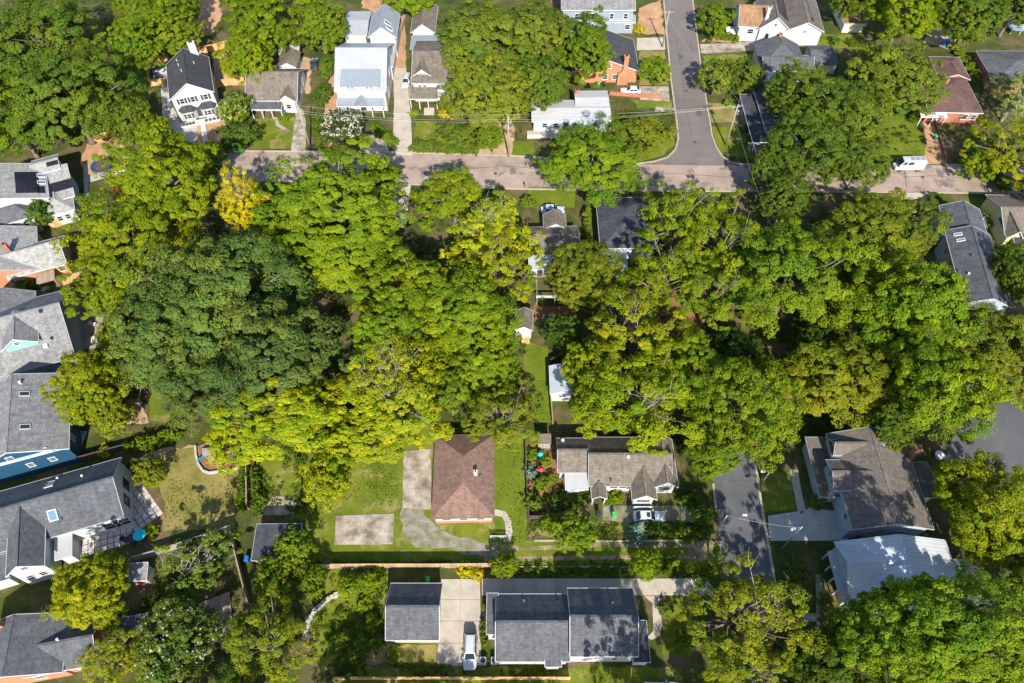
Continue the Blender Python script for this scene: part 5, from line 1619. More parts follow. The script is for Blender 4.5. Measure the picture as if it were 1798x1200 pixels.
vehicle('parked_car', 'dark car parked on the dirt beside the taupe cottage', 553, 117, D + .1, CARD, 4.6, 1.8, 1.46)
vehicle('parked_car', 'silver car under the trees below the flat black roof', 1160, 1211, 0.0, CARS, 4.7, 1.8, 1.45)

# ------------------------------------------------------------------ bins
def bin_(px, py, rz, mat, label, lid=None, group=None):
    c = P(px, py)
    e = empty('wheelie_bin', (c.x, c.y, 0), rz, label, 'bin', group)
    m = MB()
    m.add([(-.22, -.26, .06), (.22, -.26, .06), (.22, .26, .06), (-.22, .26, .06), (-.29, -.36, 1.0), (.29, -.36, 1.0), (.29, .36, 1.0), (-.29, .36, 1.0)],
          [(3, 2, 1, 0), (4, 5, 6, 7), (0, 1, 5, 4), (1, 2, 6, 5), (2, 3, 7, 6), (3, 0, 4, 7)])
    m.build('body', mat, e)
    m = MB(); m.add([(-.31, -.39, 1.002), (.31, -.39, 1.002), (.31, .40, 1.002), (-.31, .40, 1.002), (-.27, -.33, 1.09), (.27, -.33, 1.09), (.27, .38, 1.12), (-.27, .38, 1.12)],
                    [(3, 2, 1, 0), (4, 5, 6, 7), (0, 1, 5, 4), (1, 2, 6, 5), (2, 3, 7, 6), (3, 0, 4, 7)])
    m.build('lid', lid or mat, e)
    m = MB(); m.tube([(-.25, .44, .98), (.25, .44, .98)], .025, 6); m.build('handle', mat, e)
    for sg in (-1, 1):
        m = MB(); m.tube([(sg * .2, .28, .13), (sg * .27, .28, .13)], .13, 10); m.build('wheel', RUBBER, e)
    return e
gb = 'green bins at the kerb below the white house'
bin_(414, 268, .1, GREENP, 'green wheelie bin at the kerb below the flowering shrub', group=gb)
bin_(427, 268, -.1, GREENP, 'green wheelie bin at the kerb below the flowering shrub', group=gb)
bin_(1050, 152, .05, GREENP, 'green wheelie bin against the orange brick wall')
bin_(1061, 152, .05, BLACKP, 'black wheelie bin against the orange brick wall')
bin_(88, 512, .2, GREENP, 'green wheelie bin below the wooden pergola roof')
bin_(82, 514, .2, CONC and plain('grey plastic', (.35, .35, .35), .5), 'grey wheelie bin below the wooden pergola roof')
bin_(1077, 908, 0, GREENP, 'green wheelie bin behind the silver sedan')
bin_(1050, 905, 0, BLACKP, 'black wheelie bin below the little porch gable')
bin_(1524, 950, 0, GREENP, 'green wheelie bin between the blue gable and the silver roof')
bin_(1504, 948, 0, BLACKP, 'black wheelie bin between the blue gable and the silver roof')
bin_(1640, 245, .2, BLUEP, 'blue wheelie bin with green lid on the brick drive', GREENP)
bin_(752, 1021, 0, GREENP, 'green wheelie bin behind the slate roofed garage')
bin_(1087, 552, 0, GREENP, 'green wheelie bin in the shaded backyard patio')
bin_(886, 1003, 0, BLACKP, 'black wheelie bin by the fence end post')
bin_(436, 985, 0, BLUEP, 'blue wheelie bin left of the dark blue roofed shed')
bin_(500, 203, 0, BLUEP, 'blue wheelie bin at the cottage porch')

# ------------------------------------------------------------------ poles, lamps, wires
def utility_pole(base, h, label, arm_ang=D, lean=(0, 0), transformer=False):
    c = P(*base)
    e = empty('utility_pole', (c.x, c.y, 0), 0, label, 'pole')
    m = MB(); m.tube([(0, 0, 0), (lean[0] * .5, lean[1] * .5, h * .5), (lean[0], lean[1], h)], [.19, .16, .12], 10); m.build('shaft', POLEW, e, True)
    d = Vector((math.cos(arm_ang), math.sin(arm_ang), 0))
    m = MB(); m.obox(Vector((lean[0], lean[1], h - .75)) + Vector((-d.y, d.x, 0)) * .2, d, Vector((0, 0, 1)), Vector((-d.y, d.x, 0)), 1.2, .07, .1); arm = m.build('crossarm', POLEW, e)
    tips = []
    for s_ in (-1.1, -.45, .45, 1.1):
        q = Vector((lean[0], lean[1], h - .66)) + d * s_ + Vector((-d.y, d.x, 0)) * .25
        m = MB(); m.cyl(q.x, q.y, q.z, q.z + .22, .05, 8, .03); m.build('insulator', WHITE, arm)
        tips.append(c + q + Vector((0, 0, .22)))
    if transformer:
        m = MB(); m.cyl(lean[0] + .42, lean[1] - .1, h - 2.4, h - 1.4, .26, 12); m.cyl(lean[0] + .42, lean[1] - .1, h - 1.398, h - 1.3, .2, 12, .1); m.build('transformer', STEEL, e)
    return tips
p1 = utility_pole((545, 261), 10.5, 'wooden utility pole beside the cottage dirt drive', D)
p2 = utility_pole((893, 276), 10.5, 'wooden utility pole on the sandy verge by the dense tree', D, transformer=True)
p3 = utility_pole((1163, 83), 9.5, 'slim wooden utility pole beside the side street', 0)
p4 = utility_pole((1274, 256), 10.5, 'wooden utility pole with transformer at the street corner', .3, transformer=True)
p5 = utility_pole((1338, 470), 11.0, 'wooden utility pole hidden among the bright green trees', .1)
WIRE = plain('wire', (.45, .43, .40), .5)
def wire(a, b, sag, label, group=None, r=.013):
    n = 14
    pts = [a.lerp(b, i / n) - Vector((0, 0, sag * 4 * (i / n) * (1 - i / n))) for i in range(n + 1)]
    m = MB(); m.tube(pts, r, 4)
    o = m.build('power_line', WIRE)
    tag(o, label, 'wire', group)
gw = 'power lines strung over the front gardens'
for i in (0, 1, 3):
    wire(p1[i], p2[i], .9, 'power line strung from cottage pole to sandy verge pole', gw)
    wire(p2[i], p4[i], .9, 'power line strung from sandy verge pole to corner pole', 'power lines strung over the white flat roof')
for i in (0, 3):
    wire(p4[i], p5[i], 1.0, 'power line dropping from corner pole into the woods', 'power lines crossing the tan street')
    wire(p3[i], p4[i], .7, 'power line following the side street to the corner pole', 'power lines along the side street')
wire(p2[1], P(1080, 176, 4.0), .4, 'service wire running down to the low white roof')

def lamp(base, h, ang, arm, label):
    c = P(*base)
    e = empty('street_lamp', (c.x, c.y, 0), ang, label, 'street lamp')
    m = MB(); m.tube([(0, 0, 0), (0, 0, h)], [.13, .08], 8); m.build('pole', plain('lamp steel', (.45, .45, .44), .45, .4), e, True)
    m = MB(); m.tube([(0, 0, h - .3), (arm * .5, 0, h + .1), (arm, 0, h + .15)], .05, 6); a = m.build('arm', STEEL, e)
    m = MB(); m.box(arm - .1, arm + .55, -.14, .14, h + .05, h + .2); m.build('lamp_head', plain('lamp head', (.7, .7, .68), .4), a)
    return c + Vector((0, 0, h))
l1 = lamp((1255, 938), 7.5, 0.0, 2.2, 'grey street lamp leaning its arm over the dark lane')
l2 = lamp((1373, 963), 9.0, math.pi + .3, 1.2, 'tall dark street lamp at the pale concrete drive')
wire(l1, l2 - Vector((0, 0, .6)), .5, 'wire strung across the dark lane between two lamps')
lamp((1338, 848), 4.0, math.pi, .8, 'short white lamp on the grass beside the dark lane')

# ------------------------------------------------------------------ fences and walls
def fence(pts_px, h, mat, label, panel=2.3, name='fence', post=None, rails=True, cat='fence', thick=.04):
    pts = [P(x, y) for x, y in pts_px]
    e = empty(name, pts[0], 0, label, cat)
    o = pts[0]
    first = True
    for a, b in zip(pts[:-1], pts[1:]):
        ln = (b - a).length
        n = max(1, round(ln / panel))
        d = (b - a).normalized(); nn = Vector((-d.y, d.x, 0))
        for i in range(n + 1):
            if i == 0 and not first:
                continue
            q = a.lerp(b, i / n) - o
            m = MB(); m.obox(q, d, nn, Vector((0, 0, 1)), .06, .06, h + .08); m.build('post', post or mat, e)
            if i < n:
                q2 = a.lerp(b, (i + .5) / n) - o
        first = False
        for i in range(n):
            q2 = a.lerp(b, (i + .5) / n) - o
            hh = h + rng.uniform(-.03, .03)
            m = MB(); m.obox(q2 + Vector((0, 0, .05 + hh / 2)) - nn * thick / 2, d, Vector((0, 0, 1)), nn, ln / n / 2 - .064, hh / 2, thick); m.build('panel', mat, e)
            if rails:
                m = MB(); m.obox(q2 + Vector((0, 0, h + .09)), d, nn, Vector((0, 0, 1)), ln / n / 2, .09, .05); m.build('cap_rail', post or mat, e)
    return e
fence([(556, 999), (640, 998), (760, 998), (876, 997)], 1.7, WOODO, 'long weathered board fence between the wide lawn and the garage', post=WOODN)
fence([(590, 1194), (800, 1194), (1000, 1194)], 1.5, WOODN, 'pale board fence below the garage and large dark roof')
fence([(265, 122), (298, 108)], 1.7, WOODN, 'fresh board fence at the blue furnished patio corner')
fence([(262, 118), (266, 152), (292, 150)], 1.7, WOODN, 'fresh board fence closing the blue furnished patio')
fence([(342, 96), (380, 90), (420, 78)], 1.7, WOODN, 'fresh board fence behind the white chimney')
fence([(376, 156), (404, 150), (430, 146)], 1.7, WOODN, 'fresh board fence along the bare dirt side yard')
fence([(166, 252), (205, 238)], 1.6, WOODN, 'short orange board fence beside the bare yard with the trampoline')
fence([(1070, 168), (1130, 172), (1160, 174)], .9, BRICK, 'low red brick wall behind the low white roof', name='garden_wall', cat='wall')
fence([(922, 776), (924, 840), (928, 912), (1000, 912)], 1.2, WOODD, 'black garden fence round the vegetable beds')
fence([(408, 932), (420, 985), (440, 1062)], 1.7, WOODO, 'weathered fence beside the sparse grey limbed tree')
fence([(436, 790), (438, 895)], 1.5, WOODO, 'fence with a column of shrubs beside the mown lawn')
fence([(240, 985), (300, 968), (410, 930)], 1.6, WOODG, 'grey fence below the patio umbrella')
fence([(140, 812), (220, 790), (312, 764)], 1.5, WOODD, 'dark fence running behind the clipped hedge')
fence([(262, 808), (200, 832)], 1.2, WOODD, 'short dark fence beside the paved patio')
fence([(1000, 572), (1010, 620), (966, 640)], 1.5, WOODD, 'dark fence behind the little white outbuilding')
fence([(712, 100), (705, 60), (713, 36)], 1.4, WOODO, 'brown fence along the red dirt track')
fence([(1640, 215), (1654, 262), (1660, 285)], .6, BRICK, 'low brick edging wall along the brick drive', name='garden_wall', cat='wall')
fence([(970, 745), (966, 700), (963, 650)], 1.3, WOODO, 'brown fence along the narrow lawn strip')
fence([(60, 395), (100, 400), (140, 382)], 1.6, WOODN, 'pale plank fence between the solar roof and the brick house')

# curved play-area kerb and mulch
sheet('mulch_bed', [(346, 786), (420, 780), (424, 822), (362, 832), (348, 815)], MULCH, 5, .1)
pth = [(344, 784), (345, 800), (349, 816), (357, 828), (368, 832), (395, 828), (422, 822)]
e = empty('play_area_kerb', P(*pth[0]), 0, 'pale curved retaining kerb round the mulch play area', 'kerb')
for a, b in zip(pth[:-1], pth[1:]):
    A, B = P(*a) - e.location, P(*b) - e.location
    d = (B - A); ln = d.length; d.normalize()
    m = MB(); m.obox((A + B) / 2, d, Vector((-d.y, d.x, 0)), Vector((0, 0, 1)), ln / 2 - .01, .16, .42); m.build('block', CONCP, e)
# dry stone wall
pth = [(536, 1118), (543, 1092), (556, 1070), (578, 1052), (600, 1042), (622, 1036)]
e = empty('stone_wall', P(*pth[0]), 0, 'curved grey dry stone wall in the shaded garden', 'wall')
for a, b in zip(pth[:-1], pth[1:]):
    A, B = P(*a) - e.location, P(*b) - e.location
    d = (B - A); ln = d.length; d.normalize(); nn = Vector((-d.y, d.x, 0))
    kq = max(2, int(ln / .55))
    for i in range(kq):
        for cz in (0, 1):
            q = A.lerp(B, (i + .5 + (.3 if cz else 0)) / kq) + nn * rng.uniform(-.1, .1)
            m = MB(); m.obox(q + Vector((0, 0, cz * .3 + (.004 if cz else 0))), Matrix.Rotation(rng.uniform(-.15, .15), 3, 'Z') @ d, Matrix.Rotation(rng.uniform(-.15, .15), 3, 'Z') @ nn, Vector((0, 0, 1)),
                             ln / kq / 2 * rng.uniform(.8, .97), rng.uniform(.2, .32), rng.uniform(.24, .3))
            m.build('stone', STONE, e)
# entry path and white gate beside the red brown roof
pth = [(868, 900), (884, 903), (892, 915), (894, 935), (890, 952)]
for a, b in zip(pth[:-1], pth[1:]):
    pass
ribbon('path', pth, 1.0, CONC, 6)
e = empty('gate', P(870, 945), 0, 'white picket gate and rail beside the curved entry path', 'gate')
for i in range(10):
    m = MB(); m.box(-.75 + i * .24, -.63 + i * .24, -.03, .03, 0, 1.05); m.build('picket', WHITE, e)
m = MB(); m.box(-.8, 1.7, .032, .08, .3, .4); m.box(-.8, 1.7, .032, .08, .75, .85); m.build('rail', WHITE, e)

# ------------------------------------------------------------------ patio of pavers
base = sheet('patio', [(205, 842), (245, 838), (252, 850), (292, 908), (250, 945), (215, 952), (140, 975), (150, 958), (222, 925), (218, 905)], MULCH, 4, label='paved patio beside the long slate roof', cat='patio')
o_ = P(246, 845); ax = (P(286, 902) - o_); nlen = ax.length; ax.normalize(); ay = Vector((-ax.y, ax.x, 0))
if ay.x > 0: ay = -ay
pm = MB(); pm.box(-.385, .385, -.385, .385, 0, .06); pme = pm.mesh('paver'); pme.materials.append(PAVER)
for i in range(int(nlen / .9) + 1):
    for j in range(5):
        q = o_ + ax * (i + .5) * .9 + ay * (j + .4) * .9
        pv = link(bpy.data.objects.new('paver', pme), base)
        pv.location = (q.x, q.y, rng.uniform(-.008, .008)); pv.rotation_euler = (0, 0, math.atan2(ax.y, ax.x) + rng.uniform(-.02, .02))
o2 = P(228, 930)
for i in range(9):
    for j in range(3):
        q = o2 + Vector((-.93, -.30, 0)).normalized() * i * .9 + Vector((.30, -.93, 0)).normalized() * j * .9
        pv = link(bpy.data.objects.new('paver', pme), base)
        pv.location = (q.x, q.y, .004); pv.rotation_euler = (0, 0, math.atan2(.3, .93))

# ------------------------------------------------------------------ garden things
def umbrella(px, py, mat, label, r=.95, h=2.4):
    c = P(px, py, h - .2)
    e = empty('patio_umbrella', (c.x, c.y, 0), 0, label, 'umbrella')
    m = MB(); n = 8
    vs = [(math.cos(6.283 * i / n) * r, math.sin(6.283 * i / n) * r, h - .45) for i in range(n)] + [(0, 0, h)]
    m.add(vs, [(i, (i + 1) % n, n) for i in range(n)]); m.build('canopy', mat, e)
    m = MB(); m.cyl(0, 0, .08, h - .02, .03, 8); m.build('pole', STEEL, e)
    m = MB(); m.cyl(0, 0, 0, .08, .3, 12); m.build('base', BLACKP, e)
umbrella(243, 938, TEALP, 'turquoise patio umbrella at the corner of the paved patio')
umbrella(950, 823, REDP, 'red garden umbrella among the vegetable beds', .5, 1.9)
umbrella(949, 796, TEALP, 'small turquoise garden parasol in the vegetable beds', .45, 1.9)

def chair(px, py, rz, mat, label, group=None):
    c = P(px, py); e = empty('garden_chair', (c.x, c.y, 0), rz, label, 'chair', group)
    m = MB(); m.box(-.35, .35, -.35, .35, .38, .48); m.build('seat', mat, e)
    m = MB(); m.add([(-.35, .3, .484), (.35, .3, .484), (.35, .38, .484), (-.35, .38, .484), (-.35, .46, 1.05), (.35, .46, 1.05), (.35, .54, 1.05), (-.35, .54, 1.05)],
                    [(3, 2, 1, 0), (4, 5, 6, 7), (0, 1, 5, 4), (1, 2, 6, 5), (2, 3, 7, 6), (3, 0, 4, 7)]); m.build('backrest', mat, e)
    for sx in (-.3, .3):
        for sy in (-.3, .3):
            m = MB(); m.box(sx - .03, sx + .03, sy - .03, sy + .03, 0, .378); m.build('leg', mat, e)
def table(px, py, mat, label, r=.75, name='garden_table'):
    c = P(px, py); e = empty(name, (c.x, c.y, 0), 0, label, 'table')
    m = MB(); m.cyl(0, 0, .70, .76, r, 16); m.build('table_top', mat, e)
    m = MB(); m.cyl(0, 0, 0, .698, .07, 8); m.cyl(0, 0, 0, .05, .35, 10); m.build('leg', mat, e)
BLUEC = plain('cushion blue', (.02, .13, .24), .9)
gq = 'blue garden chairs on the white house patio'
sheet('patio', [(268, 148), (293, 146), (292, 118), (270, 122)], PAVER, 4, .03)
table(284, 128, WHITE, 'round white table amid blue chairs on the small patio', .8)
for (x, y, a) in ((277, 121, .6), (288, 118, -.3), (274, 131, 1.6), (279, 140, 2.6)):
    chair(x, y, a, BLUEC, 'blue garden chair round the white patio table', gq)
table(235, 948, BLACKP, 'black patio table below the turquoise umbrella')
chair(222, 950, 1.2, BLACKP, 'black garden chair beside the black patio table', 'black chairs by the patio table')
chair(236, 957, 3.0, BLACKP, 'black garden chair beside the black patio table', 'black chairs by the patio table')
gq = 'white chairs round the shaded backyard fire pit'
for (x, y, a) in ((1098, 519, 0), (1115, 519, 0), (1132, 519, 0)):
    chair(x, y, a, WHITE, 'white garden chair in the shaded backyard', gq)
chair(166, 572, 1.5, WHITE, 'white lounge chair beside the grey roof with teal gable')
table(171, 600, WHITE, 'white table on the dirt patio beside the teal gable house', .9)
table(947, 815, BLACKP, 'dark round table in the vegetable beds', .6)
# trampoline
c = P(178, 291, 0.8); e = empty('trampoline', (c.x, c.y, 0), 0, 'round blue trampoline on the bare dirt yard', 'trampoline')
m = MB(); m.cyl(0, 0, .80, .84, 1.75, 28); m.build('mat', plain('trampoline mat', (.10, .06, .055), .8), e)
m = MB(); n = 28
vs = []
for i in range(n):
    a = 6.283 * i / n
    for r_, z_ in ((1.6, .85), (2.15, .85), (2.15, .92), (1.6, .92)):
        vs.append((math.cos(a) * r_, math.sin(a) * r_, z_))
m.add(vs, [(4 * i + j, 4 * i + (j + 1) % 4, 4 * ((i + 1) % n) + (j + 1) % 4, 4 * ((i + 1) % n) + j) for i in range(n) for j in range(4)]); m.build('edge_pad', plain('trampoline blue', (.012, .06, .20), .6), e)
for i in range(6):
    a = 6.283 * i / 6
    m = MB(); m.cyl(math.cos(a) * 1.9, math.sin(a) * 1.9, 0, .848, .035, 6); m.build('leg', STEEL, e)
    m = MB(); m.cyl(math.cos(a) * 2.2, math.sin(a) * 2.2, 0, 2.4, .025, 6); m.build('net_pole', BLACKP, e)
# play set
c = P(380, 803); e = empty('play_set', (c.x, c.y, 0), .1, 'play tower with grey roof and teal slide on the mulch', 'play set')
for sx in (-.8, .8):
    for sy in (-.7, .7):
        m = MB(); m.box(sx - .06, sx + .06, sy - .06, sy + .06, 0, 2.6); m.build('post', WOODO, e)
m = MB(); m.box(-.9, .9, -.8, .8, 1.3, 1.4); m.build('platform', WOODO, e)
m = MB(); m.add([(-1.1, -1, 2.6), (1.1, -1, 2.6), (1.1, 1, 2.6), (-1.1, 1, 2.6), (-1.1, 0, 3.3), (1.1, 0, 3.3)], [(3, 2, 1, 0), (0, 1, 5, 4), (2, 3, 4, 5), (1, 2, 5), (3, 0, 4)]); m.build('roof', SH_GREY, e)
m = MB(); m.add([(-.9, -.3, 1.4), (-.9, .3, 1.4), (-3.1, -.9, .25), (-3.1, -.3, .25), (-.9, -.3, 1.3), (-.9, .3, 1.3), (-3.1, -.9, .15), (-3.1, -.3, .15)],
                [(0, 1, 3, 2), (4, 6, 7, 5), (0, 2, 6, 4), (1, 5, 7, 3), (2, 3, 7, 6), (0, 4, 5, 1)]); m.build('slide', plain('slide teal', (.03, .22, .28), .4), e)
m = MB(); m.box(-3.05, -2.95, -.75, -.65, 0, .148); m.build('slide_foot', STEEL, e)
for i in range(5):
    m = MB(); m.box(-.4, .4, -1.0 - .12 * i, -.94 - .12 * i, 1.2 - .25 * i, 1.26 - .25 * i); m.build('rung', WOODO, e)
for sx in (-.42, .42):
    m = MB(); m.tube([(sx, -.9, 1.3), (sx, -1.65, 0)], .05, 6); m.build('ladder_rail', WOODO, e)
# wooden deck bottom left
c = P(360, 1068); e = empty('deck', (c.x, c.y, 0), 0, 'weathered wooden deck between bottom left trees', 'deck')
q = [P(*p) - c for p in ((350, 1062), (404, 1040), (424, 1118), (402, 1128), (372, 1085))]
d0 = (q[1] - q[0]).normalized(); d1 = Vector((-d0.y, d0.x, 0))
wd, ln = (q[1] - q[0]).length, 7.0
nb_ = int(ln / .5)
for i in range(nb_):
    b = q[1] - d0 * wd * (0.5 + .004 * i) - d1 * (.5 * i + .25)
    m = MB(); m.obox(Vector((b.x, b.y, .35)), d0, d1, Vector((0, 0, 1)), wd / 2 * (1 - .018 * i), .235, .06); m.build('board', WOODO, e)
m = MB(); m.obox(Vector((q[1] - d0 * wd / 2 - d1 * ln / 2).to_tuple()[:2] + (.05,)), d0, d1, Vector((0, 0, 1)), wd / 2 * .7, ln / 2 * .9, .298); m.build('frame', WOODD, e)
# pergola frame behind the brown roof
c = P(958, 535); e = empty('pergola', (c.x, c.y, 0), 0, 'white framed pergola behind the brown roofed house', 'pergola')
for sx in (-1.6, 1.6):
    for sy in (0, 5):
        m = MB(); m.box(sx - .06, sx + .06, sy - .06, sy + .06, 0, 2.3); m.build('post', GREYTRIM, e)
    m = MB(); m.box(sx - .04, sx + .04, -.3, 5.3, 2.302, 2.40); m.build('beam', GREYTRIM, e)
m = MB(); m.box(-1.8, 1.8, -.35, .1, 2.402, 2.5); m.build('crossbeam', WHITE, e)
# arbour rails by the yellow tree
c = P(238, 722); e = empty('arbor', (c.x, c.y, 0), .1, 'grey slatted arbor beside the dense yellow tree', 'arbor')
for sy in (0, 3.2, 6.4, 9.6):
    for sx in (-1.4, 1.4):
        m = MB(); m.box(sx - .07, sx + .07, sy - .07, sy + .07, 0, 2.3); m.build('post', WOODG, e)
    m = MB(); m.box(-1.9, 1.9, sy - .06, sy + .06, 2.302, 2.42); m.build('beam', WOODG, e)
for sx in (-1.4, 1.4):
    m = MB(); m.box(sx - .06, sx + .06, -.4, 10, 2.422, 2.52); m.build('rafter', WOODG, e)
# blue tarp, barrels and a white tub in the back garden
c = P(1663, 76); e = empty('tarp_pile', (c.x, c.y, 0), .2, 'blue tarp over a pile in the back garden of the maroon roof', 'tarp')
m = MB()
gx, gy = 7, 6
vs = []
for i in range(gx):
    for j in range(gy):
        u, v = i / (gx - 1) * 2 - 1, j / (gy - 1) * 2 - 1
        vs.append((u * 1.5, v * 1.3, max(0.02, (1.0 - .8 * max(abs(u), abs(v)) ** 3) * .9 + rng.uniform(-.08, .08) - (.2 if max(abs(u), abs(v)) > .99 else 0))))
m.add(vs, [(i * gy + j, (i + 1) * gy + j, (i + 1) * gy + j + 1, i * gy + j + 1) for i in range(gx - 1) for j in range(gy - 1)])
m.build('tarp', plain('tarp blue', (.01, .22, .62), .5), e)
m = MB(); m.box(-1.2, 1.2, -1.0, 1.0, 0, .5); m.build('pile', WOODO, e)
# blue pool under tree
c = P(968, 566); e = empty('covered_trailer', (c.x, c.y, 0), 0, 'blue covered box standing behind the little outbuilding', 'box')
m = MB(); m.box(-.9, .9, -.8, .8, .25, 1.1); m.build('body', plain('tarp navy', (.015, .05, .16), .6), e)
for sx in (-.7, .7):
    for sy in (-.6, .6):
        m = MB(); m.box(sx - .08, sx + .08, sy - .08, sy + .08, 0, .248); m.build('foot', BLACKP, e)
m = MB(); m.box(-.95, .95, -.85, .85, 1.102, 1.2); m.build('lid', plain('tarp navy', (.015, .05, .16), .6), e)
# barbecue / sofa by blue house
c = P(143, 776); e = empty('outdoor_bench', (c.x, c.y, 0), 0, 'grey bench with blue cushion beside the blue house', 'bench')
m = MB(); m.box(-.5, .5, -2.0, 1.6, .35, .5); m.build('seat', GREYTRIM, e)
m = MB(); m.box(-.4, .4, 1.0, 1.55, .502, .75); m.build('cushion', plain('cushion sky', (.05, .30, .55), .9), e)
for yy in (-1.8, 1.4):
    for xx in (-.4, .4):
        m = MB(); m.box(xx - .05, xx + .05, yy - .05, yy + .05, 0, .348); m.build('leg', GREYTRIM, e)
# air conditioners by big house
for x_, lb in ((848, 'heat pump unit'), (868, 'heat pump unit')):
    c = P(x_, 1162); e = empty('air_conditioner', (c.x, c.y, 0), 0, 'square grey air conditioner beside the white SUV drive', 'air conditioner', 'air conditioners by the drive')
    m = MB(); m.box(-.42, .42, -.42, .42, .08, .85); m.build('casing', GREYTRIM, e)
    m = MB(); m.cyl(0, 0, .852, .89, .34, 18); m.build('fan_grille', BLACKP, e)
    m = MB(); m.box(-.5, .5, -.5, .5, 0, .078); m.build('pad', CONC, e)
# dark blue swing deck top right
c = P(1786, 55); e = empty('play_platform', (c.x, c.y, 0), 0, 'blue grey play platform with white rails in the far garden', 'platform')
m = MB(); m.box(-2.4, 2.6, -1.4, 1.4, .9, 1.0); m.build('floor', W_BLUEGREY, e)
for sx in (-2.3, 0, 2.5):
    for sy in (-1.3, 1.3):
        m = MB(); m.box(sx - .06, sx + .06, sy - .06, sy + .06, 0, 1.9); m.build('post', WHITE, e)
for sy in (-1.3, 1.3):
    m = MB(); m.box(-2.4, 2.6, sy - .05, sy + .05, 1.902, 1.99); m.build('rail', WHITE, e)
# teepee tent
c = P(211, 300); e = empty('play_tent', (c.x, c.y, 0), 0, 'white pointed play tent beside the trampoline', 'tent')
m = MB(); m.add([(-1, -1, 0), (1, -1, 0), (1, 1, 0), (-1, 1, 0), (0, 0, 2.4)], [(3, 2, 1, 0), (0, 1, 4), (1, 2, 4), (2, 3, 4), (3, 0, 4)]); m.build('canvas', plain('canvas', (.7, .68, .62), .9), e)
for a, b in ((-1, -1), (1, -1), (1, 1), (-1, 1)):
    m = MB(); m.tube([(a * 1.0, b * 1.0, 0), (-a * .12, -b * .12, 2.75)], .03, 5); m.build('tent_pole', WOODN, e)
# white tubs on the parking area
c = P(1648, 801); e = empty('round_tub', (c.x, c.y, 0), 0, 'round pale tub beside the brown roofed house', 'tub')
m = MB(); m.cyl(0, 0, 0, .5, .65, 16, .75); m.build('body', plain('tub pale', (.6, .62, .66), .4), e)
m = MB(); m.cyl(0, 0, .502, .54, .6, 16); m.build('lid', plain('tub lid', (.7, .72, .75), .4), e)
# mailbox
c = P(921, 330); e = empty('mailbox', (c.x, c.y, 0), 0, 'dark mailbox on a post at the kerb of the tan street', 'mailbox')
m = MB(); m.box(-.05, .05, -.05, .05, 0, 1.05); m.build('post', WOODD, e)
m = MB(); m.box(-.1, .1, -.25, .25, 1.052, 1.3); m.build('box', BLACKP, e)
# street name sign
c = P(1294, 262); e = empty('street_sign', (c.x, c.y, 0), .4, 'thin post with small green street sign at the corner', 'sign')
m = MB(); m.cyl(0, 0, 0, 2.6, .035, 8); m.build('post', STEEL, e)
m = MB(); m.box(-.5, .5, -.015, .015, 2.602, 2.8); m.build('sign_blade', plain('sign green', (.01, .25, .12), .4), e)

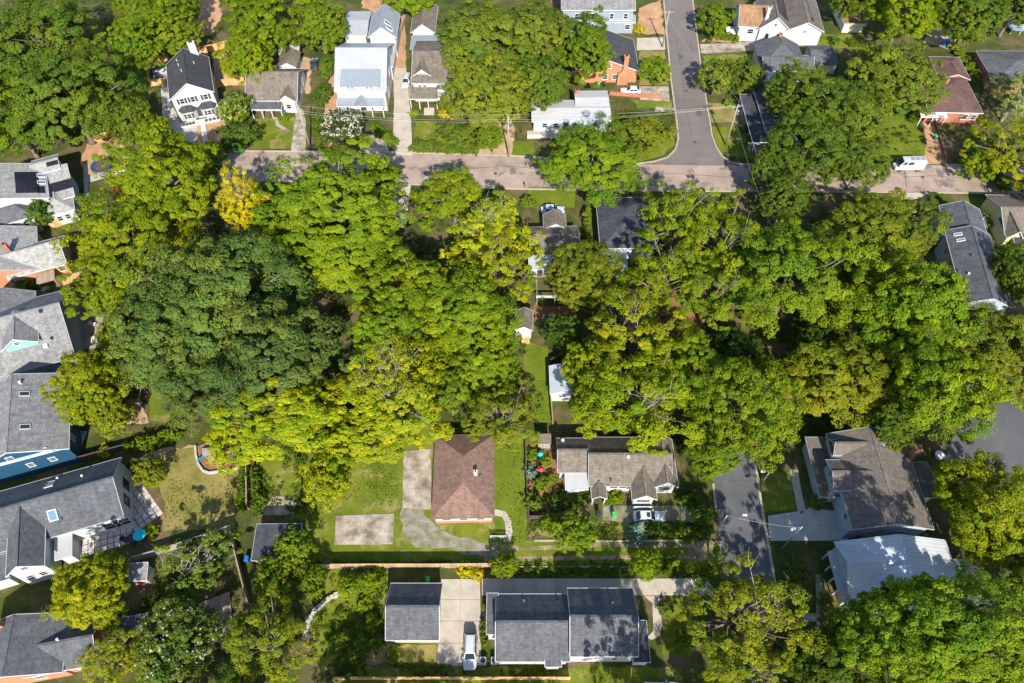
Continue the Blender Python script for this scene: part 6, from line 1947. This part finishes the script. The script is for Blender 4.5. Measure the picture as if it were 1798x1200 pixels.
# ------------------------------------------------------------------ trees
# proto, colour, crown centre px, half width px, height m, depth ratio, label
TREES = [
 # top left wood
 ('oak0', 'green', 70, 70, 92, 18, 1.0, 'broad dark oak in the top left wood above the solar roof'),
 ('oak1', 'green', 118, 175, 100, 19, 1.0, 'large clumped oak standing behind the trampoline yard'),
 ('oak2', 'bright', 20, 210, 70, 17, 1.0, 'bushy oak overhanging the solar roofed house'),
 ('dense0', 'bright', 237, 80, 46, 14, 1.05, 'leafy tree just left of the blue furnished patio'),
 ('dense1', 'bright', 300, 55, 52, 13, 1.0, 'rounded green tree behind the white chimney'),
 ('oak2', 'bright', 240, 8, 36, 15, 1.0, 'green tree crowning the dark gap behind the patio'),
 ('oak0', 'bright', 308, 0, 38, 14, 1.0, 'green tree beside the bare red dirt behind the white house'),
 ('dense2', 'green', 225, 210, 40, 11, 1.1, 'shaggy green tree below the patio of the white house'),
 ('small0', 'lime', 268, 235, 34, 8, 1.0, 'lime green small tree beside the pale drive'),
 ('small1', 'deep', 300, 262, 28, 7, 1.0, 'dark small tree at the foot of the pale drive'),
 ('dense0', 'lime2', 458, 45, 58, 14, 1.1, 'yellow green tree behind the taupe cottage'),
 ('dense2', 'lime', 432, 105, 46, 12, 1.05, 'yellow tree hanging over the left end of the taupe cottage roof'),
 ('ash1', 'bright', 440, -20, 52, 15, 1.0, 'leafy tree behind the yellow green cottage tree'),
 ('dense1', 'bright', 560, 45, 50, 13, 1.0, 'green tree left of the white metal roof'),
 ('small0', 'green', 578, 115, 16, 5, 1.6, 'narrow green tree in the side hedge by the dark car'),
 ('small1', 'green', 568, 165, 15, 4, 1.6, 'narrow green shrub tree along the dirt track hedge'),
 ('flower1', 'bright', 412, 190, 27, 7, 1.2, 'flowering green small tree right of the white steps'),
 ('small2', 'deep', 418, 238, 33, 6, 0.8, 'dark green bush tree above the green kerb bins'),
 ('flower0', 'dark', 602, 222, 37, 7, 1.0, 'dark crepe myrtle full of white blossom before the metal roof'),
 ('small2', 'dark', 668, 310, 30, 7, 1.0, 'dark glossy tree at the kerb by the centre drive'),
 # top centre
 ('dense0', 'olive2', 850, 70, 86, 16, 1.0, 'dense grey green tree behind the dormered house'),
 ('dense1', 'olive2', 855, 165, 78, 14, 0.9, 'dense grey green tree leaning over the dormered house'),
 ('dense2', 'olive2', 938, 60, 62, 15, 1.0, 'dense grey green tree beside the tall blue grey house'),
 ('dense0', 'green', 945, 150, 50, 13, 1.0, 'dense green tree left of the brick chimney house'),
 ('ash0', 'bright', 1028, 85, 52, 14, 1.3, 'green tree shading the dark gable roof of the brick house'),
 ('oak2', 'bright', 1040, 285, 86, 13, 0.95, 'bright green tree on the tan street below the low white roof'),
 ('small1', 'olive', 1128, 238, 50, 6, 0.9, 'brushy olive shrub tree at the street corner'),
 ('small0', 'lime2', 1150, 122, 26, 6, 1.0, 'round lime tree beside the brick chimney house'),
 ('dense2', 'bright', 720, -20, 50, 14, 1.0, 'green tree behind the taupe garage roof'),
 ('dense1', 'bright', 860, 240, 26, 6, 1.0, 'green shrub tree at the sandy verge'),
 ('small2', 'green', 800, 235, 30, 5, 1.0, 'green bush tree in the front garden of the dormered house'),
 # top right
 ('small0', 'olive2', 1258, 135, 32, 8, 1.0, 'thin crowned tree at the kerb of the side street'),
 ('small2', 'green', 1308, 135, 30, 9, 1.0, 'thin crowned tree before the grey hip roof'),
 ('small1', 'bright', 1255, 35, 30, 7, 1.2, 'leafy small tree left of the tan roofed house'),
 ('dense1', 'olive2', 1565, 140, 84, 15, 1.0, 'dense rounded tree left of the maroon roof'),
 ('dense2', 'green', 1470, 210, 86, 15, 0.95, 'dense dark tree between the black roof and the white van'),
 ('dense0', 'green', 1400, 165, 58, 14, 1.0, 'shaggy green tree over the grey hip roofed house'),
 ('oak0', 'deep', 1420, 262, 70, 15, 0.9, 'dark green tree shading the corner house and street'),
 ('dense0', 'green', 1512, 285, 50, 12, 0.9, 'green tree reaching over the tail of the white van'),
 ('ash0', 'lime', 1590, 20, 62, 16, 1.0, 'sunlit yellow green tree behind the dense rounded tree'),
 ('dense2', 'green', 1700, 20, 66, 16, 1.0, 'broad green tree above the blue tarp garden'),
 ('dense0', 'green', 1790, 5, 50, 15, 1.0, 'green tree behind the play platform'),
 ('dense1', 'green', 1500, -5, 40, 14, 1.0, 'green tree behind the cream shed'),
 ('bare0', 'pale', 1790, 165, 46, 12, 1.2, 'feathery pale green tree beside the maroon roof'),
 ('open1', 'yellow2', 1768, 268, 66, 12, 1.0, 'yellow green tree over the street end at the right'),
 ('small0', 'bright', 1720, 290, 30, 7, 1.0, 'bright small tree at the kerb beside the brick drive'),
 ('dense2', 'green', 1352, 305, 36, 11, 1.2, 'green street tree below the corner pole'),
 # central canopy, left to right
 ('ash3', 'lime', 295, 320, 96, 21, 0.85, 'broad lime tree beside the tan street near the bins'),
 ('ash1', 'lime', 235, 420, 100, 17, 0.95, 'lime tree crown next to the light grey brick house roof'),
 ('ash2', 'lime', 190, 505, 62, 15, 1.0, 'lime tree above the dirt patio with the white table'),
 ('dense1', 'green', 365, 285, 34, 9, 1.0, 'green small tree at the kerb below the white steps'),
 ('bare1', 'gold', 430, 358, 44, 17, 1.1, 'golden thin tree between the two broad lime crowns'),
 ('ash0', 'lime2', 590, 365, 132, 22, 0.75, 'very broad bright green tree below the tan street'),
 ('ash2', 'lime2', 600, 445, 105, 17, 0.8, 'bright green tree below the very broad crown'),
 ('ash1', 'lime2', 512, 420, 66, 15, 0.9, 'bright green crown beside the golden thin tree'),
 ('oak3', 'oak', 400, 520, 140, 21, 0.95, 'huge blue green oak crown at the heart of the left canopy'),
 ('oak1', 'oak', 300, 600, 105, 19, 0.95, 'blue green oak beside the dirt patio'),
 ('oak2', 'oak', 470, 630, 120, 19, 0.9, 'blue green oak above the bright yellow trees'),
 ('oak3', 'oak', 370, 690, 80, 16, 0.9, 'blue green oak hanging over the small back lawn'),
 ('ash2', 'lime', 795, 345, 54, 12, 1.0, 'lime tree at the kerb right of the centre drive'),
 ('bare0', 'yellow', 866, 415, 78, 14, 1.0, 'yellow tree with bare grey limbs beside the brown roof'),
 ('open0', 'yellow2', 884, 478, 62, 14, 1.1, 'yellow green tree right of the bare grey limbs'),
 ('ash1', 'lime', 720, 520, 92, 17, 0.85, 'yellow green tree at the middle of the canopy'),
 ('oak1', 'lime2', 820, 565, 92, 17, 0.9, 'clumped green tree left of the little outbuilding'),
 ('ash0', 'lime2', 680, 590, 70, 16, 0.9, 'green tree behind the bright yellow tree'),
 ('dense1', 'bright', 850, 650, 62, 13, 0.9, 'green tree above the narrow lawn strip'),
 ('bare1', 'yellow', 690, 690, 104, 15, 0.9, 'bright yellow tree with fan of bare limbs'),
 ('ash1', 'yellow', 500, 735, 108, 14, 0.7, 'bright yellow green tree over the mulch play area'),
 ('ash2', 'yellow', 420, 775, 55, 10, 0.9, 'yellow tree beside the play set'),
 ('ash0', 'yellow', 640, 770, 80, 11, 0.6, 'yellow tree edge over the wide lawn'),
 ('small1', 'yellow2', 573, 840, 44, 9, 1.1, 'rounded yellow tree standing on the lawn above the pad'),
 ('open1', 'olive', 885, 735, 70, 13, 0.8, 'olive gold tree over the red brown roof'),
 ('ash2', 'bright', 790, 690, 40, 12, 1.0, 'green tree filling the gap beside the yellow fan limbs'),
 ('dense0', 'yellow2', 158, 680, 64, 13, 1.1, 'dense yellow green tree beside the blue house'),
 ('small0', 'olive', 195, 735, 32, 8, 1.0, 'olive small tree below the dense yellow green tree'),
 ('small2', 'yellow2', 205, 600, 30, 9, 1.2, 'yellow small tree at the dirt patio edge'),
 ('dense2', 'olive', 1024, 484, 62, 12, 1.05, 'fine leaved olive tree below the brown roof'),
 ('open0', 'lime', 1192, 392, 72, 17, 1.0, 'open crowned tree with pale limbs by the blue black roof'),
 ('open1', 'lime', 1262, 430, 80, 17, 1.1, 'open crowned tree with pale limbs left of the hidden pole'),
 ('open0', 'lime', 1150, 500, 70, 15, 1.0, 'open crowned tree below the blue black roof'),
 ('open1', 'lime2', 1250, 520, 68, 15, 0.9, 'open crowned tree over the dark backyard gap'),
 ('open0', 'yellow2', 1115, 605, 104, 17, 0.85, 'yellow green tree right of the pale shed'),
 ('open1', 'lime', 1122, 706, 116, 17, 0.8, 'wide yellow green tree over the long brown roof'),
 ('oak2', 'lime', 1190, 650, 70, 16, 1.0, 'clumped lime tree between open crowns'),
 ('ash1', 'lime2', 1056, 705, 48, 13, 0.9, 'green tree leaning over the pale shed'),
 ('oak3', 'bright', 1390, 490, 108, 20, 0.95, 'large bright green tree in the right canopy'),
 ('ash0', 'olive', 1525, 425, 92, 15, 0.95, 'olive green tree below the white van street'),
 ('oak1', 'lime2', 1590, 550, 102, 20, 0.9, 'bright green tree left of the long slate roof end'),
 ('ash2', 'olive2', 1600, 400, 50, 14, 1.0, 'olive tree at the drive of the long slate roof'),
 ('oak0', 'lime2', 1310, 718, 86, 18, 1.1, 'bright green tree at the head of the dark lane'),
 ('oak1', 'lime2', 1250, 800, 45, 10, 0.8, 'green tree shading the end of the long brown roof'),
 ('ash1', 'olive', 1475, 668, 92, 13, 0.9, 'olive tree above the large brown roof'),
 ('oak2', 'lime2', 1645, 685, 88, 19, 1.0, 'bright green tree beside the dark parking area'),
 ('ash3', 'olive', 1748, 630, 88, 15, 1.0, 'olive tree above the dark parking area'),
 ('oak1', 'olive2', 1690, 606, 62, 13, 1.0, 'green tree below the wooden deck of the long house'),
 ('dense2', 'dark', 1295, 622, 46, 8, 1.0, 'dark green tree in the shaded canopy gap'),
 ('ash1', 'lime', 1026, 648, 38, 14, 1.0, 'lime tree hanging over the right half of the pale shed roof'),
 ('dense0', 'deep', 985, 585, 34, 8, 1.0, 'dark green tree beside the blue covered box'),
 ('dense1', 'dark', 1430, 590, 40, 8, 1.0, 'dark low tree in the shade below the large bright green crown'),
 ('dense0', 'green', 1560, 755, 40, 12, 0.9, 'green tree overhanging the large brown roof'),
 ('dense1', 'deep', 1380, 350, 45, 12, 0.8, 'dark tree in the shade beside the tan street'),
 ('dense2', 'green', 1780, 480, 36, 12, 1.4, 'green tree right of the long slate roof'),
 # lower right
 ('oak0', 'yellow2', 1735, 890, 86, 16, 1.0, 'golden green oak below the dark parking area'),
 ('ash2', 'yellow2', 1722, 948, 42, 11, 1.0, 'golden tree beside the silver metal roof'),
 ('ash3', 'bright', 1660, 1105, 128, 24, 0.8, 'big leafy green tree over the silver metal roof'),
 ('ash0', 'bright', 1560, 1120, 95, 23, 0.9, 'leafy green tree hanging over the ribbed porch roof'),
 ('oak2', 'bright', 1750, 1170, 95, 15, 0.9, 'leafy green tree in the bottom right corner'),
 ('open0', 'olive', 1300, 1080, 98, 18, 1.0, 'yellow olive tree standing over the foot of the dark lane'),
 ('open1', 'yellow2', 1310, 1165, 80, 12, 0.8, 'yellow olive tree below the dark lane'),
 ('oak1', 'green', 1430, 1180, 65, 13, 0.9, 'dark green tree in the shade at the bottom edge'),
 ('dense0', 'bright', 1470, 1110, 34, 8, 1.0, 'green shrub tree beside the ribbed porch path'),
 # lower left
 ('dense1', 'yellow2', 160, 1040, 66, 11, 1.0, 'dense yellow green tree below the large white house'),
 ('flower2', 'green', 312, 1130, 80, 9, 0.95, 'green crepe myrtle dotted with pale blossom'),
 ('open1', 'olive', 472, 1128, 76, 11, 1.0, 'yellow olive tree beside the stone wall garden'),
 ('bare0', 'yellow2', 190, 1155, 52, 8, 1.0, 'feathery yellow tree beside the bottom left brick house'),
 ('twiggy0', 'olive2', 345, 985, 68, 9, 0.9, 'sparse grey limbed tree above the wooden deck'),
 ('small1', 'lime2', 518, 962, 32, 7, 1.0, 'leafy lime tree over the dark blue shed'),
 ('small2', 'bright', 485, 1010, 36, 6, 1.0, 'green bushy tree below the dark blue shed'),
 ('small0', 'bright', 545, 1020, 28, 5, 1.0, 'green bushy tree at the end of the long board fence'),
 ('small2', 'deep', 70, 375, 23, 6, 1.0, 'dark round tree before the solar roofed house'),
 ('small0', 'lime', 615, 1030, 24, 3, 0.8, 'green thicket tree left of the garage'),
 ('small1', 'lime', 648, 1022, 22, 3, 0.8, 'green thicket tree behind the garage corner'),
 # yard trees
 ('small1', 'lime2', 1008, 935, 40, 6, 0.85, 'bright leafy tree at the corner of the black garden fence'),
 ('cone0', 'spruce', 1122, 930, 22, 5, 1.0, 'blue green spruce in front of the silver sedan'),
 ('small0', 'lime2', 1137, 988, 26, 6, 1.0, 'lime small tree on the verge of the dirt alley'),
 ('small2', 'lime', 884, 995, 24, 4, 0.8, 'lime bush tree at the end of the long fence'),
 ('small1', 'olive', 262, 830, 26, 6, 1.0, 'olive small tree beside the paved patio'),
 ('small2', 'deep', 1235, 905, 22, 5, 0.8, 'dark small tree at the gravel drive mouth'),
 # beyond the frame's edges
 ('oak1', 'green', -70, 120, 80, 18, 1.0, 'oak beyond the top left wood'),
 ('dense1', 'green', 1850, 330, 50, 12, 1.0, 'green tree past the yellow gable'),
 ('oak0', 'olive2', 1860, 600, 70, 15, 1.0, 'olive tree past the dark parking area'),
 ('oak2', 'green', 1850, 1040, 90, 15, 1.0, 'green tree past the silver metal roof'),
 ('ash2', 'olive2', 620, 1285, 80, 11, 1.0, 'olive tree below the pale board fence'),
 ('ash0', 'green', 1480, 1290, 100, 13, 1.0, 'green tree beyond the bottom lane'),
 ('ash1', 'green', 380, 1270, 80, 11, 1.0, 'green tree beyond the blossom dotted myrtle'),
]
for kind, cl, px, py, r, H, ratio, lb in TREES:
    plant('tree', kind, cl, px, py, r, H, lb, 'tree', ratio)

def far_south(px, ytip, H, Rm, kind, cl, lb):
    q = P(px, ytip)
    plant('tree', kind, cl, 0, 0, 0, H, lb, 'tree', 1.0, world=(q.x + math.sin(SUN_AZ) * H / math.tan(SUN_EL), q.y - H / math.tan(SUN_EL)), Rm=Rm)
far_south(1048, 940, 24, 4.6, 'open1', 'olive', 'tall olive tree below the pale board fence')
far_south(760, 1158, 13, 5.0, 'ash1', 'green', 'green tree south of the garage')
far_south(900, 1172, 13, 5.0, 'oak2', 'green', 'green oak south of the large dark roof')
far_south(1180, 1120, 15, 6.0, 'oak0', 'green', 'green oak south of the curved path')
# hedges and shrubs: every one its own plant
def row(n, a, b, kind, cl, r, H, label, group, name='shrub', cat='shrub'):
    for i in range(n):
        t = i / max(1, n - 1)
        px, py = a[0] + (b[0] - a[0]) * t, a[1] + (b[1] - a[1]) * t
        plant(name, kind + str(trng.randrange(4)) if kind == 'shrub' else kind, cl, px + trng.uniform(-1, 1), py + trng.uniform(-1, 1), r * trng.uniform(.88, 1.12),
              H * trng.uniform(.9, 1.1), label, cat, 1.0, group)
row(7, (228, 787), (312, 762), 'shrub', 'bright', 11, 2.6, 'rounded green hedge shrub along the top of the mown lawn', 'hedge shrubs along the mown lawn')
row(6, (427, 828), (424, 890), 'shrub', 'bright', 9, 2.2, 'small hedge shrub lined along the board fence', 'shrubs in a column by the fence')
row(6, (449, 830), (451, 900), 'shrub', 'green', 9, 2.0, 'dark hedge shrub on the far side of the fence', 'dark shrubs by the fence')
row(4, (205, 700), (240, 690), 'shrub', 'green', 9, 2.0, 'leafy shrub under the slatted arbor', 'shrubs under the arbor')
row(5, (1030, 375), (1034, 440), 'shrub', 'bright', 8, 2.4, 'narrow hedge shrub between the brown and blue black roofs', 'hedge between two roofs')
row(9, (1120, 925), (1240, 935), 'shrub', 'green', 11, 1.5, 'leafy shrub below the gravel drive of the silver sedan', 'shrubs below the gravel drive')
row(16, (905, 1003), (1240, 1003), 'shrub', 'green', 9, 1.0, 'low verge shrub above the long concrete drive', 'verge shrubs by the concrete drive')
row(6, (1000, 885), (1030, 870), 'shrub', 'deep', 10, 1.4, 'dark shrub below the white flat lean-to', 'shrubs below the lean-to')
row(5, (556, 205), (566, 258), 'shrub', 'green', 11, 1.6, 'green shrub in the strip beside the dirt track', 'shrubs beside the dirt track')
row(6, (660, 225), (690, 250), 'shrub', 'bright', 10, 1.4, 'green shrub beside the steps of the metal roofed house', 'shrubs before the metal roof')
row(8, (735, 255), (830, 262), 'shrub', 'green', 13, 1.8, 'front garden shrub along the tan street kerb', 'shrubs along the tan street')
row(5, (1255, 60), (1290, 68), 'shrub', 'bright', 9, 1.4, 'low shrub left of the tan roofed house', 'shrubs by the tan roof')
row(5, (1675, 80), (1712, 130), 'shrub', 'lime2', 10, 1.8, 'hedge shrub behind the maroon roof', 'hedge behind the maroon roof')
row(5, (1400, 62), (1530, 80), 'shrub', 'green', 10, 1.5, 'hedge shrub behind the grey hip roof', 'hedge behind the grey hip roof')
row(4, (850, 1095), (850, 1130), 'shrub', 'bright', 6, 1.2, 'small shrub lined between the drive and the large dark roof', 'shrubs lining the drive')
SHR = [
 ('shrub0', 'lime', 727, 198, 9, 1.3, 'yellow shrub left of the front steps'), ('shrub1', 'gold', 780, 199, 11, 1.3, 'gold shrub right of the front steps'),
 ('shrub2', 'gold', 1122, 50, 12, 1.5, 'gold shrub below the tall blue grey house'), ('shrub3', 'green', 1605, 208, 10, 1.6, 'clipped ball shrub beside the maroon roof house'),
 ('shrub0', 'deep', 1642, 348, 13, 1.8, 'dark clipped shrub at the concrete drive mouth'), ('shrub1', 'gold', 183, 792, 11, 1.4, 'golden clipped shrub beside the blue house'),
 ('shrub2', 'yellow2', 272, 838, 15, 2.2, 'yellow shrub at the patio top corner'), ('shrub3', 'yellow2', 266, 932, 13, 1.6, 'yellow shrub right of the turquoise umbrella'),
 ('shrub0', 'spruce', 933, 828, 12, 1.6, 'silver blue shrub in the vegetable beds'), ('shrub1', 'lime2', 958, 808, 11, 1.2, 'lime shrub in the vegetable beds'),
 ('shrub2', 'bright', 935, 798, 11, 1.4, 'green shrub at the top of the vegetable beds'), ('shrub3', 'bright', 950, 850, 14, 1.6, 'green shrub in the middle of the vegetable beds'),
 ('shrub0', 'green', 936, 880, 16, 2.2, 'large green shrub at the black fence'), ('shrub1', 'deep', 982, 880, 16, 1.8, 'dark spiky shrub below the flat white roof'),
 ('shrub2', 'olive', 968, 840, 11, 1.3, 'olive shrub at the edge of the vegetable beds'), ('shrub3', 'bright', 965, 918, 18, 2.0, 'leafy shrub inside the black fence corner'),
 ('shrub0', 'lime', 1083, 872, 13, 1.2, 'lime shrub before the long brown roof'), ('shrub1', 'lime2', 1067, 880, 9, 1.0, 'green shrub beside the little porch gable'),
 ('shrub2', 'lime', 1197, 878, 9, 1.0, 'small yellow green shrub below the right front gable'), ('shrub3', 'red', 212, 330, 13, 2.2, 'red leaved shrub among the lime trees'),
 ('shrub0', 'green', 1432, 880, 14, 1.6, 'green shrub at the door of the large brown roof'), ('shrub1', 'green', 1310, 225, 12, 1.6, 'green shrub beside the black porch roof'),
 ('shrub2', 'green', 1312, 245, 12, 1.6, 'green shrub at the corner of the black porch roof'), ('shrub3', 'green', 1150, 142, 10, 1.0, 'low shrub ringed by brick below the round lime tree'),
 ('shrub0', 'lime2', 1280, 180, 10, 1.2, 'yellow green shrub at the thin crowned kerb trees'), ('shrub1', 'lime2', 500, 205, 10, 1.2, 'small shrub at the cottage porch'),
 ('shrub2', 'green', 1120, 1090, 9, 1.2, 'green shrub against the tall dark roof wall'), ('shrub3', 'green', 1170, 1070, 14, 1.4, 'dark shrub beside the curved path'),
 ('shrub0', 'gold', 818, 1000, 14, 1.3, 'yellow flowering shrub at the top of the concrete drive'), ('shrub1', 'gold', 838, 1008, 12, 1.2, 'yellow flowering shrub by the drive corner'),
 ('shrub2', 'lime', 665, 1010, 14, 1.6, 'green shrub behind the garage roof'), ('shrub3', 'lime2', 655, 1090, 14, 1.2, 'green shrub left of the garage wall'),
 ('shrub0', 'lime2', 640, 1060, 14, 1.2, 'green shrub by the end of the stone wall'), ('shrub1', 'lime2', 600, 1080, 12, 1.0, 'dark shrub inside the stone wall curve'),
 ('shrub2', 'olive', 600, 1120, 16, 1.2, 'olive shrub in the shaded garden'), ('shrub3', 'olive', 690, 1150, 13, 1.0, 'dry shrub below the garage'),
 ('shrub0', 'bright', 660, 1130, 13, 1.0, 'green shrub at the garage front corner'), ('shrub1', 'green', 630, 1150, 16, 1.2, 'green shrub in the lower shaded garden'),
 ('shrub2', 'green', 455, 880, 15, 1.8, 'green shrub beside the cracked patio slab'), ('shrub3', 'bright', 1180, 985, 14, 1.4, 'green shrub on the alley verge'),
 ('shrub0', 'green', 320, 1040, 18, 1.6, 'green shrub under the sparse grey limbs'), ('shrub1', 'deep', 270, 1060, 22, 1.8, 'dark shrub below the striped playhouse'),
 ('shrub2', 'deep', 45, 500, 18, 2.0, 'dark shrub below the orange brick wall'), ('shrub3', 'deep', 130, 515, 22, 1.4, 'low dark hedge beside the grey wheelie bin'),
 ('shrub0', 'bright', 1450, 1060, 16, 1.6, 'green shrub at the ribbed porch path'), ('shrub1', 'green', 1400, 1000, 20, 2.0, 'dark shrub in the shade below the pale drive'),
 ('shrub2', 'deep', 1390, 1120, 20, 2.0, 'dark shrub in the shade beyond the dark lane'), ('shrub3', 'green', 1200, 1120, 16, 1.6, 'green shrub on the shaded side lawn'),
 ('shrub0', 'deep', 1215, 880, 18, 2.0, 'dark shrub right of the two front gables'), ('shrub1', 'green', 1760, 320, 20, 2.0, 'green shrub at the street end by the yellow gable'),
 ('shrub2', 'bright', 995, 135, 16, 2.0, 'green shrub beside the brick porch'), ('shrub3', 'green', 1110, 215, 20, 2.0, 'green shrub right of the low white roof'),
 ('shrub0', 'bright', 1740, 385, 16, 2.0, 'green shrub between the slate roof and the yellow gable'), ('shrub1', 'green', 1775, 440, 18, 2.0, 'green shrub below the black lean-to'),
 ('shrub2', 'green', 385, 262, 16, 2.0, 'green shrub at the kerb left of the green bins'), ('shrub3', 'bright', 340, 270, 20, 2.4, 'green shrub at the end of the white steps'),
 ('shrub0', 'bright', 748, 395, 14, 2.0, 'green shrub beside the centre drive end'), ('shrub1', 'lime', 730, 345, 11, 1.6, 'yellow shrub at the centre drive mouth'),
 ('shrub2', 'deep', 878, 335, 9, 1.6, 'dark round shrub at the kerb beside the lime tree'), ('shrub3', 'bright', 925, 355, 12, 2.0, 'green shrub left of the small front lawn'),
]
for kind, cl, px, py, r, H, lb in SHR:
    plant('shrub', kind, cl, px, py, r, H, lb, 'shrub')

# undergrowth
WOODS = [[(130, 345), (700, 335), (920, 400), (930, 640), (960, 750), (700, 745), (360, 770), (230, 640), (130, 480)],
         [(1000, 440), (1640, 350), (1700, 560), (1798, 640), (1700, 750), (1400, 790), (1240, 800), (980, 720), (1010, 560)],
         [(0, 0), (220, 0), (240, 250), (130, 260), (0, 240)], [(760, 20), (980, 20), (985, 150), (900, 250), (780, 200)],
         [(1350, 150), (1560, 80), (1600, 250), (1540, 290), (1340, 280)], [(1380, 1060), (1900, 1020), (1900, 1260), (1300, 1260)], [(180, 1060), (540, 1050), (540, 1240), (150, 1240)]]
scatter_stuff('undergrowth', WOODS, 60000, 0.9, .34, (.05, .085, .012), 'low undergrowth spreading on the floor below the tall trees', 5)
LAWNS = [[(540, 985), (582, 985), (584, 880), (535, 880)], [(596, 896), (700, 888), (700, 770), (600, 790)], [(872, 955), (918, 955), (918, 780), (872, 780)], [(284, 935), (412, 925), (420, 830), (380, 800), (300, 800), (292, 880)], [(724, 270), (860, 272), (862, 215), (730, 215)],
         [(445, 260), (512, 262), (520, 205), (450, 208)], [(1556, 280), (1626, 280), (1604, 200), (1560, 170)], [(930, 328), (1010, 330), (1008, 366), (928, 364)], [(560, 1215), (1200, 1215), (1200, 1172), (600, 1172)], [(930, 610), (960, 612), (970, 740), (942, 740)]]
scatter_stuff('grass', LAWNS, 42000, 0.10, .13, (.15, .18, .014), 'short tufts of grass on the lawns', 8)
WEEDS = [[(545, 1002), (680, 1004), (676, 1165), (650, 1185), (540, 1185)], [(440, 790), (540, 780), (535, 900), (450, 920)], [(265, 985), (400, 940), (440, 1060), (280, 1060)],
         [(885, 985), (1250, 985), (1250, 1012), (885, 1012)], [(930, 915), (1250, 918), (1250, 948), (930, 948)], [(545, 1165), (1000, 1168), (1000, 1192), (545, 1192)],
         [(926, 785), (972, 785), (1000, 900), (930, 905)], [(1240, 20), (1300, 20), (1300, 74), (1235, 76)], [(1080, 195), (1185, 195), (1180, 255), (1090, 275)], [(550, 985), (880, 985), (880, 996), (550, 997)]]
scatter_stuff('weeds', WEEDS, 34000, 0.55, .24, (.085, .12, .012), 'loose weeds and garden plants on the yard edges', 6)
